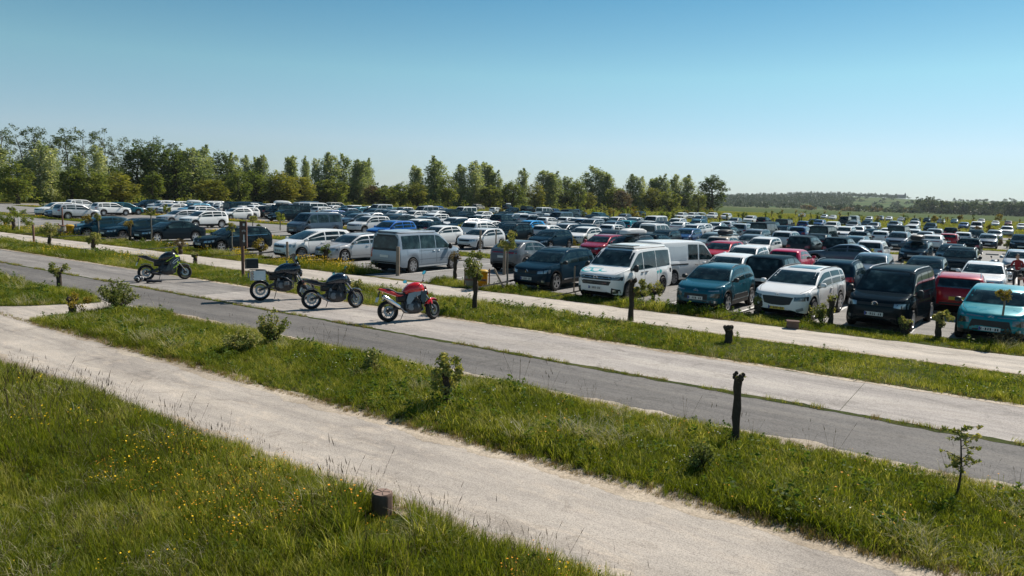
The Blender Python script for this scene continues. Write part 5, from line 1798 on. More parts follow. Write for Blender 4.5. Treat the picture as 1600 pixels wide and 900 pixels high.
def arc_fender(parent, c, R, a0, a1, hw, mat, name='mudguard', rot=None):
    mb = MB(); secs = []
    for t in np.linspace(a0, a1, 9):
        ca, sa = math.cos(t), math.sin(t)
        q = []
        for (r, y) in ((R, -hw), (R + .025, -hw * .6), (R + .032, 0), (R + .025, hw * .6), (R, hw), (R + .012, hw * .6), (R + .02, 0), (R + .012, -hw * .6)):
            v = Vector((r * ca, y, r * sa))
            if rot is not None: v = rot @ v
            q.append(v + Vector(c))
        secs.append(q)
    mb.loft(secs); mb.obj(name, mat, parent, 50)

def motorcycle(st, name, label, rear, yaw, lean=R_(9), steer=R_(18)):
    """rear: ground point under the rear wheel; yaw: heading"""
    t = thing(name, label, 'motorcycle', (rear[0], rear[1], st.get('z', .014)), 0)
    t.rotation_euler = Matrix.Rotation(yaw, 3, 'Z').to_quaternion().to_matrix().to_euler()
    t.rotation_mode = 'XYZ'
    t.rotation_euler = (Matrix.Rotation(yaw, 3, 'Z') @ Matrix.Rotation(-lean, 3, 'X')).to_euler()
    wb, Rr, Rf = st['wb'], st['Rr'], st['Rf']
    adv = st['style'] == 'adv'; red = st['style'] == 'red'; sport = st['style'] == 'sport'
    lift = st.get('lift', 0.0)
    # wheels
    wheel_parts(t, (0, 0, Rr), Rr, st['tw'], st['spokes'], st['rim'], 1)
    head = Vector((wb - .42, 0, .93 + lift)); axle = Vector((wb, 0, Rf))
    ax = (head - axle).normalized()
    sm = Matrix.Rotation(steer, 3, ax)
    def S(p): return sm @ (Vector(p) - head) + head
    fa = S(axle)
    wheel_parts(t, fa, Rf, st['tw'] * .72, st['spokes'], st['rim'], 2, steer * .95)
    # fork
    for sg in (1, -1):
        mb = MB(); y = .095 * sg
        mb.tube([S(axle + Vector((.0, y, 0))), S(axle + ax * .36 + Vector((0, y, 0)))], .040, 10, m=1)
        mb.tube([S(axle + ax * .34 + Vector((0, y, 0))), S(axle + ax * .78 + Vector((0, y, 0)))], .029, 10, m=0)
        mb.obj('fork_leg', [st.get('fork', 'steel'), 'engine_grey'], t)
        mb = MB(); mb.box(S(axle + Vector((-.09, y * .85, .07))), (.10, .05, .13), rot=sm); mb.obj('brake_caliper', 'engine_alu' if not adv else 'black_trim', t)
    mb = MB()
    for q in (.60, .76): mb.box(S(axle + ax * q), (.09, .25, .035), rot=sm)
    mb.obj('fork_yoke', 'engine_grey', t)
    arc_fender(t, fa, Rf + .02, R_(48 if not adv else 40), R_(150), st['tw'] * .8, st['fender'], rot=Matrix.Rotation(steer * .95, 3, 'Z'))
    arc_fender(t, (0, 0, Rr), Rr + .02, R_(55), R_(118), st['tw'] * .9, 'bike_black', name='rear_mudguard')
    # handlebar, grips, levers
    hb = S(axle + ax * .80 + Vector((-.02, 0, .04 + st.get('rise', 0.0))))
    mb = MB()
    for sg in (1, -1):
        P = [hb, hb + sm @ Vector((.02, .12 * sg, .03)), hb + sm @ Vector((-.05, .28 * sg, .05)), hb + sm @ Vector((-.12, .39 * sg, .03))]
        mb.tube(P, .011, 7); mb.tube([P[2] * .6 + P[3] * .4, P[3]], .018, 8, m=1)
        mb.tube([P[2] + sm @ Vector((.03, 0, 0)), P[3] + sm @ Vector((.05, 0, -.01))], .006, 5)
    mb.obj('handlebar', ['bike_black', 'seat_vinyl'], t)
    if adv:
        for sg in (1, -1):
            mb = MB(); c = hb + sm @ Vector((.0, .36 * sg, .05))
            mb.ball(c, (.06, .10, .075), 10); mb.obj('hand_guard', 'bike_black', t)
    for sg in (1, -1):
        b = hb + sm @ Vector((-.03, .24 * sg, .05)); e = b + sm @ Vector((st.get('mx', .02), st.get('my', .14) * sg, st.get('mz', .20)))
        mb = MB(); mb.tube([b, b * .5 + e * .5 + Vector((.02, 0, 0)), e], .007, 6); ms = mb.obj('mirror_stalk', 'bike_black', t)
        mb = MB(); r2 = sm @ Matrix.Rotation(.25 * sg, 3, 'X')
        mb.loft([[e + r2 @ Vector((.022, .055 * math.cos(a) * .5, .035 * math.sin(a) * .5)) for a in np.linspace(0, 5.6, 9)], [e + r2 @ Vector((.010, .082 * math.cos(a), .05 * math.sin(a))) for a in np.linspace(0, 5.6, 9)], [e + r2 @ Vector((-.008, .085 * math.cos(a), .052 * math.sin(a))) for a in np.linspace(0, 5.6, 9)]])
        mo = mb.obj('mirror', 'bike_black', t, 50)
        mb = MB(); mb.add([e + r2 @ Vector((-.0095, .076 * math.cos(a), .045 * math.sin(a))) for a in np.linspace(0, 5.6, 9)], [tuple(range(9))]); mb.obj('mirror_glass', 'mirror_teal', mo)
    # frame
    sp = Vector((.50, 0, .45 + lift))
    mb = MB(); hd = Vector((head.x - .02, 0, head.z - .12))
    for sg in (1, -1):
        mb.tube([hd + Vector((0, .05 * sg, 0)), (head.x - .28, .15 * sg, .78 + lift), (.62, .15 * sg, .66 + lift), sp + Vector((0, .12 * sg, 0))], [.035, .032, .03, .03], 8)
        mb.tube([(.62, .12 * sg, .68 + lift), (.30, .10 * sg, .80 + lift), (-.02, .07 * sg, .88 + lift + st.get('tail', 0))], .014, 6)
        mb.tube([sp + Vector((.02, .11 * sg, .10)), (.22, .09 * sg, .80 + lift)], .012, 6)
        mb.tube([hd + Vector((0, .03 * sg, -.05)), (head.x - .06, .08 * sg, .40 + lift), (.85, .10 * sg, .26 + lift * .7)], .016, 6)
    mb.obj('frame', st.get('frame', 'engine_grey'), t)
    mb = MB()
    for sg in (1, -1):
        mb.loft([[Vector((0 + dx, .105 * sg + dy, Rr + dz)) for dx, dy, dz in ((-.03, -.015, -.03), (-.03, .015, -.03), (-.03, .015, .03), (-.03, -.015, .03))], [sp + Vector((0, .07 * sg + dy, dz)) for dy, dz in ((-.03, -.06), (.03, -.06), (.03, .05), (-.03, .05))]])
    mb.obj('swingarm', st.get('arm', 'engine_grey'), t)
    # engine
    mb = MB(); ez = lift * .8
    mb.loft([ellipse((x, 0, .40 + ez + dz), hw, hh, 14, 4) for x, hw, hh, dz in ((.46, .11, .13, .03), (.54, .19, .20, .02), (.80, .21, .21, .0), (.95, .18, .18, -.01), (1.03, .12, .11, -.02))])
    mb.obj('crankcase', 'engine_grey', t, 45)
    mb = MB()
    for sg in (1, -1):
        mb.lathe([(0, .205 * sg), (.10, .200 * sg), (.115, .17 * sg)], 18, 'y', (.66, 0, .40 + ez)); mb.lathe([(0, .195 * sg), (.075, .19 * sg), (.085, .16 * sg)], 16, 'y', (.85, 0, .42 + ez))
    mb.obj('engine_cover', 'engine_alu' if not sport else 'engine_grey', t, 45)
    mb = MB(); tl = Matrix.Rotation(R_(20), 3, 'Y')
    for k in range(8):
        mb.box(Vector((.88, 0, .56 + ez)) + tl @ Vector((0, 0, .028 * k)), (.24, .34, .014), rot=tl)
    mb.box(Vector((.88, 0, .56 + ez)) + tl @ Vector((0, 0, .10)), (.21, .30, .24), rot=tl)
    mb.obj('cylinder_block', 'engine_grey', t, 30)
    mb = MB(); mb.box((head.x + .05, 0, .62 + lift), (.05, .34, .30), rot=Matrix.Rotation(R_(-12), 3, 'Y')); mb.obj('radiator', 'black_trim', t, 30)
    if adv:
        for sg in (1, -1):
            mb = MB(); mb.loft([ellipse((.82, sg * (.16 + q), .45 + ez), 0, 0, 3) for q in ()] or [[Vector((.82 + a, .17 * sg, .43 + ez + b)) for a, b in ((-.09, -.08), (.09, -.08), (.09, .08), (-.09, .08))], [Vector((.82 + a, .34 * sg, .46 + ez + b)) for a, b in ((-.08, -.06), (.08, -.06), (.08, .07), (-.08, .07))], [Vector((.82 + a, .38 * sg, .46 + ez + b)) for a, b in ((-.05, -.04), (.05, -.04), (.05, .05), (-.05, .05))]])
            mb.obj('cylinder_head', 'engine_alu', t, 30)
            mb = MB(); P = [(1.0, .10 * sg, .30 + ez), (1.02, .36 * sg, .36 + ez), (.98, .42 * sg, .52 + ez), (.80, .40 * sg, .66 + ez), (.66, .24 * sg, .70 + ez)]
            mb.tube(P, .013, 7); mb.obj('crash_bar', 'steel', t)
    mb = MB(); mb.loft([ellipse((x, 0, z), hw, hh, 12, 3) for x, z, hw, hh in ((.30, .66 + lift, .09, .10), (.45, .68 + lift, .13, .13), (.75, .70 + lift, .14, .13), (1.0, .76 + lift, .10, .10), (1.06, .78 + lift, .05, .05))]); mb.obj('air_box', 'black_trim', t, 50)
    mb = MB()
    for k in range(6):
        y = (-1) ** k * (.10 + .015 * k); mb.tube([(.58 + .05 * k, y, .78 + lift), (.70 + .03 * k, y * 1.5, .62 + lift), (.62 + .05 * k, y * 1.3, .48 + lift)], .009, 5)
    for sg in (1, -1):
        mb.tube([hb, hb + Vector((.10, .10 * sg, -.10)), S(axle + ax * .30 + Vector((-.03, .11 * sg, 0)))], .006, 5)
    mb.obj('cables', 'black_trim', t, 50)
    # exhaust
    mb = MB()
    for k in range(4 if not adv else 2):
        y = -.12 + .08 * k
        mb.tube([(.98, y, .62 + ez), (1.10, y, .50 + ez), (1.06, y * .9, .30 + ez), (.90, y * .6 - .03, .22 + ez), (.66, -.05 + y * .3, .21 + ez)], .019, 7)
    e0 = Vector((.62, -.10, .22 + ez))
    if red: P = [e0, Vector((.46, -.16, .27)), Vector((.36, -.19, .36)), Vector((.28, -.20, .42))]; can = (Vector((.30, -.205, .41)), Vector((-.22, -.235, .76)), .062)
    elif adv: P = [e0, Vector((.36, .14, .34 + ez)), Vector((.26, .17, .44 + ez))]; can = (Vector((.30, .18, .42 + ez)), Vector((-.14, .22, .66 + ez)), .065)
    elif sport: P = [e0, Vector((.46, -.14, .24))]; can = (Vector((.52, -.13, .24)), Vector((.16, -.17, .30)), .07)
    else: P = [e0, Vector((.46, -.16, .26)), Vector((.36, -.18, .33))]; can = (Vector((.40, -.18, .30)), Vector((.14, -.20, .50)), .042)
    mb.tube(P, .026, 9); mb.obj('exhaust_pipe', 'steel', t)
    mb = MB(); a, b, r = can
    mb.tube([a, a * .9 + b * .1, a * .12 + b * .88, b], [r * .6, r, r, r * .72], 14); mb.tube([b, b + (b - a).normalized() * .02], [r * .45, r * .4], 10, m=1); mb.obj('silencer', ['chrome' if red else 'steel' if not sport else 'engine_grey', 'under_black'], t, 50)
    # tank, seat, tail
    tz = .86 + lift; body = st['body']
    mb = MB()
    secs = [ellipse((x, 0, tz + dz), hw, hh, 16, 2.6) for x, hw, hh, dz in ((.48, .09, .05, -.02), (.55, .14, .11, .01), (.68, .18, .165, .055), (.84, .22, .19, .085), (.98, .22, .185, .09), (1.08, .18, .145, .07), (1.14, .11, .09, .06))]
    mb.loft(secs); mb.obj('fuel_tank', body, t, 60)
    mb = MB(); mb.lathe([(0, .035), (.05, .03), (.055, 0)], 14, 'z', (.90, 0, tz + .235)); mb.obj('fuel_cap', 'steel', t)
    sz = .80 + lift; tail = st.get('tail', 0)
    mb = MB(); mb.loft([ellipse((x, 0, sz + dz), hw, hh, 12, 3) for x, hw, hh, dz in ((.60, .08, .05, .03), (.50, .13, .045, .005), (.34, .15, .045, .005), (.22, .13, .045, .04), (.18, .12, .05, .085), (.02, .11, .045, .10 + tail), (-.12, .075, .03, .115 + tail))]); mb.obj('seat', 'seat_vinyl', t, 60)
    if not adv:
        mb = MB(); mb.loft([ellipse((x, 0, sz + dz), hw, hh, 12, 2.6) for x, hw, hh, dz in ((.48, .12, .03, -.05), (.30, .15, .055, -.03), (.10, .13, .06, .02 + tail * .7), (-.10, .10, .05, .075 + tail), (-.24, .055, .03, .11 + tail))]); mb.obj('tail_fairing', st.get('tailmat', body), t, 60)
        mb = MB(); mb.box((-.235, 0, sz + .10 + tail), (.05, .11, .04)); mb.obj('taillight', 'red_lens', t)
        mb = MB(); mb.box((-.26, 0, sz - .05 + tail * .6), (.03, .04, .26), rot=Matrix.Rotation(R_(18), 3, 'Y')); mb.box((-.315, 0, sz - .17 + tail * .6), (.012, .21, .14), rot=Matrix.Rotation(R_(20), 3, 'Y'), m=1); mb.obj('plate_bracket', ['black_trim', 'plate_white'], t)
    for sg in (1, -1):
        mb = MB(); c = Vector((-.20, .13 * sg, sz + .0 + tail * .8)); mb.tube([c + Vector((0, -.06 * sg, 0)), c], .008, 5); mb.ball(c, (.035, .03, .022), 8, m=1); mb.obj('indicator', ['black_trim', 'amber_lens'], t)
        mb = MB(); mb.tube([(.52, .13 * sg, .36 + ez), (.50, .24 * sg, .35 + ez)], .014, 6); mb.box((.50, .28 * sg, .355 + ez), (.05, .10, .02)); mb.tube([(.22, .10 * sg, .55 + lift), (.20, .20 * sg, .48 + ez)], .012, 6); mb.obj('footrest', 'engine_alu', t)
        mb = MB(); mb.loft([[Vector((.60 + a, .165 * sg, .50 + ez + b)) for a, b in ((-.10, -.12), (.06, -.10), (.02, .14), (-.05, .16))], [Vector((.60 + a, .18 * sg, .50 + ez + b)) for a, b in ((-.09, -.11), (.05, -.09), (.01, .13), (-.04, .15))]]); mb.obj('side_plate', 'engine_alu' if not sport else 'engine_grey', t, 30)
    mb = MB(); mb.tube([(.56, .13, .30 + ez * .6), (.50, .30, .035 * 1.0 + .0)], .012, 6); mb.box((.50, .31, .02), (.07, .05, .012)); mb.obj('side_stand', 'engine_grey', t)
    # nose
    hl = S(axle + ax * .62 + Vector((.16, 0, .02)))
    if sport:
        mb = MB()
        mb.loft([[S(head + Vector(v)) for v in q] for q in ([(-.04, -.20, -.05), (-.04, .20, -.05), (-.06, .15, .16), (-.06, -.15, .16)], [(.16, -.16, -.10), (.16, .16, -.10), (.10, .11, .13), (.10, -.11, .13)], [(.30, -.05, -.06), (.30, .05, -.06), (.24, .04, .04), (.24, -.04, .04)])]); mb.obj('nose_fairing', 'bike_black', t, 60)
        for sg in (1, -1):
            mb = MB()
            A = [(1.22, .20, .92), (1.26, .17, .74), (1.10, .21, .52), (.80, .19, .36), (.66, .18, .34), (.74, .20, .52), (.86, .22, .74), (.98, .22, .88)]
            mb.loft([[Vector((x, y * sg, z)) for x, y, z in A], [Vector((x, (y + .025) * sg, z)) for x, y, z in A]]); mb.obj('side_fairing', 'bike_black', t, 30)
            def stripe(P, w, mat, nm):
                m2 = MB(); Q = [Vector((x, .248 * sg, z)) for x, z in P]
                a_ = []; b_ = []
                for i, q in enumerate(Q):
                    d_ = (Q[min(i + 1, len(Q) - 1)] - Q[max(i - 1, 0)]).normalized(); n_ = Vector((-d_.z, 0, d_.x)) * w
                    a_.append(q + n_); b_.append(q - n_)
                n = len(Q); o_ = Vector((0, .004 * sg, 0))
                m2.add(a_ + b_ + [v + o_ for v in a_] + [v + o_ for v in b_], [(2 * n + i, 2 * n + i + 1, 3 * n + i + 1, 3 * n + i) for i in range(n - 1)] + [(i, i + 1, 2 * n + i + 1, 2 * n + i) for i in range(n - 1)] + [(n + i, n + i + 1, 3 * n + i + 1, 3 * n + i) for i in range(n - 1)])
                m2.obj(nm, mat, t, 30)
            stripe([(.70, .72), (.82, .79), (.98, .90)], .012, 'bike_lime', 'lime_stripe')
            stripe([(1.17, .86), (1.02, .76), (.94, .66), (.98, .63), (1.10, .72), (1.19, .80)], .012, 'bike_white', 'white_stripe')
            stripe([(1.20, .70), (1.10, .56), (.96, .45)], .02, 'bike_lime', 'lime_stripe')
            mb = MB(); mb.add([S(head + Vector(v)) for v in ((.02, .185 * sg, .04), (.20, .15 * sg, .0), (.24, .12 * sg, -.14), (.10, .19 * sg, -.30))], [(0, 1, 2, 3)]); mb.add([S(head + Vector(v)) for v in ((.02, .205 * sg, .04), (.20, .17 * sg, .0), (.24, .14 * sg, -.14), (.10, .21 * sg, -.30))], [(0, 1, 2, 3)]); mb.obj('lime_panel', 'bike_lime', t, 30)
        mb = MB(); mb.loft([[S(head + Vector(v)) for v in q] for q in ([(.20, -.10, .06), (.20, .10, .06), (.19, .09, .07), (.19, -.09, .07)], [(.04, -.12, .30), (.04, .12, .30), (.03, .11, .30), (.03, -.11, .30)])]); mb.obj('windscreen', 'car_glass', t, 40)
    else:
        mb = MB(); r2 = sm
        mb.loft([[hl + r2 @ Vector((x, q * math.cos(a), q * math.sin(a) * 1.15)) for a in np.linspace(0, 5.9, 14)] for x, q in ((-.12, .05), (-.08, .085), (.0, .098), (.03, .095))]); mb.obj('headlight_shell', 'bike_black', t, 60)
        mb = MB(); mb.loft([[hl + r2 @ Vector((x, q * math.cos(a), q * math.sin(a) * 1.15)) for a in np.linspace(0, 5.9, 14)] for x, q in ((.028, .09), (.05, .06), (.058, .01))]); mb.obj('headlight', 'headlight_glass', t, 60)
        mb = MB(); z2 = hl + r2 @ Vector((-.05, 0, .14)); mb.loft([[z2 + r2 @ Vector(v) for v in ((.03, -.10, -.04), (.03, .10, -.04), (-.03, .08, .08), (-.03, -.08, .08))], [z2 + r2 @ Vector(v) for v in ((-.04, -.09, -.05), (-.04, .09, -.05), (-.08, .07, .05), (-.08, -.07, .05))]]); mb.obj('instrument_pod', 'bike_black', t, 40)
        for sg in (1, -1):
            if not red: break
            mb = MB(); A = [(.52, .60), (.60, .80), (1.02, .88), (1.10, .80), (.80, .68), (.64, .50), (.54, .48)]
            mb.loft([[Vector((x, .16 * sg, z + lift)) for x, z in A], [Vector((x, .195 * sg, z + lift)) for x, z in A]]); mb.obj('frame_spar', 'steel' if red else 'engine_grey', t, 30)
            mb = MB(); A = [(1.00, .84), (1.16, .86), (1.14, .56), (1.02, .50), (.96, .62)]
            mb.loft([[Vector((x, .15 * sg, z + lift)) for x, z in A], [Vector((x, .21 * sg, z + lift)) for x, z in A]]); mb.obj('radiator_shroud', 'bike_black', t, 30)
        if red:
            mb = MB(); mb.loft([[hl + r2 @ Vector(v) for v in q] for q in ([(.04, -.11, -.10), (.04, .11, -.10), (.0, .10, .16), (.0, -.10, .16)], [(.08, -.06, -.06), (.08, .06, -.06), (.05, .055, .10), (.05, -.055, .10)])]); mb.obj('headlight_cowl', 'bike_red', t, 50)
    if red:
        for sg in (1, -1):
            mb = MB(); c = S(axle + ax * .26 + Vector((.0, .14 * sg, 0))); mb.ball(c, (.05, .02, .11), 10, rot=sm); mb.obj('fork_guard', 'bike_red', t, 60)
    if adv:
        mb = MB(); mb.loft([[S(head + Vector(v)) for v in q] for q in ([(.10, -.14, .02), (.10, .14, .02), (.08, .12, .20), (.08, -.12, .20)], [(.34, -.05, -.10), (.34, .05, -.10), (.30, .04, -.06), (.30, -.04, -.06)])]); mb.obj('beak', 'bike_black', t, 40)
        mb = MB(); mb.loft([[S(head + Vector(v)) for v in q] for q in ([(.20, -.17, .14), (.20, .17, .14), (.19, .16, .15), (.19, -.16, .15)], [(.02, -.18, .52), (.02, .18, .52), (.01, .17, .52), (.01, -.17, .52)])]); mb.obj('windscreen', 'car_glass', t, 40)
        for sg in (1, -1):
            mb = MB(); mb.loft([ellipse((x, .21 * sg, .93 + lift + dz), hw, hh, 10, 3) for x, hw, hh, dz in ((.66, .02, .06, 0), (.86, .09, .17, 0), (1.10, .10, .20, 0), (1.30, .05, .10, .02))]); mb.obj('tank_fairing', 'bike_blue', t, 60)
            # alloy side case
            k = MB(); c = Vector((-.06, sg * .34, .72 + lift)); k.box(c, (.38, .20, .30)); k.box(c + Vector((0, .102 * sg, 0)), (.26, .012, .17)); k.box(c + Vector((0, 0, .155)), (.39, .21, .02))
            p_ = k.obj('side_case', 'pannier_alu', t, 30)
            k = MB()
            for dx in (-.192, .192):
                for dz in (-.13, -.04, .05, .13): k.box(c + Vector((dx, .09 * sg, dz)), (.012, .05, .035))
            k.obj('case_corner', 'black_trim', p_, 30)
        k = MB(); k.tube([(.10, -.2, .92 + lift), (-.30, -.2, .93 + lift), (-.30, .2, .93 + lift), (.10, .2, .92 + lift)], .012, 6); k.obj('luggage_rack', 'black_trim', t)
        k = MB(); c = Vector((-.26, 0, 1.13 + lift)); k.loft([[c + Vector((x, y, z)) for x, y in ((-.18, -.22), (.20, -.22), (.20, .22), (-.18, .22))] for z in (-.16, -.14, .10, .15)]); b_ = k.obj('top_case', 'black_trim', t, 30)
        k = MB(); k.box(c + Vector((.01, 0, .158)), (.36, .40, .014)); k.obj('case_lid', 'pannier_alu', b_, 30)
        k = MB(); k.box((-.36, 0, .74 + lift), (.012, .22, .16)); k.obj('number_plate', 'plate_blue', t)
        k = MB(); k.box((-.34, 0, .88 + lift), (.03, .12, .05)); k.obj('taillight', 'red_lens', t)
    return t

def bike_pose(rear_px, front_px):
    a = Vector(ground(*rear_px)); b = Vector(ground(*front_px)); d = b - a
    return (a.x, a.y), math.atan2(d.y, d.x)
RED = dict(style='red', wb=1.42, Rr=.315, Rf=.30, tw=.108, spokes=6, rim='dark_alloy', fender='bike_red', body='bike_red', tail=.05, my=.16, mz=.24, rise=.0)
MT = dict(style='naked', wb=1.40, Rr=.315, Rf=.30, tw=.104, spokes=10, rim='alloy', fender='bike_black', body='bike_blue', tailmat='bike_black', tail=.0, my=.12, mz=.17)
GS = dict(style='adv', wb=1.51, Rr=.34, Rf=.33, tw=.098, spokes='spoke', rim='alloy', fender='bike_black', body='bike_blue', lift=.11, my=.16, mz=.20, rise=.05, fork='steel')
ZX = dict(style='sport', wb=1.41, Rr=.315, Rf=.30, tw=.104, spokes=5, rim='dark_alloy', fender='bike_black', body='bike_black', tail=.06, tailmat='bike_black', my=.16, mz=.14)
def at_bike(px, py, deg): x, y = ground(px, py); return (x, y), R_(deg)
p, yw = at_bike(607, 504, 66); motorcycle(RED, 'motorcycle', 'bright red naked motorcycle with a big upswept silver silencer', p, yw, R_(10), R_(30))
p, yw = at_bike(487, 484, 60); motorcycle(MT, 'motorcycle', 'dark blue and black naked motorcycle between the red one and the topbox one', p, yw, R_(8), R_(24))
p, yw = at_bike(407, 470, 62); motorcycle(GS, 'motorcycle', 'dark touring motorcycle with top case and silver side cases', p, yw, R_(7), R_(16))
p, yw = at_bike(229, 439, 70); motorcycle(ZX, 'motorcycle', 'black sports motorcycle with lime green and white stripes', p, yw, R_(9), R_(16))
bx, by = ground(1577, 440)
motorcycle(MT, 'motorcycle', 'dark motorcycle beside the person in the red jacket', (bx, by + .2), R_(205), R_(8), R_(5))

def helmet():
    x, y = ground(226, 441.5)
    t = thing('helmet', 'dark helmet with white swirls lying by the rear wheel of the lime-striped motorcycle', 'helmet', (x - .05, y - .22, .02), R_(200))
    mb = MB(); mb.ball((0, 0, .145), (.165, .135, .145), 18); mb.obj('shell', 'mirror_teal' if False else 'bike_black', t, 60)
    mb = MB(); mb.ball((.055, 0, .15), (.118, .128, .062), 14); mb.obj('visor', 'car_glass', t, 60)
    for sg in (1, -1):
        mb = MB(); P = []
        for q in np.linspace(0, 1, 12):
            a = 1.0 + 3.2 * q; r = .06 + .02 * q
            P.append(Vector((-.05 + r * math.cos(a) * 1.2, sg * (.128 - .02 * q), .15 + r * math.sin(a))))
        mb.tube(P, .014, 6); mb.obj('swirl', 'bike_white', t, 60)
    # gloves and jacket bundle leaning on it
    mb = MB(); mb.loft([ellipse((.20 + .13 * k, .03 * math.sin(k * 2.1), .07 + .02 * (k % 2)), .12 - .02 * k, .07 - .008 * k, 9, 2.2) for k in range(5)])
    g = mb.obj('motorcycle_jacket', 'dark_cloth', None, 60); g.location = (x + .22, y - .22, .02); g.rotation_euler = (0, 0, R_(40))
    tag(g, 'bundled dark jacket on the ground beside the white-swirled helmet', 'jacket')
helmet()

# ------------------------------------------------------------------ people
def skinned(name, joints, edges, mat, parent, sub=2):
    me = bpy.data.meshes.new(name)
    me.from_pydata([j[0] for j in joints], edges, [])
    o = bpy.data.objects.new(name, me); COL.objects.link(o); o.parent = parent
    md = o.modifiers.new('skin', 'SKIN'); md.use_smooth_shade = True
    for i, j in enumerate(joints):
        r = j[1]; me.skin_vertices[0].data[i].radius = r if isinstance(r, tuple) else (r, r)
    me.skin_vertices[0].data[0].use_root = True
    s = o.modifiers.new('sub', 'SUBSURF'); s.levels = sub; s.render_levels = sub
    me.materials.append(MATS[mat])
    dg = bpy.context.evaluated_depsgraph_get(); dg.update()
    ev = bpy.data.meshes.new_from_object(o.evaluated_get(dg))
    o.modifiers.clear(); o.data = ev
    ev.materials.clear(); ev.materials.append(MATS[mat])
    ev.polygons.foreach_set('use_smooth', np.ones(len(ev.polygons), dtype=bool))
    return o

def person(label, loc, rotz, bend, knee, top, trousers, headturn=0.0):
    """body, clothing and head; x is forward"""
    t = thing('person', label, 'person', loc, rotz)
    b = bend; hip = Vector((0 - .16 * math.sin(b), 0, .90 - knee))
    def up(d, y=0.0, f=0.0): return hip + Vector((math.sin(b) * d + math.cos(b) * f, y, math.cos(b) * d - math.sin(b) * f))
    J = [(hip, (.13, .10)), (up(.16), (.13, .10)), (up(.34), (.15, .11)), (up(.48), (.10, .085)), (up(.56), (.055, .055)), (up(.62), (.052, .052))]
    E = [(0, 1), (1, 2), (2, 3), (3, 4), (4, 5)]
    def arm(sg, elbow, hand):
        i = len(J); sh = up(.47, .18 * sg)
        J.extend([(sh, .062), (elbow, .045), (hand, .031)]); E.extend([(3, i), (i, i + 1), (i + 1, i + 2)])
        return hand
    el = [up(.24, .27 * sg, .08) for sg in (1, -1)]
    hands = [arm(sg, el[k], el[k] + Vector((.24, -.07 * sg, -.02 if b < .4 else -.16))) for k, sg in enumerate((1, -1))]
    skinned('jacket', J, E, top, t)
    J2 = [(hip + Vector((0, 0, .04)), (.13, .105))]; E2 = []
    for sg in (1, -1):
        i = len(J2)
        k_ = Vector((.05 + knee * .9, .11 * sg, .48 - knee * .45)); a_ = Vector((-.04, .11 * sg, .10))
        J2.extend([(hip + Vector((0, .09 * sg, -.06)), .088), (k_, .062), (a_, .048)]); E2.extend([(0, i), (i, i + 1), (i + 1, i + 2)])
        mb = MB(); mb.loft([ellipse((x, .11 * sg, .05 * q), w, .05 * q, 10, 2.6) for x, w, q in ((-.12, .035, .8), (-.06, .045, 1.1), (.06, .05, .9), (.15, .035, .6))]); mb.obj('shoe', 'black_trim', t, 60)
    skinned('trousers', J2, E2, trousers, t)
    # head with face, hair and ears
    hc = up(.74, 0, .03 + .05 * b)
    R = Matrix.Rotation(headturn, 3, 'Z') @ Matrix.Rotation(b * .75, 3, 'Y')
    mb = MB(); secs = []
    for z, rx, ry, dx in ((-.125, .035, .030, .035), (-.10, .062, .050, .022), (-.05, .082, .066, .010), (0, .095, .074, 0), (.05, .098, .076, -.004), (.09, .080, .064, -.006), (.118, .040, .034, -.006)):
        secs.append([hc + R @ Vector((dx + rx * math.cos(a), ry * math.sin(a), z)) for a in np.linspace(0, 5.76, 12)])
    mb.loft(secs)
    mb.loft([[hc + R @ Vector((.085 + dx, y, z)) for y, z in ((-w, -.045), (w, -.045), (w * .6, .01), (-w * .6, .01))] for dx, w in ((0, .018), (.028, .009))])
    for sg in (1, -1): mb.ball(hc + R @ Vector((-.005, .077 * sg, -.01)), (.018, .01, .032), 8, rot=R)
    mb.tube([up(.56), hc + R @ Vector((0, 0, -.09))], .05, 10)
    hd = mb.obj('head', 'skin', t, 60)
    mb = MB()
    for sg in (1, -1): mb.ball(hc + R @ Vector((.088, .031 * sg, .005)), (.010, .013, .008), 6)
    mb.obj('eye', 'hair', hd)
    mb = MB(); mb.box(hc + R @ Vector((.086, 0, -.072)), (.012, .045, .010), rot=R); mb.obj('mouth', 'red_cloth', hd)
    mb = MB(); secs = []
    for z, rx, ry, dx in ((-.02, .092, .080, -.022), (.05, .106, .084, -.012), (.095, .090, .072, -.008), (.13, .045, .038, -.008)):
        secs.append([hc + R @ Vector((dx + rx * math.cos(a), ry * math.sin(a), z)) for a in np.linspace(.75, 5.53, 11)])
    mb.loft(secs); mb.obj('hair', 'hair', t, 60)
    for k, sg in enumerate((1, -1)):
        h = hands[k]; d = (h - el[k]).normalized(); s_ = Vector((0, 1, 0)) * sg; n_ = d.cross(s_).normalized()
        J3 = [(h - d * .02, (.026, .020)), (h + d * .045, (.036, .015)), (h + d * .085, (.036, .013))]; E3 = [(0, 1), (1, 2)]
        skinned('hand', J3, E3, 'skin', t, 1)
        mb = MB()
        for q, (o, L) in enumerate(((-.027, .068), (-.009, .078), (.009, .074), (.026, .058))):
            p0 = h + d * .08 + s_ * o; p1 = p0 + d * L * .5 - n_ * .010 * sg; p2 = p1 + d * L * .35 - n_ * .026 * sg
            mb.tube([p0, p1, p2], [.009, .0085, .007], 6)
        p0 = h + d * .03 - s_ * .032; mb.tube([p0, p0 + d * .03 - s_ * .025, p0 + d * .06 - s_ * .030 - n_ * .01], [.011, .010, .008], 6)
        mb.obj('fingers', 'skin', t, 60)
    return t
px_, py_ = 1589, 446
hx, hy = ground(1589, 398, 1.66)
person('person in a dark red jacket bending forward beside the white saloon', (hx + .1, hy + .15, .010), R_(-105), .35, .02, 'red_cloth', 'dark_cloth', .2)
hx, hy = ground(1599, 430, 1.12)
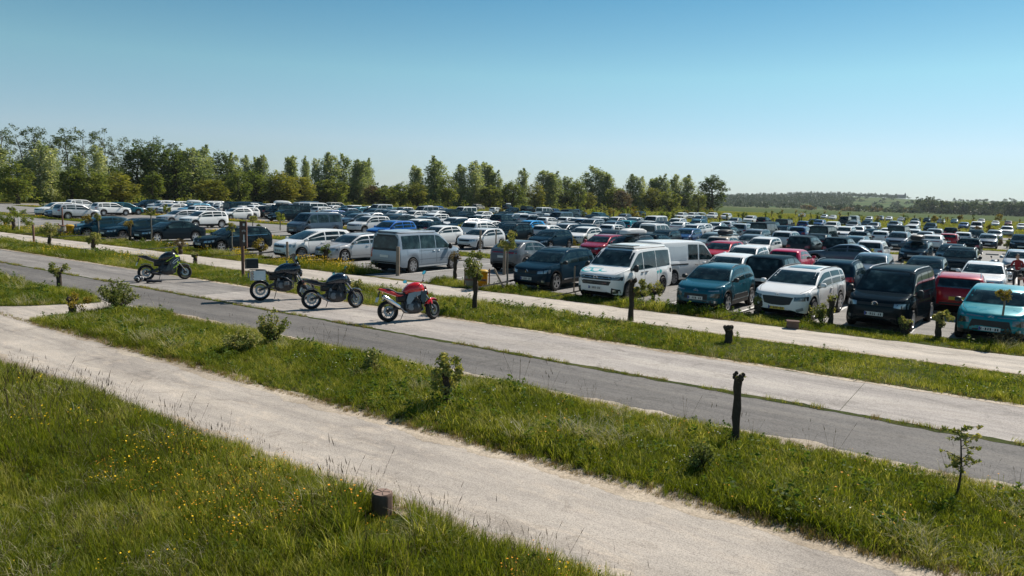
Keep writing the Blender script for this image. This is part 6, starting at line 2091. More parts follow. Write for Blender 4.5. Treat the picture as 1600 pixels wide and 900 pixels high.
person('person in red top and jeans crouching low at the right edge', (hx + .35, hy - .1, .010), R_(150), .95, .26, 'red_cloth', 'denim', 0)
# ------------------------------------------------------------------ signs, posts and bins
def glyph_bike(mb, c, s, m=1):
    for dx in (-.055, .055): 
        mb.tube([c + Vector((dx * s + .032 * s * math.cos(a), 0, -.02 * s + .032 * s * math.sin(a))) for a in np.linspace(0, 6.283, 12)], .006 * s, 4, m, cap=False)
    P = [(-.055, -.02), (-.02, .03), (.035, .03), (.055, -.02)]; mb.tube([c + Vector((a * s, 0, b * s)) for a, b in P], .008 * s, 4, m)
    mb.tube([c + Vector((.03 * s, 0, .05 * s)), c + Vector((.055 * s, 0, -.02 * s))], .006 * s, 4, m)

def totem(label, px, py, h, panel_h, w=.30):
    """dark brown sign board on a rust-brown pole, pale pictograms down its face"""
    x, y = ground(px, py)
    t = thing('sign_post', label, 'sign', (x, y, 0), R_(38))
    mb = MB(); mb.box((-.06, .03, (h - .1) / 2), (.07, .06, h - .1)); mb.box((.0, .03, (h - .1) / 2), (.035, .05, h - .1)); mb.obj('pole', 'rust_pole', t, 30)
    mb = MB(); z = h - panel_h / 2; mb.box((0, 0, z), (w, .05, panel_h)); mb.obj('board', 'brown_sign', t, 30)
    mb = MB(); mb.box((w / 2 + .015, 0, z - .02), (.022, .07, panel_h + .06)); mb.obj('edge_strip', 'rust_pole', t, 30)
    f = -.031
    mb = MB(); c = Vector((.04, f, z + panel_h * .36)); mb.box(c, (.075, .008, .10)); mb.obj('pictogram', 'sign_white', t, 30)
    mb = MB(); c = Vector((.04, f, z + panel_h * .12)); glyph_bike(mb, c, .85, 0); mb.obj('pictogram', 'sign_white', t, 30)
    mb = MB(); c = Vector((.04, f, z - panel_h * .17)); mb.box(c, (.045, .008, panel_h * .26)); mb.add([c + Vector(v) for v in ((-.06, -.005, -panel_h * .11), (.06, -.005, -panel_h * .11), (0, -.005, -panel_h * .19))], [(0, 1, 2)]); mb.obj('arrow', 'sign_white', t, 30)
totem('tall dark brown sign board on a rusty pole behind the topbox motorcycle', 381, 437, 2.42, 1.02, .27)
totem('dark brown sign board on a rusty pole in front of the steel grey camper', 594, 420, 1.95, .85, .24)

def round_post(name, label, px, py, h, r, mat='old_wood', group=None, tilt=None, cap=None):
    x, y = ground(px, py)
    mb = MB(); mb.tube([(0, 0, -.05), (0, 0, h * .5), (0, 0, h - .015), (0, 0, h)], [r * 1.05, r, r * .97, r * .85], 14)
    o = mb.obj(name, mat, None, 40); o.location = (x, y, 0)
    if tilt: o.rotation_euler = tilt
    return tag(o, label, 'post', group)
round_post('wooden_post', 'plain round wooden post between the red motorcycle and the camper van', 621.5, 431, 1.33, .085)
round_post('wooden_post', 'grey wooden post beside a round-headed sapling left of the navy blue SUV', 787.5, 429.5, 1.25, .075)
round_post('wooden_post', 'thin grey post with a short white crossbar near the pale grey hatchback', 749.5, 406, 1.75, .06)
round_post('wooden_post', 'pale slim post in the grass median right of the pale grey hatchback', 774.5, 392, 1.5, .05)
round_post('wooden_post', 'thin white post at the far left beside the footpath', 30, 362, 1.6, .035, 'sign_white')
round_post('wooden_post', 'thin rusty brown post standing in the footpath edge far left', 53, 378.5, 1.1, .06, 'rust_pole')
round_post('wooden_post', 'thin rusty pole above the left litter bin', 99, 371, 2.1, .05, 'rust_pole')
round_post('wooden_post', 'slim grey post left of the dark touring motorcycle mirror', 449, 413, 1.15, .06)
round_post('wooden_post', 'thin pale brown post in front of the white camper van', 896.5, 457, 1.05, .03, 'old_wood')
round_post('wooden_stick', 'grey stick leaning in the grass right of the yellow bin', 790, 455, 1.0, .04, 'old_wood', None, (R_(10), R_(-28), 0))
x_, y_ = ground(749.5, 406)
mb = MB(); mb.box((0, 0, 0), (.45, .05, .05)); o = mb.obj('crossbar', 'sign_white', [q for q in bpy.data.objects if q.get('label', '').startswith('thin grey post with a short')][0], 30); o.location = (.15, -.06, .62)

def bin_stand(label, px, py, rotz, s=1.0):
    """bag holder: dark frame with a grey panel and a yellow lidded half"""
    x, y = ground(px, py)
    t = thing('litter_bin', label, 'litter bin', (x, y, 0), rotz); t.scale = (s, s, s)
    for k, (dx, mat) in enumerate(((-.33, 'grey_bag'), (.33, 'yellow_bag'))):
        mb = MB(); mb.loft([ellipse((dx, 0, .5), 0, 0, 3) for q in ()] or [[Vector((dx + (w + .015 * math.sin(a * 5 + z * 9)) * math.cos(a), (w * .8 + .012 * math.cos(a * 7)) * math.sin(a), z)) for a in np.linspace(0, 6.02, 20)] for z, w in ((.06, .17), (.12, .235), (.35, .25), (.62, .245), (.82, .26))]); b = mb.obj('bag', mat, t, 60)
        mb = MB(); mb.lathe([(.265, .80), (.285, .84), (.26, .87), (.25, .83), (.265, .80)], 20, 'z', (dx, 0, 0)); mb.obj('rim', 'rust_pole' if k == 0 else 'bin_yellow', b, 50)
        if k: mb = MB(); mb.lathe([(.28, .87), (.22, .92), (0, .94)], 20, 'z', (dx, 0, 0)); mb.obj('lid', 'bin_yellow', b, 50)
        mb = MB(); mb.box((dx, -.27, .42), (.50, .02, .10)); mb.obj('rail', 'rust_pole', t, 30)
    for dx in (-.64, 0, .64):
        mb = MB(); mb.box((dx, .2, .48), (.06, .06, .98)); mb.obj('frame_post', 'rust_pole', t, 30)
bin_stand('litter bin with grey and yellow halves beside the footpath behind the red motorcycle', 744, 449, R_(28), .80)
bin_stand('litter bin with grey and yellow halves far left by the petrol-blue hatchback', 103, 371.5, R_(30), 1.0)

# wood block and bollard
x, y = ground(1238, 514)
mb = MB(); mb.box((0, 0, .11), (.33, .26, .22), taper=.96); mb.box((0, 0, .23), (.37, .30, .03)); o = mb.obj('wooden_block', 'stump_wood', None, 30); o.location = (x, y, .01); o.rotation_euler = (0, 0, R_(20)); tag(o, 'low weathered wooden block in the grass before the white SUV', 'block')
def stump():
    x, y = ground(597, 803)
    t = thing('wooden_bollard', 'short sawn wooden bollard at the edge of the near path', 'bollard', (x, y, 0), R_(15))
    mb = MB(); n = 30; jit = [1 + .035 * math.sin(k * 1.9) + rnd.uniform(-.03, .03) for k in range(n)]
    rings = [[Vector((r * jit[k] * math.cos(6.2832 * k / n), r * jit[k] * math.sin(6.2832 * k / n), z)) for k in range(n)] for r, z in ((.130, -.05), (.124, .06), (.118, .16), (.120, .23), (.115, .258), (.106, .268))]
    mb.loft(rings, cap=False); mb.obj('trunk', 'stump_wood', t, 45)
    mb = MB(); mb.loft([rings[-1], [v * 1 for v in [Vector((q.x * .5, q.y * .5, .2705)) for q in rings[-1]]], [Vector((q.x * .02, q.y * .02, .2712)) for q in rings[-1]]], cap=True); mb.obj('cut_top', 'cut_wood', t, 45)
    mb = MB()
    for k in range(5):
        a = k * 1.25 + .3; mb.box((.05 * math.cos(a), .05 * math.sin(a), .2725), (.085, .004, .004), rot=Matrix.Rotation(a, 3, 'Z'))
    mb.obj('crack', 'seam_dark', t, 30)
stump()

# ------------------------------------------------------------------ pollards, saplings and shrubs
def foot(px, py):
    """where a plant stands: on the grass strip, never under the cars behind it"""
    x, y = ground(px, py)
    lim = park_edge(x) - .25
    if lim < y < lim + 3.2:
        k = lim / y; x, y = x * k, y * k
        py = project(x, y, 0)[1]
    return x, y, py

def pollard(label, px, py, top_px, r=.07, head=.22, leaf='willow_leaf', n=110, knob=True, off=(0, 0), leaf_size=.055, cat='tree', name='pollard_willow', spread=None, lean=0.0, seed=None, leafdrop=0.0, group=None):
    x, y, py = foot(px, py); _, _, d = project(x, y, 0)
    h = (py - top_px) * d / F_PX
    rr = np.random.default_rng(int(px * 7 + top_px * 3) if seed is None else seed)
    t = thing(name, label, cat, (x, y, 0), rr.random() * .6, group)
    mb = MB(); th = h - head * .9
    P = [(lean * q * th + rr.normal(0, r * .13), rr.normal(0, r * .13), th * q) for q in np.linspace(0, 1, 8)]; P[0] = (0, 0, -.06)
    mb.tube(P, [r * (1.25 if q == 0 else 1.0 + rr.normal(0, .07)) for q in range(7)] + [r * 1.05], 10)
    T_ = Vector(P[-1])
    if knob:
        for k in range(7):
            a = rr.random() * 6.28; e = T_ + Vector((math.cos(a) * r * 1.1, math.sin(a) * r * 1.1, rr.uniform(-.02, .09)))
            mb.ball(e, r * rr.uniform(.45, .75), 7)
    for k in range(9):
        a = rr.random() * 6.28; L = head * rr.uniform(.5, 1.0)
        e = T_ + Vector((math.cos(a) * L * .5, math.sin(a) * L * .5, L * .75)); mb.tube([T_, (T_ + e) / 2 + Vector((math.cos(a) * .02, math.sin(a) * .02, 0)), e], [r * .16, r * .1, .004], 4, cap=False)
    mb.obj('trunk', 'bark', t, 60)
    if n:
        sp = [q * 1.7 for q in (spread or (head, head, head * .8))]; n = int(n * 4.4); leaf_size *= .62
        C = []; Rd = []; N = []
        for k in range(12):
            dv = rr.normal(0, 1, 3); dv /= np.linalg.norm(dv)
            C.append((T_.x + off[0] + dv[0] * sp[0] * .55, T_.y + off[1] + dv[1] * sp[1] * .55, T_.z + head * .35 - leafdrop + dv[2] * sp[2] * .6)); q = head * rr.uniform(.3, .6); Rd.append((q, q, q)); N.append(max(4, n // 12))
        V, F = leaf_cloud(rr, C, Rd, N, leaf_size)
        put('crown', np_mesh('crown', V, F, [leaf]), t)
    return t

def sapling(label, px, py, top_px, crown_r_px, r=.025, leaf='willow_leaf', n=220, leaf_size=.055, squash=1.0, group=None, stake=False):
    x, y, py = foot(px, py); _, _, d = project(x, y, 0)
    h = (py - top_px) * d / F_PX; cr = crown_r_px * d / F_PX
    rr = np.random.default_rng(int(px * 5 + py))
    t = thing('sapling', label, 'tree', (x, y, 0), rr.random(), group)
    mb = MB(); P = [(rr.normal(0, .012), rr.normal(0, .012), (h - cr) * q) for q in np.linspace(0, 1, 6)]; P[0] = (0, 0, -.05)
    mb.tube(P, [r * (1.2 - .4 * q) for q in np.linspace(0, 1, 6)], 7)
    T_ = Vector(P[-1])
    for k in range(8):
        a = rr.random() * 6.28; e = T_ + Vector((math.cos(a) * cr * .6, math.sin(a) * cr * .6, rr.uniform(-.2, .7) * cr)); mb.tube([T_ - Vector((0, 0, cr * .5)), e], [r * .4, .004], 4, cap=False)
    mb.obj('trunk', 'grey_bark', t, 60)
    C = []; Rd = []; N = []
    for k in range(14):
        dv = rr.normal(0, 1, 3); dv /= np.linalg.norm(dv); q = rr.uniform(.4, .75)
        C.append((T_.x + dv[0] * cr * q, T_.y + dv[1] * cr * q, T_.z + dv[2] * cr * q * squash)); Rd.append((cr * rr.uniform(.18, .42),) * 3); N.append(max(3, int(n * 2.0) // 14))
    V, F = leaf_cloud(rr, C, Rd, N, leaf_size * .68)
    put('crown', np_mesh('crown', V, F, [leaf]), t)
    return t

def shrub(label, px, py, top_px, w_px, leaf='willow_leaf', stems=14, n=500, leaf_size=.045, loose=1.0, name='shrub', group=None):
    x, y, py = foot(px, py); _, _, d = project(x, y, 0)
    h = (py - top_px) * d / F_PX; w = w_px * d / F_PX / 2
    rr = np.random.default_rng(int(px * 3 + py))
    t = thing(name, label, 'shrub', (x, y, 0), 0, group)
    mb = MB(); C = []; Rd = []; N = []
    for k in range(stems):
        a = rr.random() * 6.28; q = rr.random() ** .5
        e = Vector((math.cos(a) * w * q, math.sin(a) * w * q, h * rr.uniform(.55, 1.0) * (1.05 - .35 * q)))
        m = e * .5 + Vector((0, 0, h * .10)); mb.tube([(0, 0, -.04), m, e], [.014, .009, .003], 5, cap=False)
        for f in (.45, .6, .75, .9, 1.0):
            c = Vector((0, 0, 0)) * (1 - f) ** 2 + m * 2 * f * (1 - f) + e * f * f
            C.append(tuple(c)); s = .07 * loose + .02; Rd.append((s, s, s)); N.append(max(3, int(n * 1.9) // (stems * 5)))
    mb.obj('stems', 'bark', t, 60)
    V, F = leaf_cloud(rr, C, Rd, N, leaf_size * .75)
    put('leaves', np_mesh('leaves', V, F, [leaf]), t)
    return t

# near verge
pollard('tall bare dark pollard post with a knobby head by the asphalt lane', 1147, 697, 581, .062, .08, n=10, leaf_size=.03)
pollard('dark pollard with a leafy bunch on top casting a shadow in the near verge', 697, 640, 566, .055, .26, n=300, leaf_size=.055, spread=(.24, .24, .30), leafdrop=.03)
pollard('tiny leafy sprouting stump by the asphalt lane left of the leafy pollard', 584, 585, 551, .04, .24, n=150, leaf_size=.05, spread=(.13, .13, .28), leafdrop=.08)
pollard('short fat stump with a leafy side in the tip of the grass wedge', 113, 491, 459, .10, .26, n=150, off=(.26, .0), leaf='gold_leaf', leaf_size=.05, leafdrop=.05)
pollard('pollard post with a crown of short shoots on the far left lawn', 93, 454, 415, .085, .26, n=200, leaf_size=.055)
shrub('big loose twiggy shrub where the verge meets the lane on the left', 187, 487, 434, 58, stems=44, n=1500, leaf_size=.045, loose=1.0)
shrub('low round pale shrub in the near verge', 382, 553, 512, 60, stems=38, n=1300, leaf_size=.04, loose=.8)
shrub('slender loose shrub leaning over the asphalt lane behind the round shrub', 427, 541, 480, 52, stems=26, n=800, leaf_size=.045, loose=1.0)
shrub('sparse young plant with two thin stems in the near verge', 1090, 741, 682, 48, stems=14, n=420, leaf_size=.032, loose=.9)
def windblown():
    px, py, tp = 1493, 782, 652
    x, y = ground(px, py); _, _, d = project(x, y, 0); h = (py - tp) * d / F_PX
    rr = np.random.default_rng(12)
    t = thing('sapling', 'wind-blown sapling with narrow leaves at the right edge of the near verge', 'tree', (x, y, 0), 0)
    right = Vector(CAM_ROT.col[0]); mb = MB(); C = []; Rd = []; N = []
    stem = [Vector((0, 0, h * q)) + right * (.03 * math.sin(q * 5)) for q in np.linspace(0, .92, 7)]
    mb.tube(stem, [.018, .016, .014, .012, .010, .007, .003], 6)
    for k in range(20):
        q = rr.uniform(.38, .98); b = right * (.03 * math.sin(q * 5)) + Vector((0, 0, h * q * .94)); sgn = 1 if rr.random() < .62 else -1
        L = h * rr.uniform(.07, .17); e = b + right * (L * sgn) + Vector((rr.normal(0, .05), rr.normal(0, .05), L * rr.uniform(.1, .8)))
        mb.tube([b, b * .5 + e * .5 + Vector((0, 0, .015)), e], [.005, .004, .002], 4, cap=False)
        for f in (.35, .6, .85, 1.0): C.append(tuple(b * (1 - f) + e * f)); Rd.append((.035, .035, .03)); N.append(5)
    mb.obj('trunk', 'bark', t, 60)
    V, F = leaf_cloud(rr, C, Rd, N, .030); put('crown', np_mesh('crown', V, F, ['willow_leaf']), t)
windblown()
# strip between road and footpath
pollard('dark pollard with a leafy yellow-green top right of the red motorcycle', 741, 486, 406, .085, .34, n=360, leaf_size=.065, spread=(.32, .32, .36), lean=.02)
pollard('dark pollard with leaves down its right side before the white camper van', 985, 502, 430, .085, .22, n=330, off=(.30, .12), leaf_size=.055, spread=(.25, .25, .34), leafdrop=.28)
pollard('short black knobby stump beside the footpath before the teal hatchback', 1137, 538, 511, .10, .06, n=6, leaf_size=.03)
pollard('grey stump with a flat head beside the lime-striped motorcycle', 305, 413, 396, .10, .14, n=60)
pollard('dark-headed pollard behind the front wheel of the lime-striped motorcycle', 282, 398, 377, .11, .24, n=120, leaf='rust_leaf')
pollard('pollard with two stacked leafy bunches far left', 146, 389, 362, .12, .36, n=260, leaf_size=.075, leafdrop=.2)
pollard('pollard with a spiky leafy head standing by the footpath far left', 78, 386, 351, .10, .42, n=260, leaf_size=.075)
shrub('small leafy shrub behind the front wheel of the blue-black motorcycle', 556, 458, 430, 24, stems=12, n=200, leaf_size=.05)
# front strip
pollard('dark pollard before the front wheel of the steel grey camper', 711, 430, 397, .085, .22, n=90, leaf='rust_leaf')
sapling('sapling with a rounded leafy head beside the grey post left of the navy blue SUV', 792, 437, 357, 20, .035, n=420, leaf_size=.075)
pollard('short pollard with a leafy head before the white camper van rear', 1020, 474, 445, .07, .26, n=180, leaf_size=.06, off=(.08, 0))
shrub('round leafy shrub in the grass before the white camper van', 922, 465, 438, 36, stems=22, n=600, leaf_size=.05, loose=.8)
pollard('short stump with sprouting leaves before the teal hatchback', 1184, 490, 467, .12, .16, n=120, leaf_size=.055)
pollard('dark pollard stump hiding the front wheel of the white SUV', 1298, 492, 463, .08, .14, n=50)
shrub('leafy plant in the grass at the corner of the white SUV', 1286, 498, 470, 40, stems=20, n=480, leaf_size=.05)
pollard('low dark stump in the grass before the black compact van', 1414, 524, 498, .11, .18, n=110)
pollard('pollard with leaves on its right side beside the black compact van', 1466, 518, 482, .09, .22, n=200, off=(.08, 0), leaf_size=.06, leafdrop=.15)
sapling('little round-headed tree before the turquoise hatchback', 1562, 536, 446, 14, .03, leaf='gold_leaf', n=260, leaf_size=.045, squash=.8)
shrub('rusty leafy bush under the round-headed tree at the turquoise hatchback', 1566, 540, 503, 46, leaf='rust_leaf', stems=18, n=420, leaf_size=.05)
pollard('dark bushy pollard between the two pale cars in the nearest row', 509, 411, 385, .12, .26, n=120, leaf='dark_leaf')
pollard('yellow-leaved pollard beside the tall brown sign', 407, 400, 378, .09, .34, n=180, leaf='gold_leaf', leaf_size=.07)
shrub('wide dark bush in the grass before the black saloon and estate', 330, 393, 365, 50, leaf='green_leaf', stems=22, n=520, leaf_size=.08, loose=1.4)
sapling('slim pale-stemmed sapling before the black estate car with bright wheels', 363, 391, 346, 9, .04, n=180, leaf_size=.085)
sapling('tall slim sapling before the wheel of the black saloon', 237, 378, 322, 9, .04, n=200, leaf_size=.09)
pollard('brown pollard at the nose of the black saloon', 203, 373, 347, .09, .26, n=90, leaf='gold_leaf', leaf_size=.07)
sapling('pale-stemmed sapling before the petrol-blue hatchback', 154, 363, 332, 7, .05, n=170, leaf_size=.085)
pollard('rust-leaved pollard over the front wheel of the petrol-blue hatchback', 138, 366, 341, .09, .4, n=190, leaf='gold_leaf', leaf_size=.085)
shrub('low bushy plant before the navy blue estate car', 262, 388, 373, 22, leaf='green_leaf', stems=12, n=220, leaf_size=.07)
for k_, (px, py, tp, w) in enumerate([(44, 357, 341, .32), (22, 363, 335, .40), (8, 352, 337, .34)]):
    pollard(['small pollard with a fan of shoots beyond the footpath far left', 'dark bushy pollard beside the thin white post far left', 'leafy pollard cut by the left edge of the view'][k_], px, py, tp, .12, w * 1.3, n=200, leaf='green_leaf', leaf_size=.08)
for k_, (px, py, tp, w) in enumerate([(18, 331, 319, 7), (36, 334, 324, 9), (67, 335, 314, 8), (84, 339, 321, 8)]):
    sapling(['dark little tree before the far left trees', 'round bush-like tree left of the white SUV far left', 'dark-headed tree before the white SUV far left', 'leafy little tree before the slate blue hatchback far left'][k_], px, py, tp, w, .06, n=200, leaf='green_leaf', leaf_size=.12)
# trees of the medians among the cars
MID = """
893 384 366 11 gold|1190 382 358 12 gold|1287 402 397 10 willow|1275 398 381 8 willow|1365 420 386 11 willow|1435 404 383 13 gold|1420 420 400 14 willow|1465 436 417 9 rust
568 355 338 9 green|725 372 344 11 willow|736 372 352 9 willow|650 362 346 7 green|438 360 328 10 green|480 354 333 9 gold|474 358 345 7 gold|260 336 319 8 green|325 356 346 4 lime|395 356 334 7 willow|405 360 350 5 willow|655 343 329 5 gold
1112 384 368 8 lime|1180 390 372 10 gold|1560 384 372 7 rust|1550 386 366 9 green|1573 388 373 8 green|1525 374 352 8 rust|1545 366 350 7 gold|1370 356 343 5 dark|1266 364 342 5 dark|1404 364 352 6 gold|1460 350 336 6 gold|1500 348 334 6 gold|1560 350 333 7 gold
820 354 338 6 gold|783 338 325 5 gold|905 356 346 5 gold|985 352 340 5 gold|1003 350 336 5 green|945 340 330 4 green|1145 352 340 5 gold|1060 348 338 4 gold|836 352 343 6 rust|790 352 342 5 green|700 348 338 5 green|682 352 342 4 green|606 350 341 4 green|630 348 336 5 gold
"""
used_ = {}
for ln in MID.strip().splitlines():
    for it in ln.split('|'):
        a = it.split(); px, py, tp, w = map(float, a[:4]); lf = a[4] + '_leaf'
        cw = dict(gold='yellow-leaved', willow='leafy green', green='bushy green', rust='rust-leaved', lime='bright green', dark='dark')[a[4]]
        best = min(LOT, key=lambda c: abs(c['u'] - px) + 1.2 * abs(c['v'] - tp))
        b2 = sorted(LOT, key=lambda c: abs(c['u'] - px) + 1.2 * abs(c['v'] - tp))
        lab = None
        for b in b2:
            lab = 'small %s tree by the %s' % (cw, b['desc']) + (' behind a %s' % b2[1]['desc'] if b is b2[0] else '')
            if lab not in used_: break
        used_[lab] = 1
        _, _, dd = project(*ground(px, py), 0)
        sapling(lab, px, py, tp, w, .05, lf, n=180, leaf_size=.055 + dd * .0011, group='small trees on the car park medians')

# the many pollards of the far meadow: a few shapes, copied
FARP = []
for k in range(4):
    rr = np.random.default_rng(300 + k)
    mb = MB(); mb.tube([(0, 0, -.05), (.03, 0, .8), (0, .02, 1.5)], [.15, .12, .14], 6); mb.ball((0, 0, 1.5), .22, 6)
    C = [(rr.normal(0, .28), rr.normal(0, .28), 1.75 + rr.normal(0, .25)) for _ in range(8)]
    V, F = leaf_cloud(rr, C, [(.3, .3, .3)] * 8, [9] * 8, .20)
    FARP.append((mb.mesh('trunk', 'bark', 60), np_mesh('crown', V, F, [['willow_leaf', 'green_leaf', 'dark_leaf', 'gold_leaf'][k]])))
rr = np.random.default_rng(77)
n_ = 0
for k in range(900):
    if n_ >= 95: break
    px = rr.uniform(900, 1600); py = rr.uniform(332, 352)
    hz = 309 + .03 * (px - 800)
    x, y = ground(px, py)
    if not (105 < y < 345) or py - hz < 10: continue
    if any(abs(c['x'] - x) < 1.6 and abs(c['y'] - y) < 3.2 for c in LOT): continue
    u_, v_, _ = project(x, y, 1.5)
    q_ = sorted(LOT, key=lambda c: abs(c['u'] - u_) + 2 * abs(c['v'] - v_))
    lab = None
    for c_ in q_[:8]:
        lab = 'tiny distant pollard %s the %s' % ('just left of' if u_ < c_['u'] - 3 else 'just right of' if u_ > c_['u'] + 3 else 'right behind', LAB[LOT.index(c_)].split(' between')[0].split(' behind')[0].split(',')[0])
        if lab not in used_: break
        lab2 = lab + ', ' + ordinal(1 + sum(1 for z_ in used_ if z_.startswith(lab))) + ' there'
        lab = lab2
        if lab not in used_: break
    used_[lab] = 1
    t = thing('pollard_willow', lab, 'tree', (x, y, 0), rr.random() * 6, 'distant pollards in the rough meadow')
    s = rr.uniform(.6, 1.05); t.scale = (s, s, s)
    tm, cm = FARP[n_ % 4]; put('trunk', tm, t); put('crown', cm, t); n_ += 1
# ------------------------------------------------------------------ grass and flowers
TUFTS = bpy.data.collections.new('grass_tufts')      # sources only; never linked into the scene

def blade_tuft(seed, n, h0, h1, spread, width, bend, mat, flower=None, fl_n=0, fl_size=.012, stalk_mat='seed_stalk', heads=0):
    r = np.random.default_rng(seed); V = []; F = []; M = []
    for k in range(n):
        a = r.random() * 6.283; q = spread * r.random() ** .6
        b = np.array([q * math.cos(a), q * math.sin(a), -.01]); h = r.uniform(h0, h1); da = r.random() * 6.283
        d = np.array([math.cos(da), math.sin(da), 0]) * h * bend * r.uniform(.3, 1.2); w = np.array([-math.sin(da + r.normal(0, .5)), math.cos(da), 0]); w /= np.linalg.norm(w); w *= width * r.uniform(.7, 1.3)
        i = len(V)
        for t, ww in ((0, 1), (.4, .9), (.75, .6)):
            p = b + d * t * t + np.array([0, 0, h * t]); V += [p - w * ww / 2, p + w * ww / 2]
        V.append(b + d + np.array([0, 0, h * (1 - .12 * bend)]))
        F += [(i, i + 1, i + 3, i + 2), (i + 2, i + 3, i + 5, i + 4), (i + 4, i + 5, i + 6)]; M += [0] * 3
    for k in range(fl_n):
        a = r.random() * 6.283; q = spread * r.random() ** .5 * 1.3; h = r.uniform(h0, h1) * r.uniform(.85, 1.25)
        p = np.array([q * math.cos(a), q * math.sin(a), h]); i = len(V); w = .0022
        V += [np.array([p[0] * .6 - w, p[1] * .6, 0]), np.array([p[0] * .6 + w, p[1] * .6, 0]), p + [w, 0, 0], p - [w, 0, 0]]; F.append((i, i + 1, i + 2, i + 3)); M.append(0)
        i = len(V); s = fl_size * r.uniform(.7, 1.2); tl = r.normal(0, .35, 2)
        ring = [p + np.array([s * math.cos(j * 1.047), s * math.sin(j * 1.047), s * .25 + s * (tl[0] * math.cos(j * 1.047) + tl[1] * math.sin(j * 1.047))]) for j in range(6)]
        V += ring + [p + [0, 0, s * .1]]; F += [(i + j, i + (j + 1) % 6, i + 6) for j in range(6)]; M += [1] * 6
    for k in range(heads):
        a = r.random() * 6.283; q = spread * r.random(); h = r.uniform(h0, h1); dv = r.normal(0, .10, 2)
        b = np.array([q * math.cos(a), q * math.sin(a), 0]); p = b + np.array([dv[0] * h * 2, dv[1] * h * 2, h]); i = len(V); w = .0018
        V += [b - [w, 0, 0], b + [w, 0, 0], p + [w, 0, 0], p - [w, 0, 0]]; F.append((i, i + 1, i + 2, i + 3)); M.append(0)
        u = (p - b) / np.linalg.norm(p - b); L = h * r.uniform(.18, .28); s = .005 * r.uniform(.8, 1.3)
        for ang in (0, 1.57):
            w = np.array([math.cos(ang), math.sin(ang), 0]) * s; i = len(V)
            V += [p, p + u * L * .3 + w, p + u * L, p + u * L * .3 - w]; F.append((i, i + 1, i + 2, i + 3)); M.append(0)
    me = bpy.data.meshes.new('tuft'); me.from_pydata([tuple(v) for v in V], [], F)
    for m in [mat] + ([flower] if flower else []): me.materials.append(MATS[m])
    me.polygons.foreach_set('material_index', np.array(M, dtype=np.int32)); me.update()
    return me

def leafy_tuft(seed, n, h, spread, size, mat):
    r = np.random.default_rng(seed)
    V, F = leaf_cloud(r, [(0, 0, h * .55)], [(spread, spread, h * .5)], [n], size, .5)
    return np_mesh('tuft', V, F, [mat])

SRC = [
    blade_tuft(1, 16, .07, .15, .09, .0075, .7, 'grass_blade'),              # 0 short
    blade_tuft(2, 16, .12, .24, .09, .0080, .75, 'grass_blade'),             # 1 medium
    blade_tuft(3, 15, .22, .40, .08, .0085, .7, 'grass_blade'),              # 2 long
    blade_tuft(4, 13, .05, .13, .09, .0070, .9, 'dry_blade'),                # 3 dry edge
    leafy_tuft(5, 34, .10, .11, .020, 'clover_leaf'),                        # 4 clover
    blade_tuft(6, 8, .14, .30, .10, .0060, .5, 'grass_blade', 'yellow_petal', 4, .0125),   # 5 yellow flowers
    blade_tuft(7, 8, .16, .32, .10, .0060, .5, 'grass_blade', 'orange_petal', 4, .0115),   # 6 orange flowers
    blade_tuft(8, 2, .35, .70, .05, .004, .35, 'seed_stalk', heads=3),       # 7 seed stalks
    leafy_tuft(9, 26, .26, .10, .030, 'clover_leaf'),                        # 8 broad weeds
    blade_tuft(10, 13, .20, .36, .10, .0065, 1.2, 'pale_blade'),             # 9 pale laid grass
    blade_tuft(11, 16, .10, .20, .22, .020, .7, 'grass_blade'),              # 10 coarse far clump
    blade_tuft(12, 8, .10, .22, .22, .016, .5, 'grass_blade', 'yellow_petal', 12, .030),  # 11 coarse yellow
    blade_tuft(13, 6, .08, .16, .09, .0060, .5, 'grass_blade', 'white_petal', 4, .010),   # 12 daisies
]
for i, me in enumerate(SRC):
    o = bpy.data.objects.new('tuft_%02d' % i, me); TUFTS.objects.link(o)

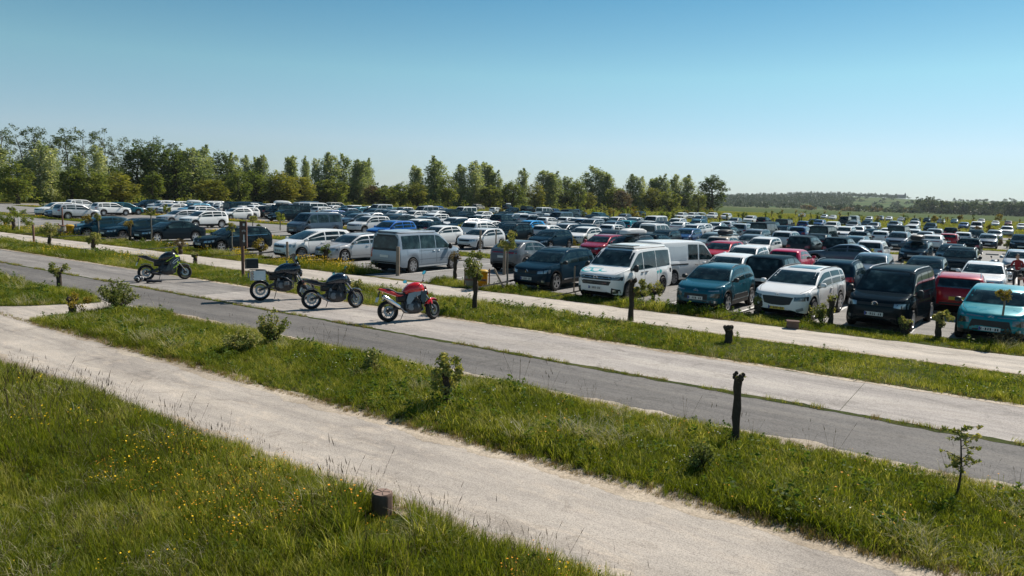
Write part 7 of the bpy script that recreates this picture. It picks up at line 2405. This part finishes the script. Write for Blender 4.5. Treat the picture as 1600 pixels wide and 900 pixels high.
def scatter(name, P, kinds, scales, seed):
    """points with attributes, turned into instances by geometry nodes"""
    n = len(P); r = np.random.default_rng(seed)
    me = bpy.data.meshes.new(name); me.vertices.add(n); me.vertices.foreach_set('co', np.asarray(P, dtype=np.float32).ravel())
    for nm, ty, v in (('kind_index', 'INT', np.asarray(kinds, dtype=np.int32)), ('size', 'FLOAT', np.asarray(scales, dtype=np.float32)), ('spin', 'FLOAT', (r.random(n) * 6.283).astype(np.float32)), ('tilt', 'FLOAT', r.normal(0, .14, n).astype(np.float32))):
        at = me.attributes.new(nm, ty, 'POINT'); at.data.foreach_set('value', v)
    o = put(name, me)
    ng = bpy.data.node_groups.new('scatter_' + name, 'GeometryNodeTree')
    ng.interface.new_socket('Geometry', in_out='INPUT', socket_type='NodeSocketGeometry'); ng.interface.new_socket('Geometry', in_out='OUTPUT', socket_type='NodeSocketGeometry')
    N = ng.nodes; L = ng.links
    gi = N.new('NodeGroupInput'); go = N.new('NodeGroupOutput'); iop = N.new('GeometryNodeInstanceOnPoints'); ci = N.new('GeometryNodeCollectionInfo')
    ci.inputs['Collection'].default_value = TUFTS; ci.inputs['Separate Children'].default_value = True; ci.inputs['Reset Children'].default_value = True
    def attr(nm, ty):
        a = N.new('GeometryNodeInputNamedAttribute'); a.data_type = ty; a.inputs['Name'].default_value = nm; return a.outputs['Attribute']
    cx = N.new('ShaderNodeCombineXYZ'); L.new(attr('tilt', 'FLOAT'), cx.inputs[0]); L.new(attr('spin', 'FLOAT'), cx.inputs[2])
    mp = N.new('GeometryNodeMeshToPoints')
    L.new(gi.outputs[0], mp.inputs['Mesh']); L.new(mp.outputs[0], iop.inputs['Points']); L.new(ci.outputs[0], iop.inputs['Instance'])
    iop.inputs['Pick Instance'].default_value = True
    L.new(attr('kind_index', 'INT'), iop.inputs['Instance Index']); L.new(cx.outputs[0], iop.inputs['Rotation']); L.new(attr('size', 'FLOAT'), iop.inputs['Scale'])
    L.new(iop.outputs[0], go.inputs[0])
    md = o.modifiers.new('scatter', 'NODES'); md.node_group = ng
    return tag(o, kind='stuff')

def vnoise(x, y, s, seed=0):
    """smooth value noise on the ground plane"""
    r = np.random.default_rng(1000 + seed); G = r.random((64, 64))
    u, v = np.asarray(x) * s, np.asarray(y) * s
    i, j = np.floor(u).astype(int), np.floor(v).astype(int); f, g = u - i, v - j
    f, g = f * f * (3 - 2 * f), g * g * (3 - 2 * g)
    q = lambda a, b: G[a % 64, b % 64]
    return (q(i, j) * (1 - f) + q(i + 1, j) * f) * (1 - g) + (q(i, j + 1) * (1 - f) + q(i + 1, j + 1) * f) * g

def visible(x, y, m=150):
    c = np.stack([x, y, np.full_like(x, -CAM_H)], 1) @ CR
    d = -c[:, 2]; u = 800 + F_PX * c[:, 0] / d; v = 450 - F_PX * c[:, 1] / d
    return (d > 1) & (u > -m) & (u < 1600 + m) & (v < 900 + m * 1.3), d

def cloud(x0, x1, y0, y1, dens, seed):
    r = np.random.default_rng(seed); n = int((x1 - x0) * (y1 - y0) * dens)
    x = r.uniform(x0, x1, n); y = r.uniform(y0, y1, n); ok, d = visible(x, y)
    return x[ok], y[ok], d[ok], r

def fill(name, x, y, d, r, edge_lo, edge_hi, kinds, base, keep_far, seed, flower=None, z=.016, dry=.35):
    """choose a tuft kind and a size for every point"""
    keep = r.random(len(x)) < np.clip(keep_far / d, 0, 1)
    x, y, d = x[keep], y[keep], d[keep]
    n = len(x)
    e = np.minimum(y - edge_lo(x), edge_hi(x) - y)  # distance from the nearer edge
    wob = .22 * (vnoise(x, y, 1.6, 5) - .5)
    inside = e + wob > -.07
    x, y, d, e = x[inside], y[inside], d[inside], (e + wob)[inside]; n = len(x)
    a = vnoise(x, y, .55, seed); b = vnoise(x, y, 1.7, seed + 1); c = vnoise(x, y, .23, seed + 2)
    rr = r.random(n); k = np.where(rr < .45 + .5 * (a - .5), kinds[0], kinds[1])
    k = np.where((a * .6 + b * .4 > .62) & (r.random(n) < .6), kinds[2], k)
    k = np.where((b < .30) & (r.random(n) < .35), 4, k)
    k = np.where(r.random(n) < .018 + .03 * (c > .62), 8, k); k = np.where((b > .74) & (r.random(n) < .12), 9, k)
    k = np.where((e < dry) & (r.random(n) < np.clip(1.05 - e / dry, 0, .92)), 3, k)
    k = np.where((c > .6) & (r.random(n) < .10), 3, k)
    s = base * r.uniform(.7, 1.25, n) * np.clip(.40 + e * 1.3, .36, 1.0) * (.50 + .85 * a) * np.clip(.85 + d * .012, 1, 1.7)
    if flower is not None: k = flower(x, y, k, r)
    qx, qy = ground(597, 803); L_ = math.hypot(qx, qy); tx = (x * qx + y * qy) / L_; sx = np.abs(x * qy - y * qx) / L_
    front = (sx < .32) & (tx > L_ - 1.1) & (tx < L_ + .05)
    s = np.where(front, s * .42, s); k = np.where(front & np.isin(k, (2, 7, 9)), 0, k)
    return np.stack([x, y, np.full(n, z)], 1), k, s

cn = lambda v: (lambda x: np.full_like(np.asarray(x, dtype=float), v))
P = []; K = []; S_ = []
def more(t):
    P.append(t[0]); K.append(t[1]); S_.append(t[2])
# the bank in front of the camera
x, y, d, r = cloud(-20, 3, 1.2, Y_BANK, 420, 1)
def bank_flowers(x, y, k, r):
    f1 = vnoise(x, y, .9, 31)
    k = np.where((y > 4.2) & (x > -9.5) & (x < -3) & (f1 > .50) & (r.random(len(x)) < .09), 6, k)
    k = np.where((f1 > .66) & (r.random(len(x)) < .04), 5, k)
    k = np.where((vnoise(x, y, 1.1, 41) > .74) & (r.random(len(x)) < .14), 9, k)
    k = np.where(r.random(len(x)) < .030, 7, k)
    k = np.where((Y_BANK - y < .45) & (x < -4) & (r.random(len(x)) < .05), 7, k)
    return k
more(fill('bank', x, y, d, r, cn(-5.0), cn(Y_BANK), (1, 2, 2), .95, 9.0, 3, bank_flowers, .006, .22))
# the verge between path and lane
x, y, d, r = cloud(-24, 6, Y_PATH, Y_LANE, 330, 2)
lane_edge = np.vectorize(lambda q: min(Y_LANE, wedge_up(q)))
def verge_flowers(x, y, k, r):
    k = np.where((x > -6) & (r.random(len(x)) < .006), 6, k); k = np.where(r.random(len(x)) < .008, 12, k)
    return np.where((lane_edge(x) - y < .5) & (r.random(len(x)) < .02), 7, k)
more(fill('verge', x, y, d, r, cn(Y_PATH), lane_edge, (0, 1, 1), .92, 14.5, 6, verge_flowers, .018, .42))
# the lawn on the left
from math import inf
def in_poly(x, y, poly):
    c = np.zeros(len(x), bool); j = len(poly) - 1
    for i in range(len(poly)):
        xi, yi = poly[i]; xj, yj = poly[j]
        c ^= ((yi > y) != (yj > y)) & (x < (xj - xi) * (y - yi) / (yj - yi + 1e-12) + xi); j = i
    return c
lx = [p[0] for p in LAWN]; ly = [p[1] for p in LAWN]
x, y, d, r = cloud(min(lx), max(lx), min(ly), max(ly), 150, 4)
m_ = in_poly(x, y, LAWN); x, y, d = x[m_], y[m_], d[m_]
more(fill('lawn', x, y, d, r, cn(-50), cn(80), (0, 0, 1), 1.0, 22, 9, None, .018))
# seam tufts
x, y, d, r = cloud(-75, 6, Y_SEAM - .10, Y_SEAM + .10, 160, 5)
m_ = vnoise(x, y, 1.3, 77) > .38; x, y, d = x[m_], y[m_], d[m_]
more((np.stack([x, y, np.full(len(x), .016)], 1), np.where(r.random(len(x)) < .55, 3, 0), r.uniform(.35, .8, len(x))))
# strip between road and footpath
def strip_flowers(x, y, k, r):
    px = np.array([project(a, b, 0)[0] for a, b in zip(x, y)])
    k = np.where((px < 320) & (vnoise(x, y, .5, 51) > .5) & (r.random(len(x)) < .12), 5, k)
    k = np.where(r.random(len(x)) < .02, 12, k)
    return k
x, y, d, r = cloud(-75, 6, Y_SLAB, Y_WALK0, 150, 6)
more(fill('strip', x, y, d, r, cn(Y_SLAB), cn(Y_WALK0), (0, 0, 1), .85, 30, 12, strip_flowers, .018, .25))
# strip before the cars, broken by the path
def front_flowers(x, y, k, r):
    px = np.array([project(a, b, 0)[0] for a, b in zip(x, y)])
    hot = ((px > 365) & (px < 600)) | ((px > 240) & (px < 330) & (r.random(len(x)) < .3))
    k = np.where(hot & (vnoise(x, y, .9, 61) > .30) & (r.random(len(x)) < .50), 5, k)
    k = np.where((px < 120) & (r.random(len(x)) < .08), 5, k)
    return np.where(r.random(len(x)) < .012, 12, k)
pe = np.vectorize(park_edge)
x, y, d, r = cloud(-90, 6, Y_WALK1, 26.2, 120, 7)
m_ = (x < GAP0) | (x > GAP1); x, y, d = x[m_], y[m_], d[m_]
more(fill('front', x, y, d, r, cn(Y_WALK1), pe, (0, 0, 1), .95, 40, 15, front_flowers, .018, .2))
# medians, coarse
for yb, xa, xb in MEDIANS[:8]:
    x, y, d, r = cloud(xa, xb, yb - 1.2, yb + 1.2, 14, int(yb * 3 + xb))
    a = vnoise(x, y, .4, 71)
    more((np.stack([x, y, np.full(len(x), .015)], 1), np.where((a > .62) & (r.random(len(x)) < .25), 11, 10), r.uniform(.7, 1.2, len(x))))
# rough meadow beyond the cars
x, y, d, r = cloud(-190, 30, 128, 350, .9, 90)
a = vnoise(x, y, .06, 81)
more((np.stack([x, y, np.zeros(len(x))], 1), np.where(r.random(len(x)) < .45, 3, 10), r.uniform(1.6, 3.2, len(x))))
scatter('grass', np.concatenate(P), np.concatenate(K), np.concatenate(S_), 5)
print('grass tufts', sum(len(q) for q in P))

# ------------------------------------------------------------------ the air
def haze():
    m = bpy.data.materials.new('air'); m.use_nodes = True; nt = m.node_tree; nt.nodes.clear()
    out = nt.nodes.new('ShaderNodeOutputMaterial'); v = nt.nodes.new('ShaderNodeVolumePrincipled')
    v.inputs['Color'].default_value = (0.80, 0.90, 0.95, 1); v.inputs['Density'].default_value = HAZE_DENSITY; v.inputs['Anisotropy'].default_value = 0.2
    nt.links.new(v.outputs[0], out.inputs['Volume'])
    mb = MB(); mb.box((0, 0, 45), (14600, 14600, 94))
    me = mesh_from('haze', mb.V, mb.F, []); me.materials.append(m)
    tag(put('haze', me), kind='stuff')
HAZE_DENSITY = 0.00007
haze()
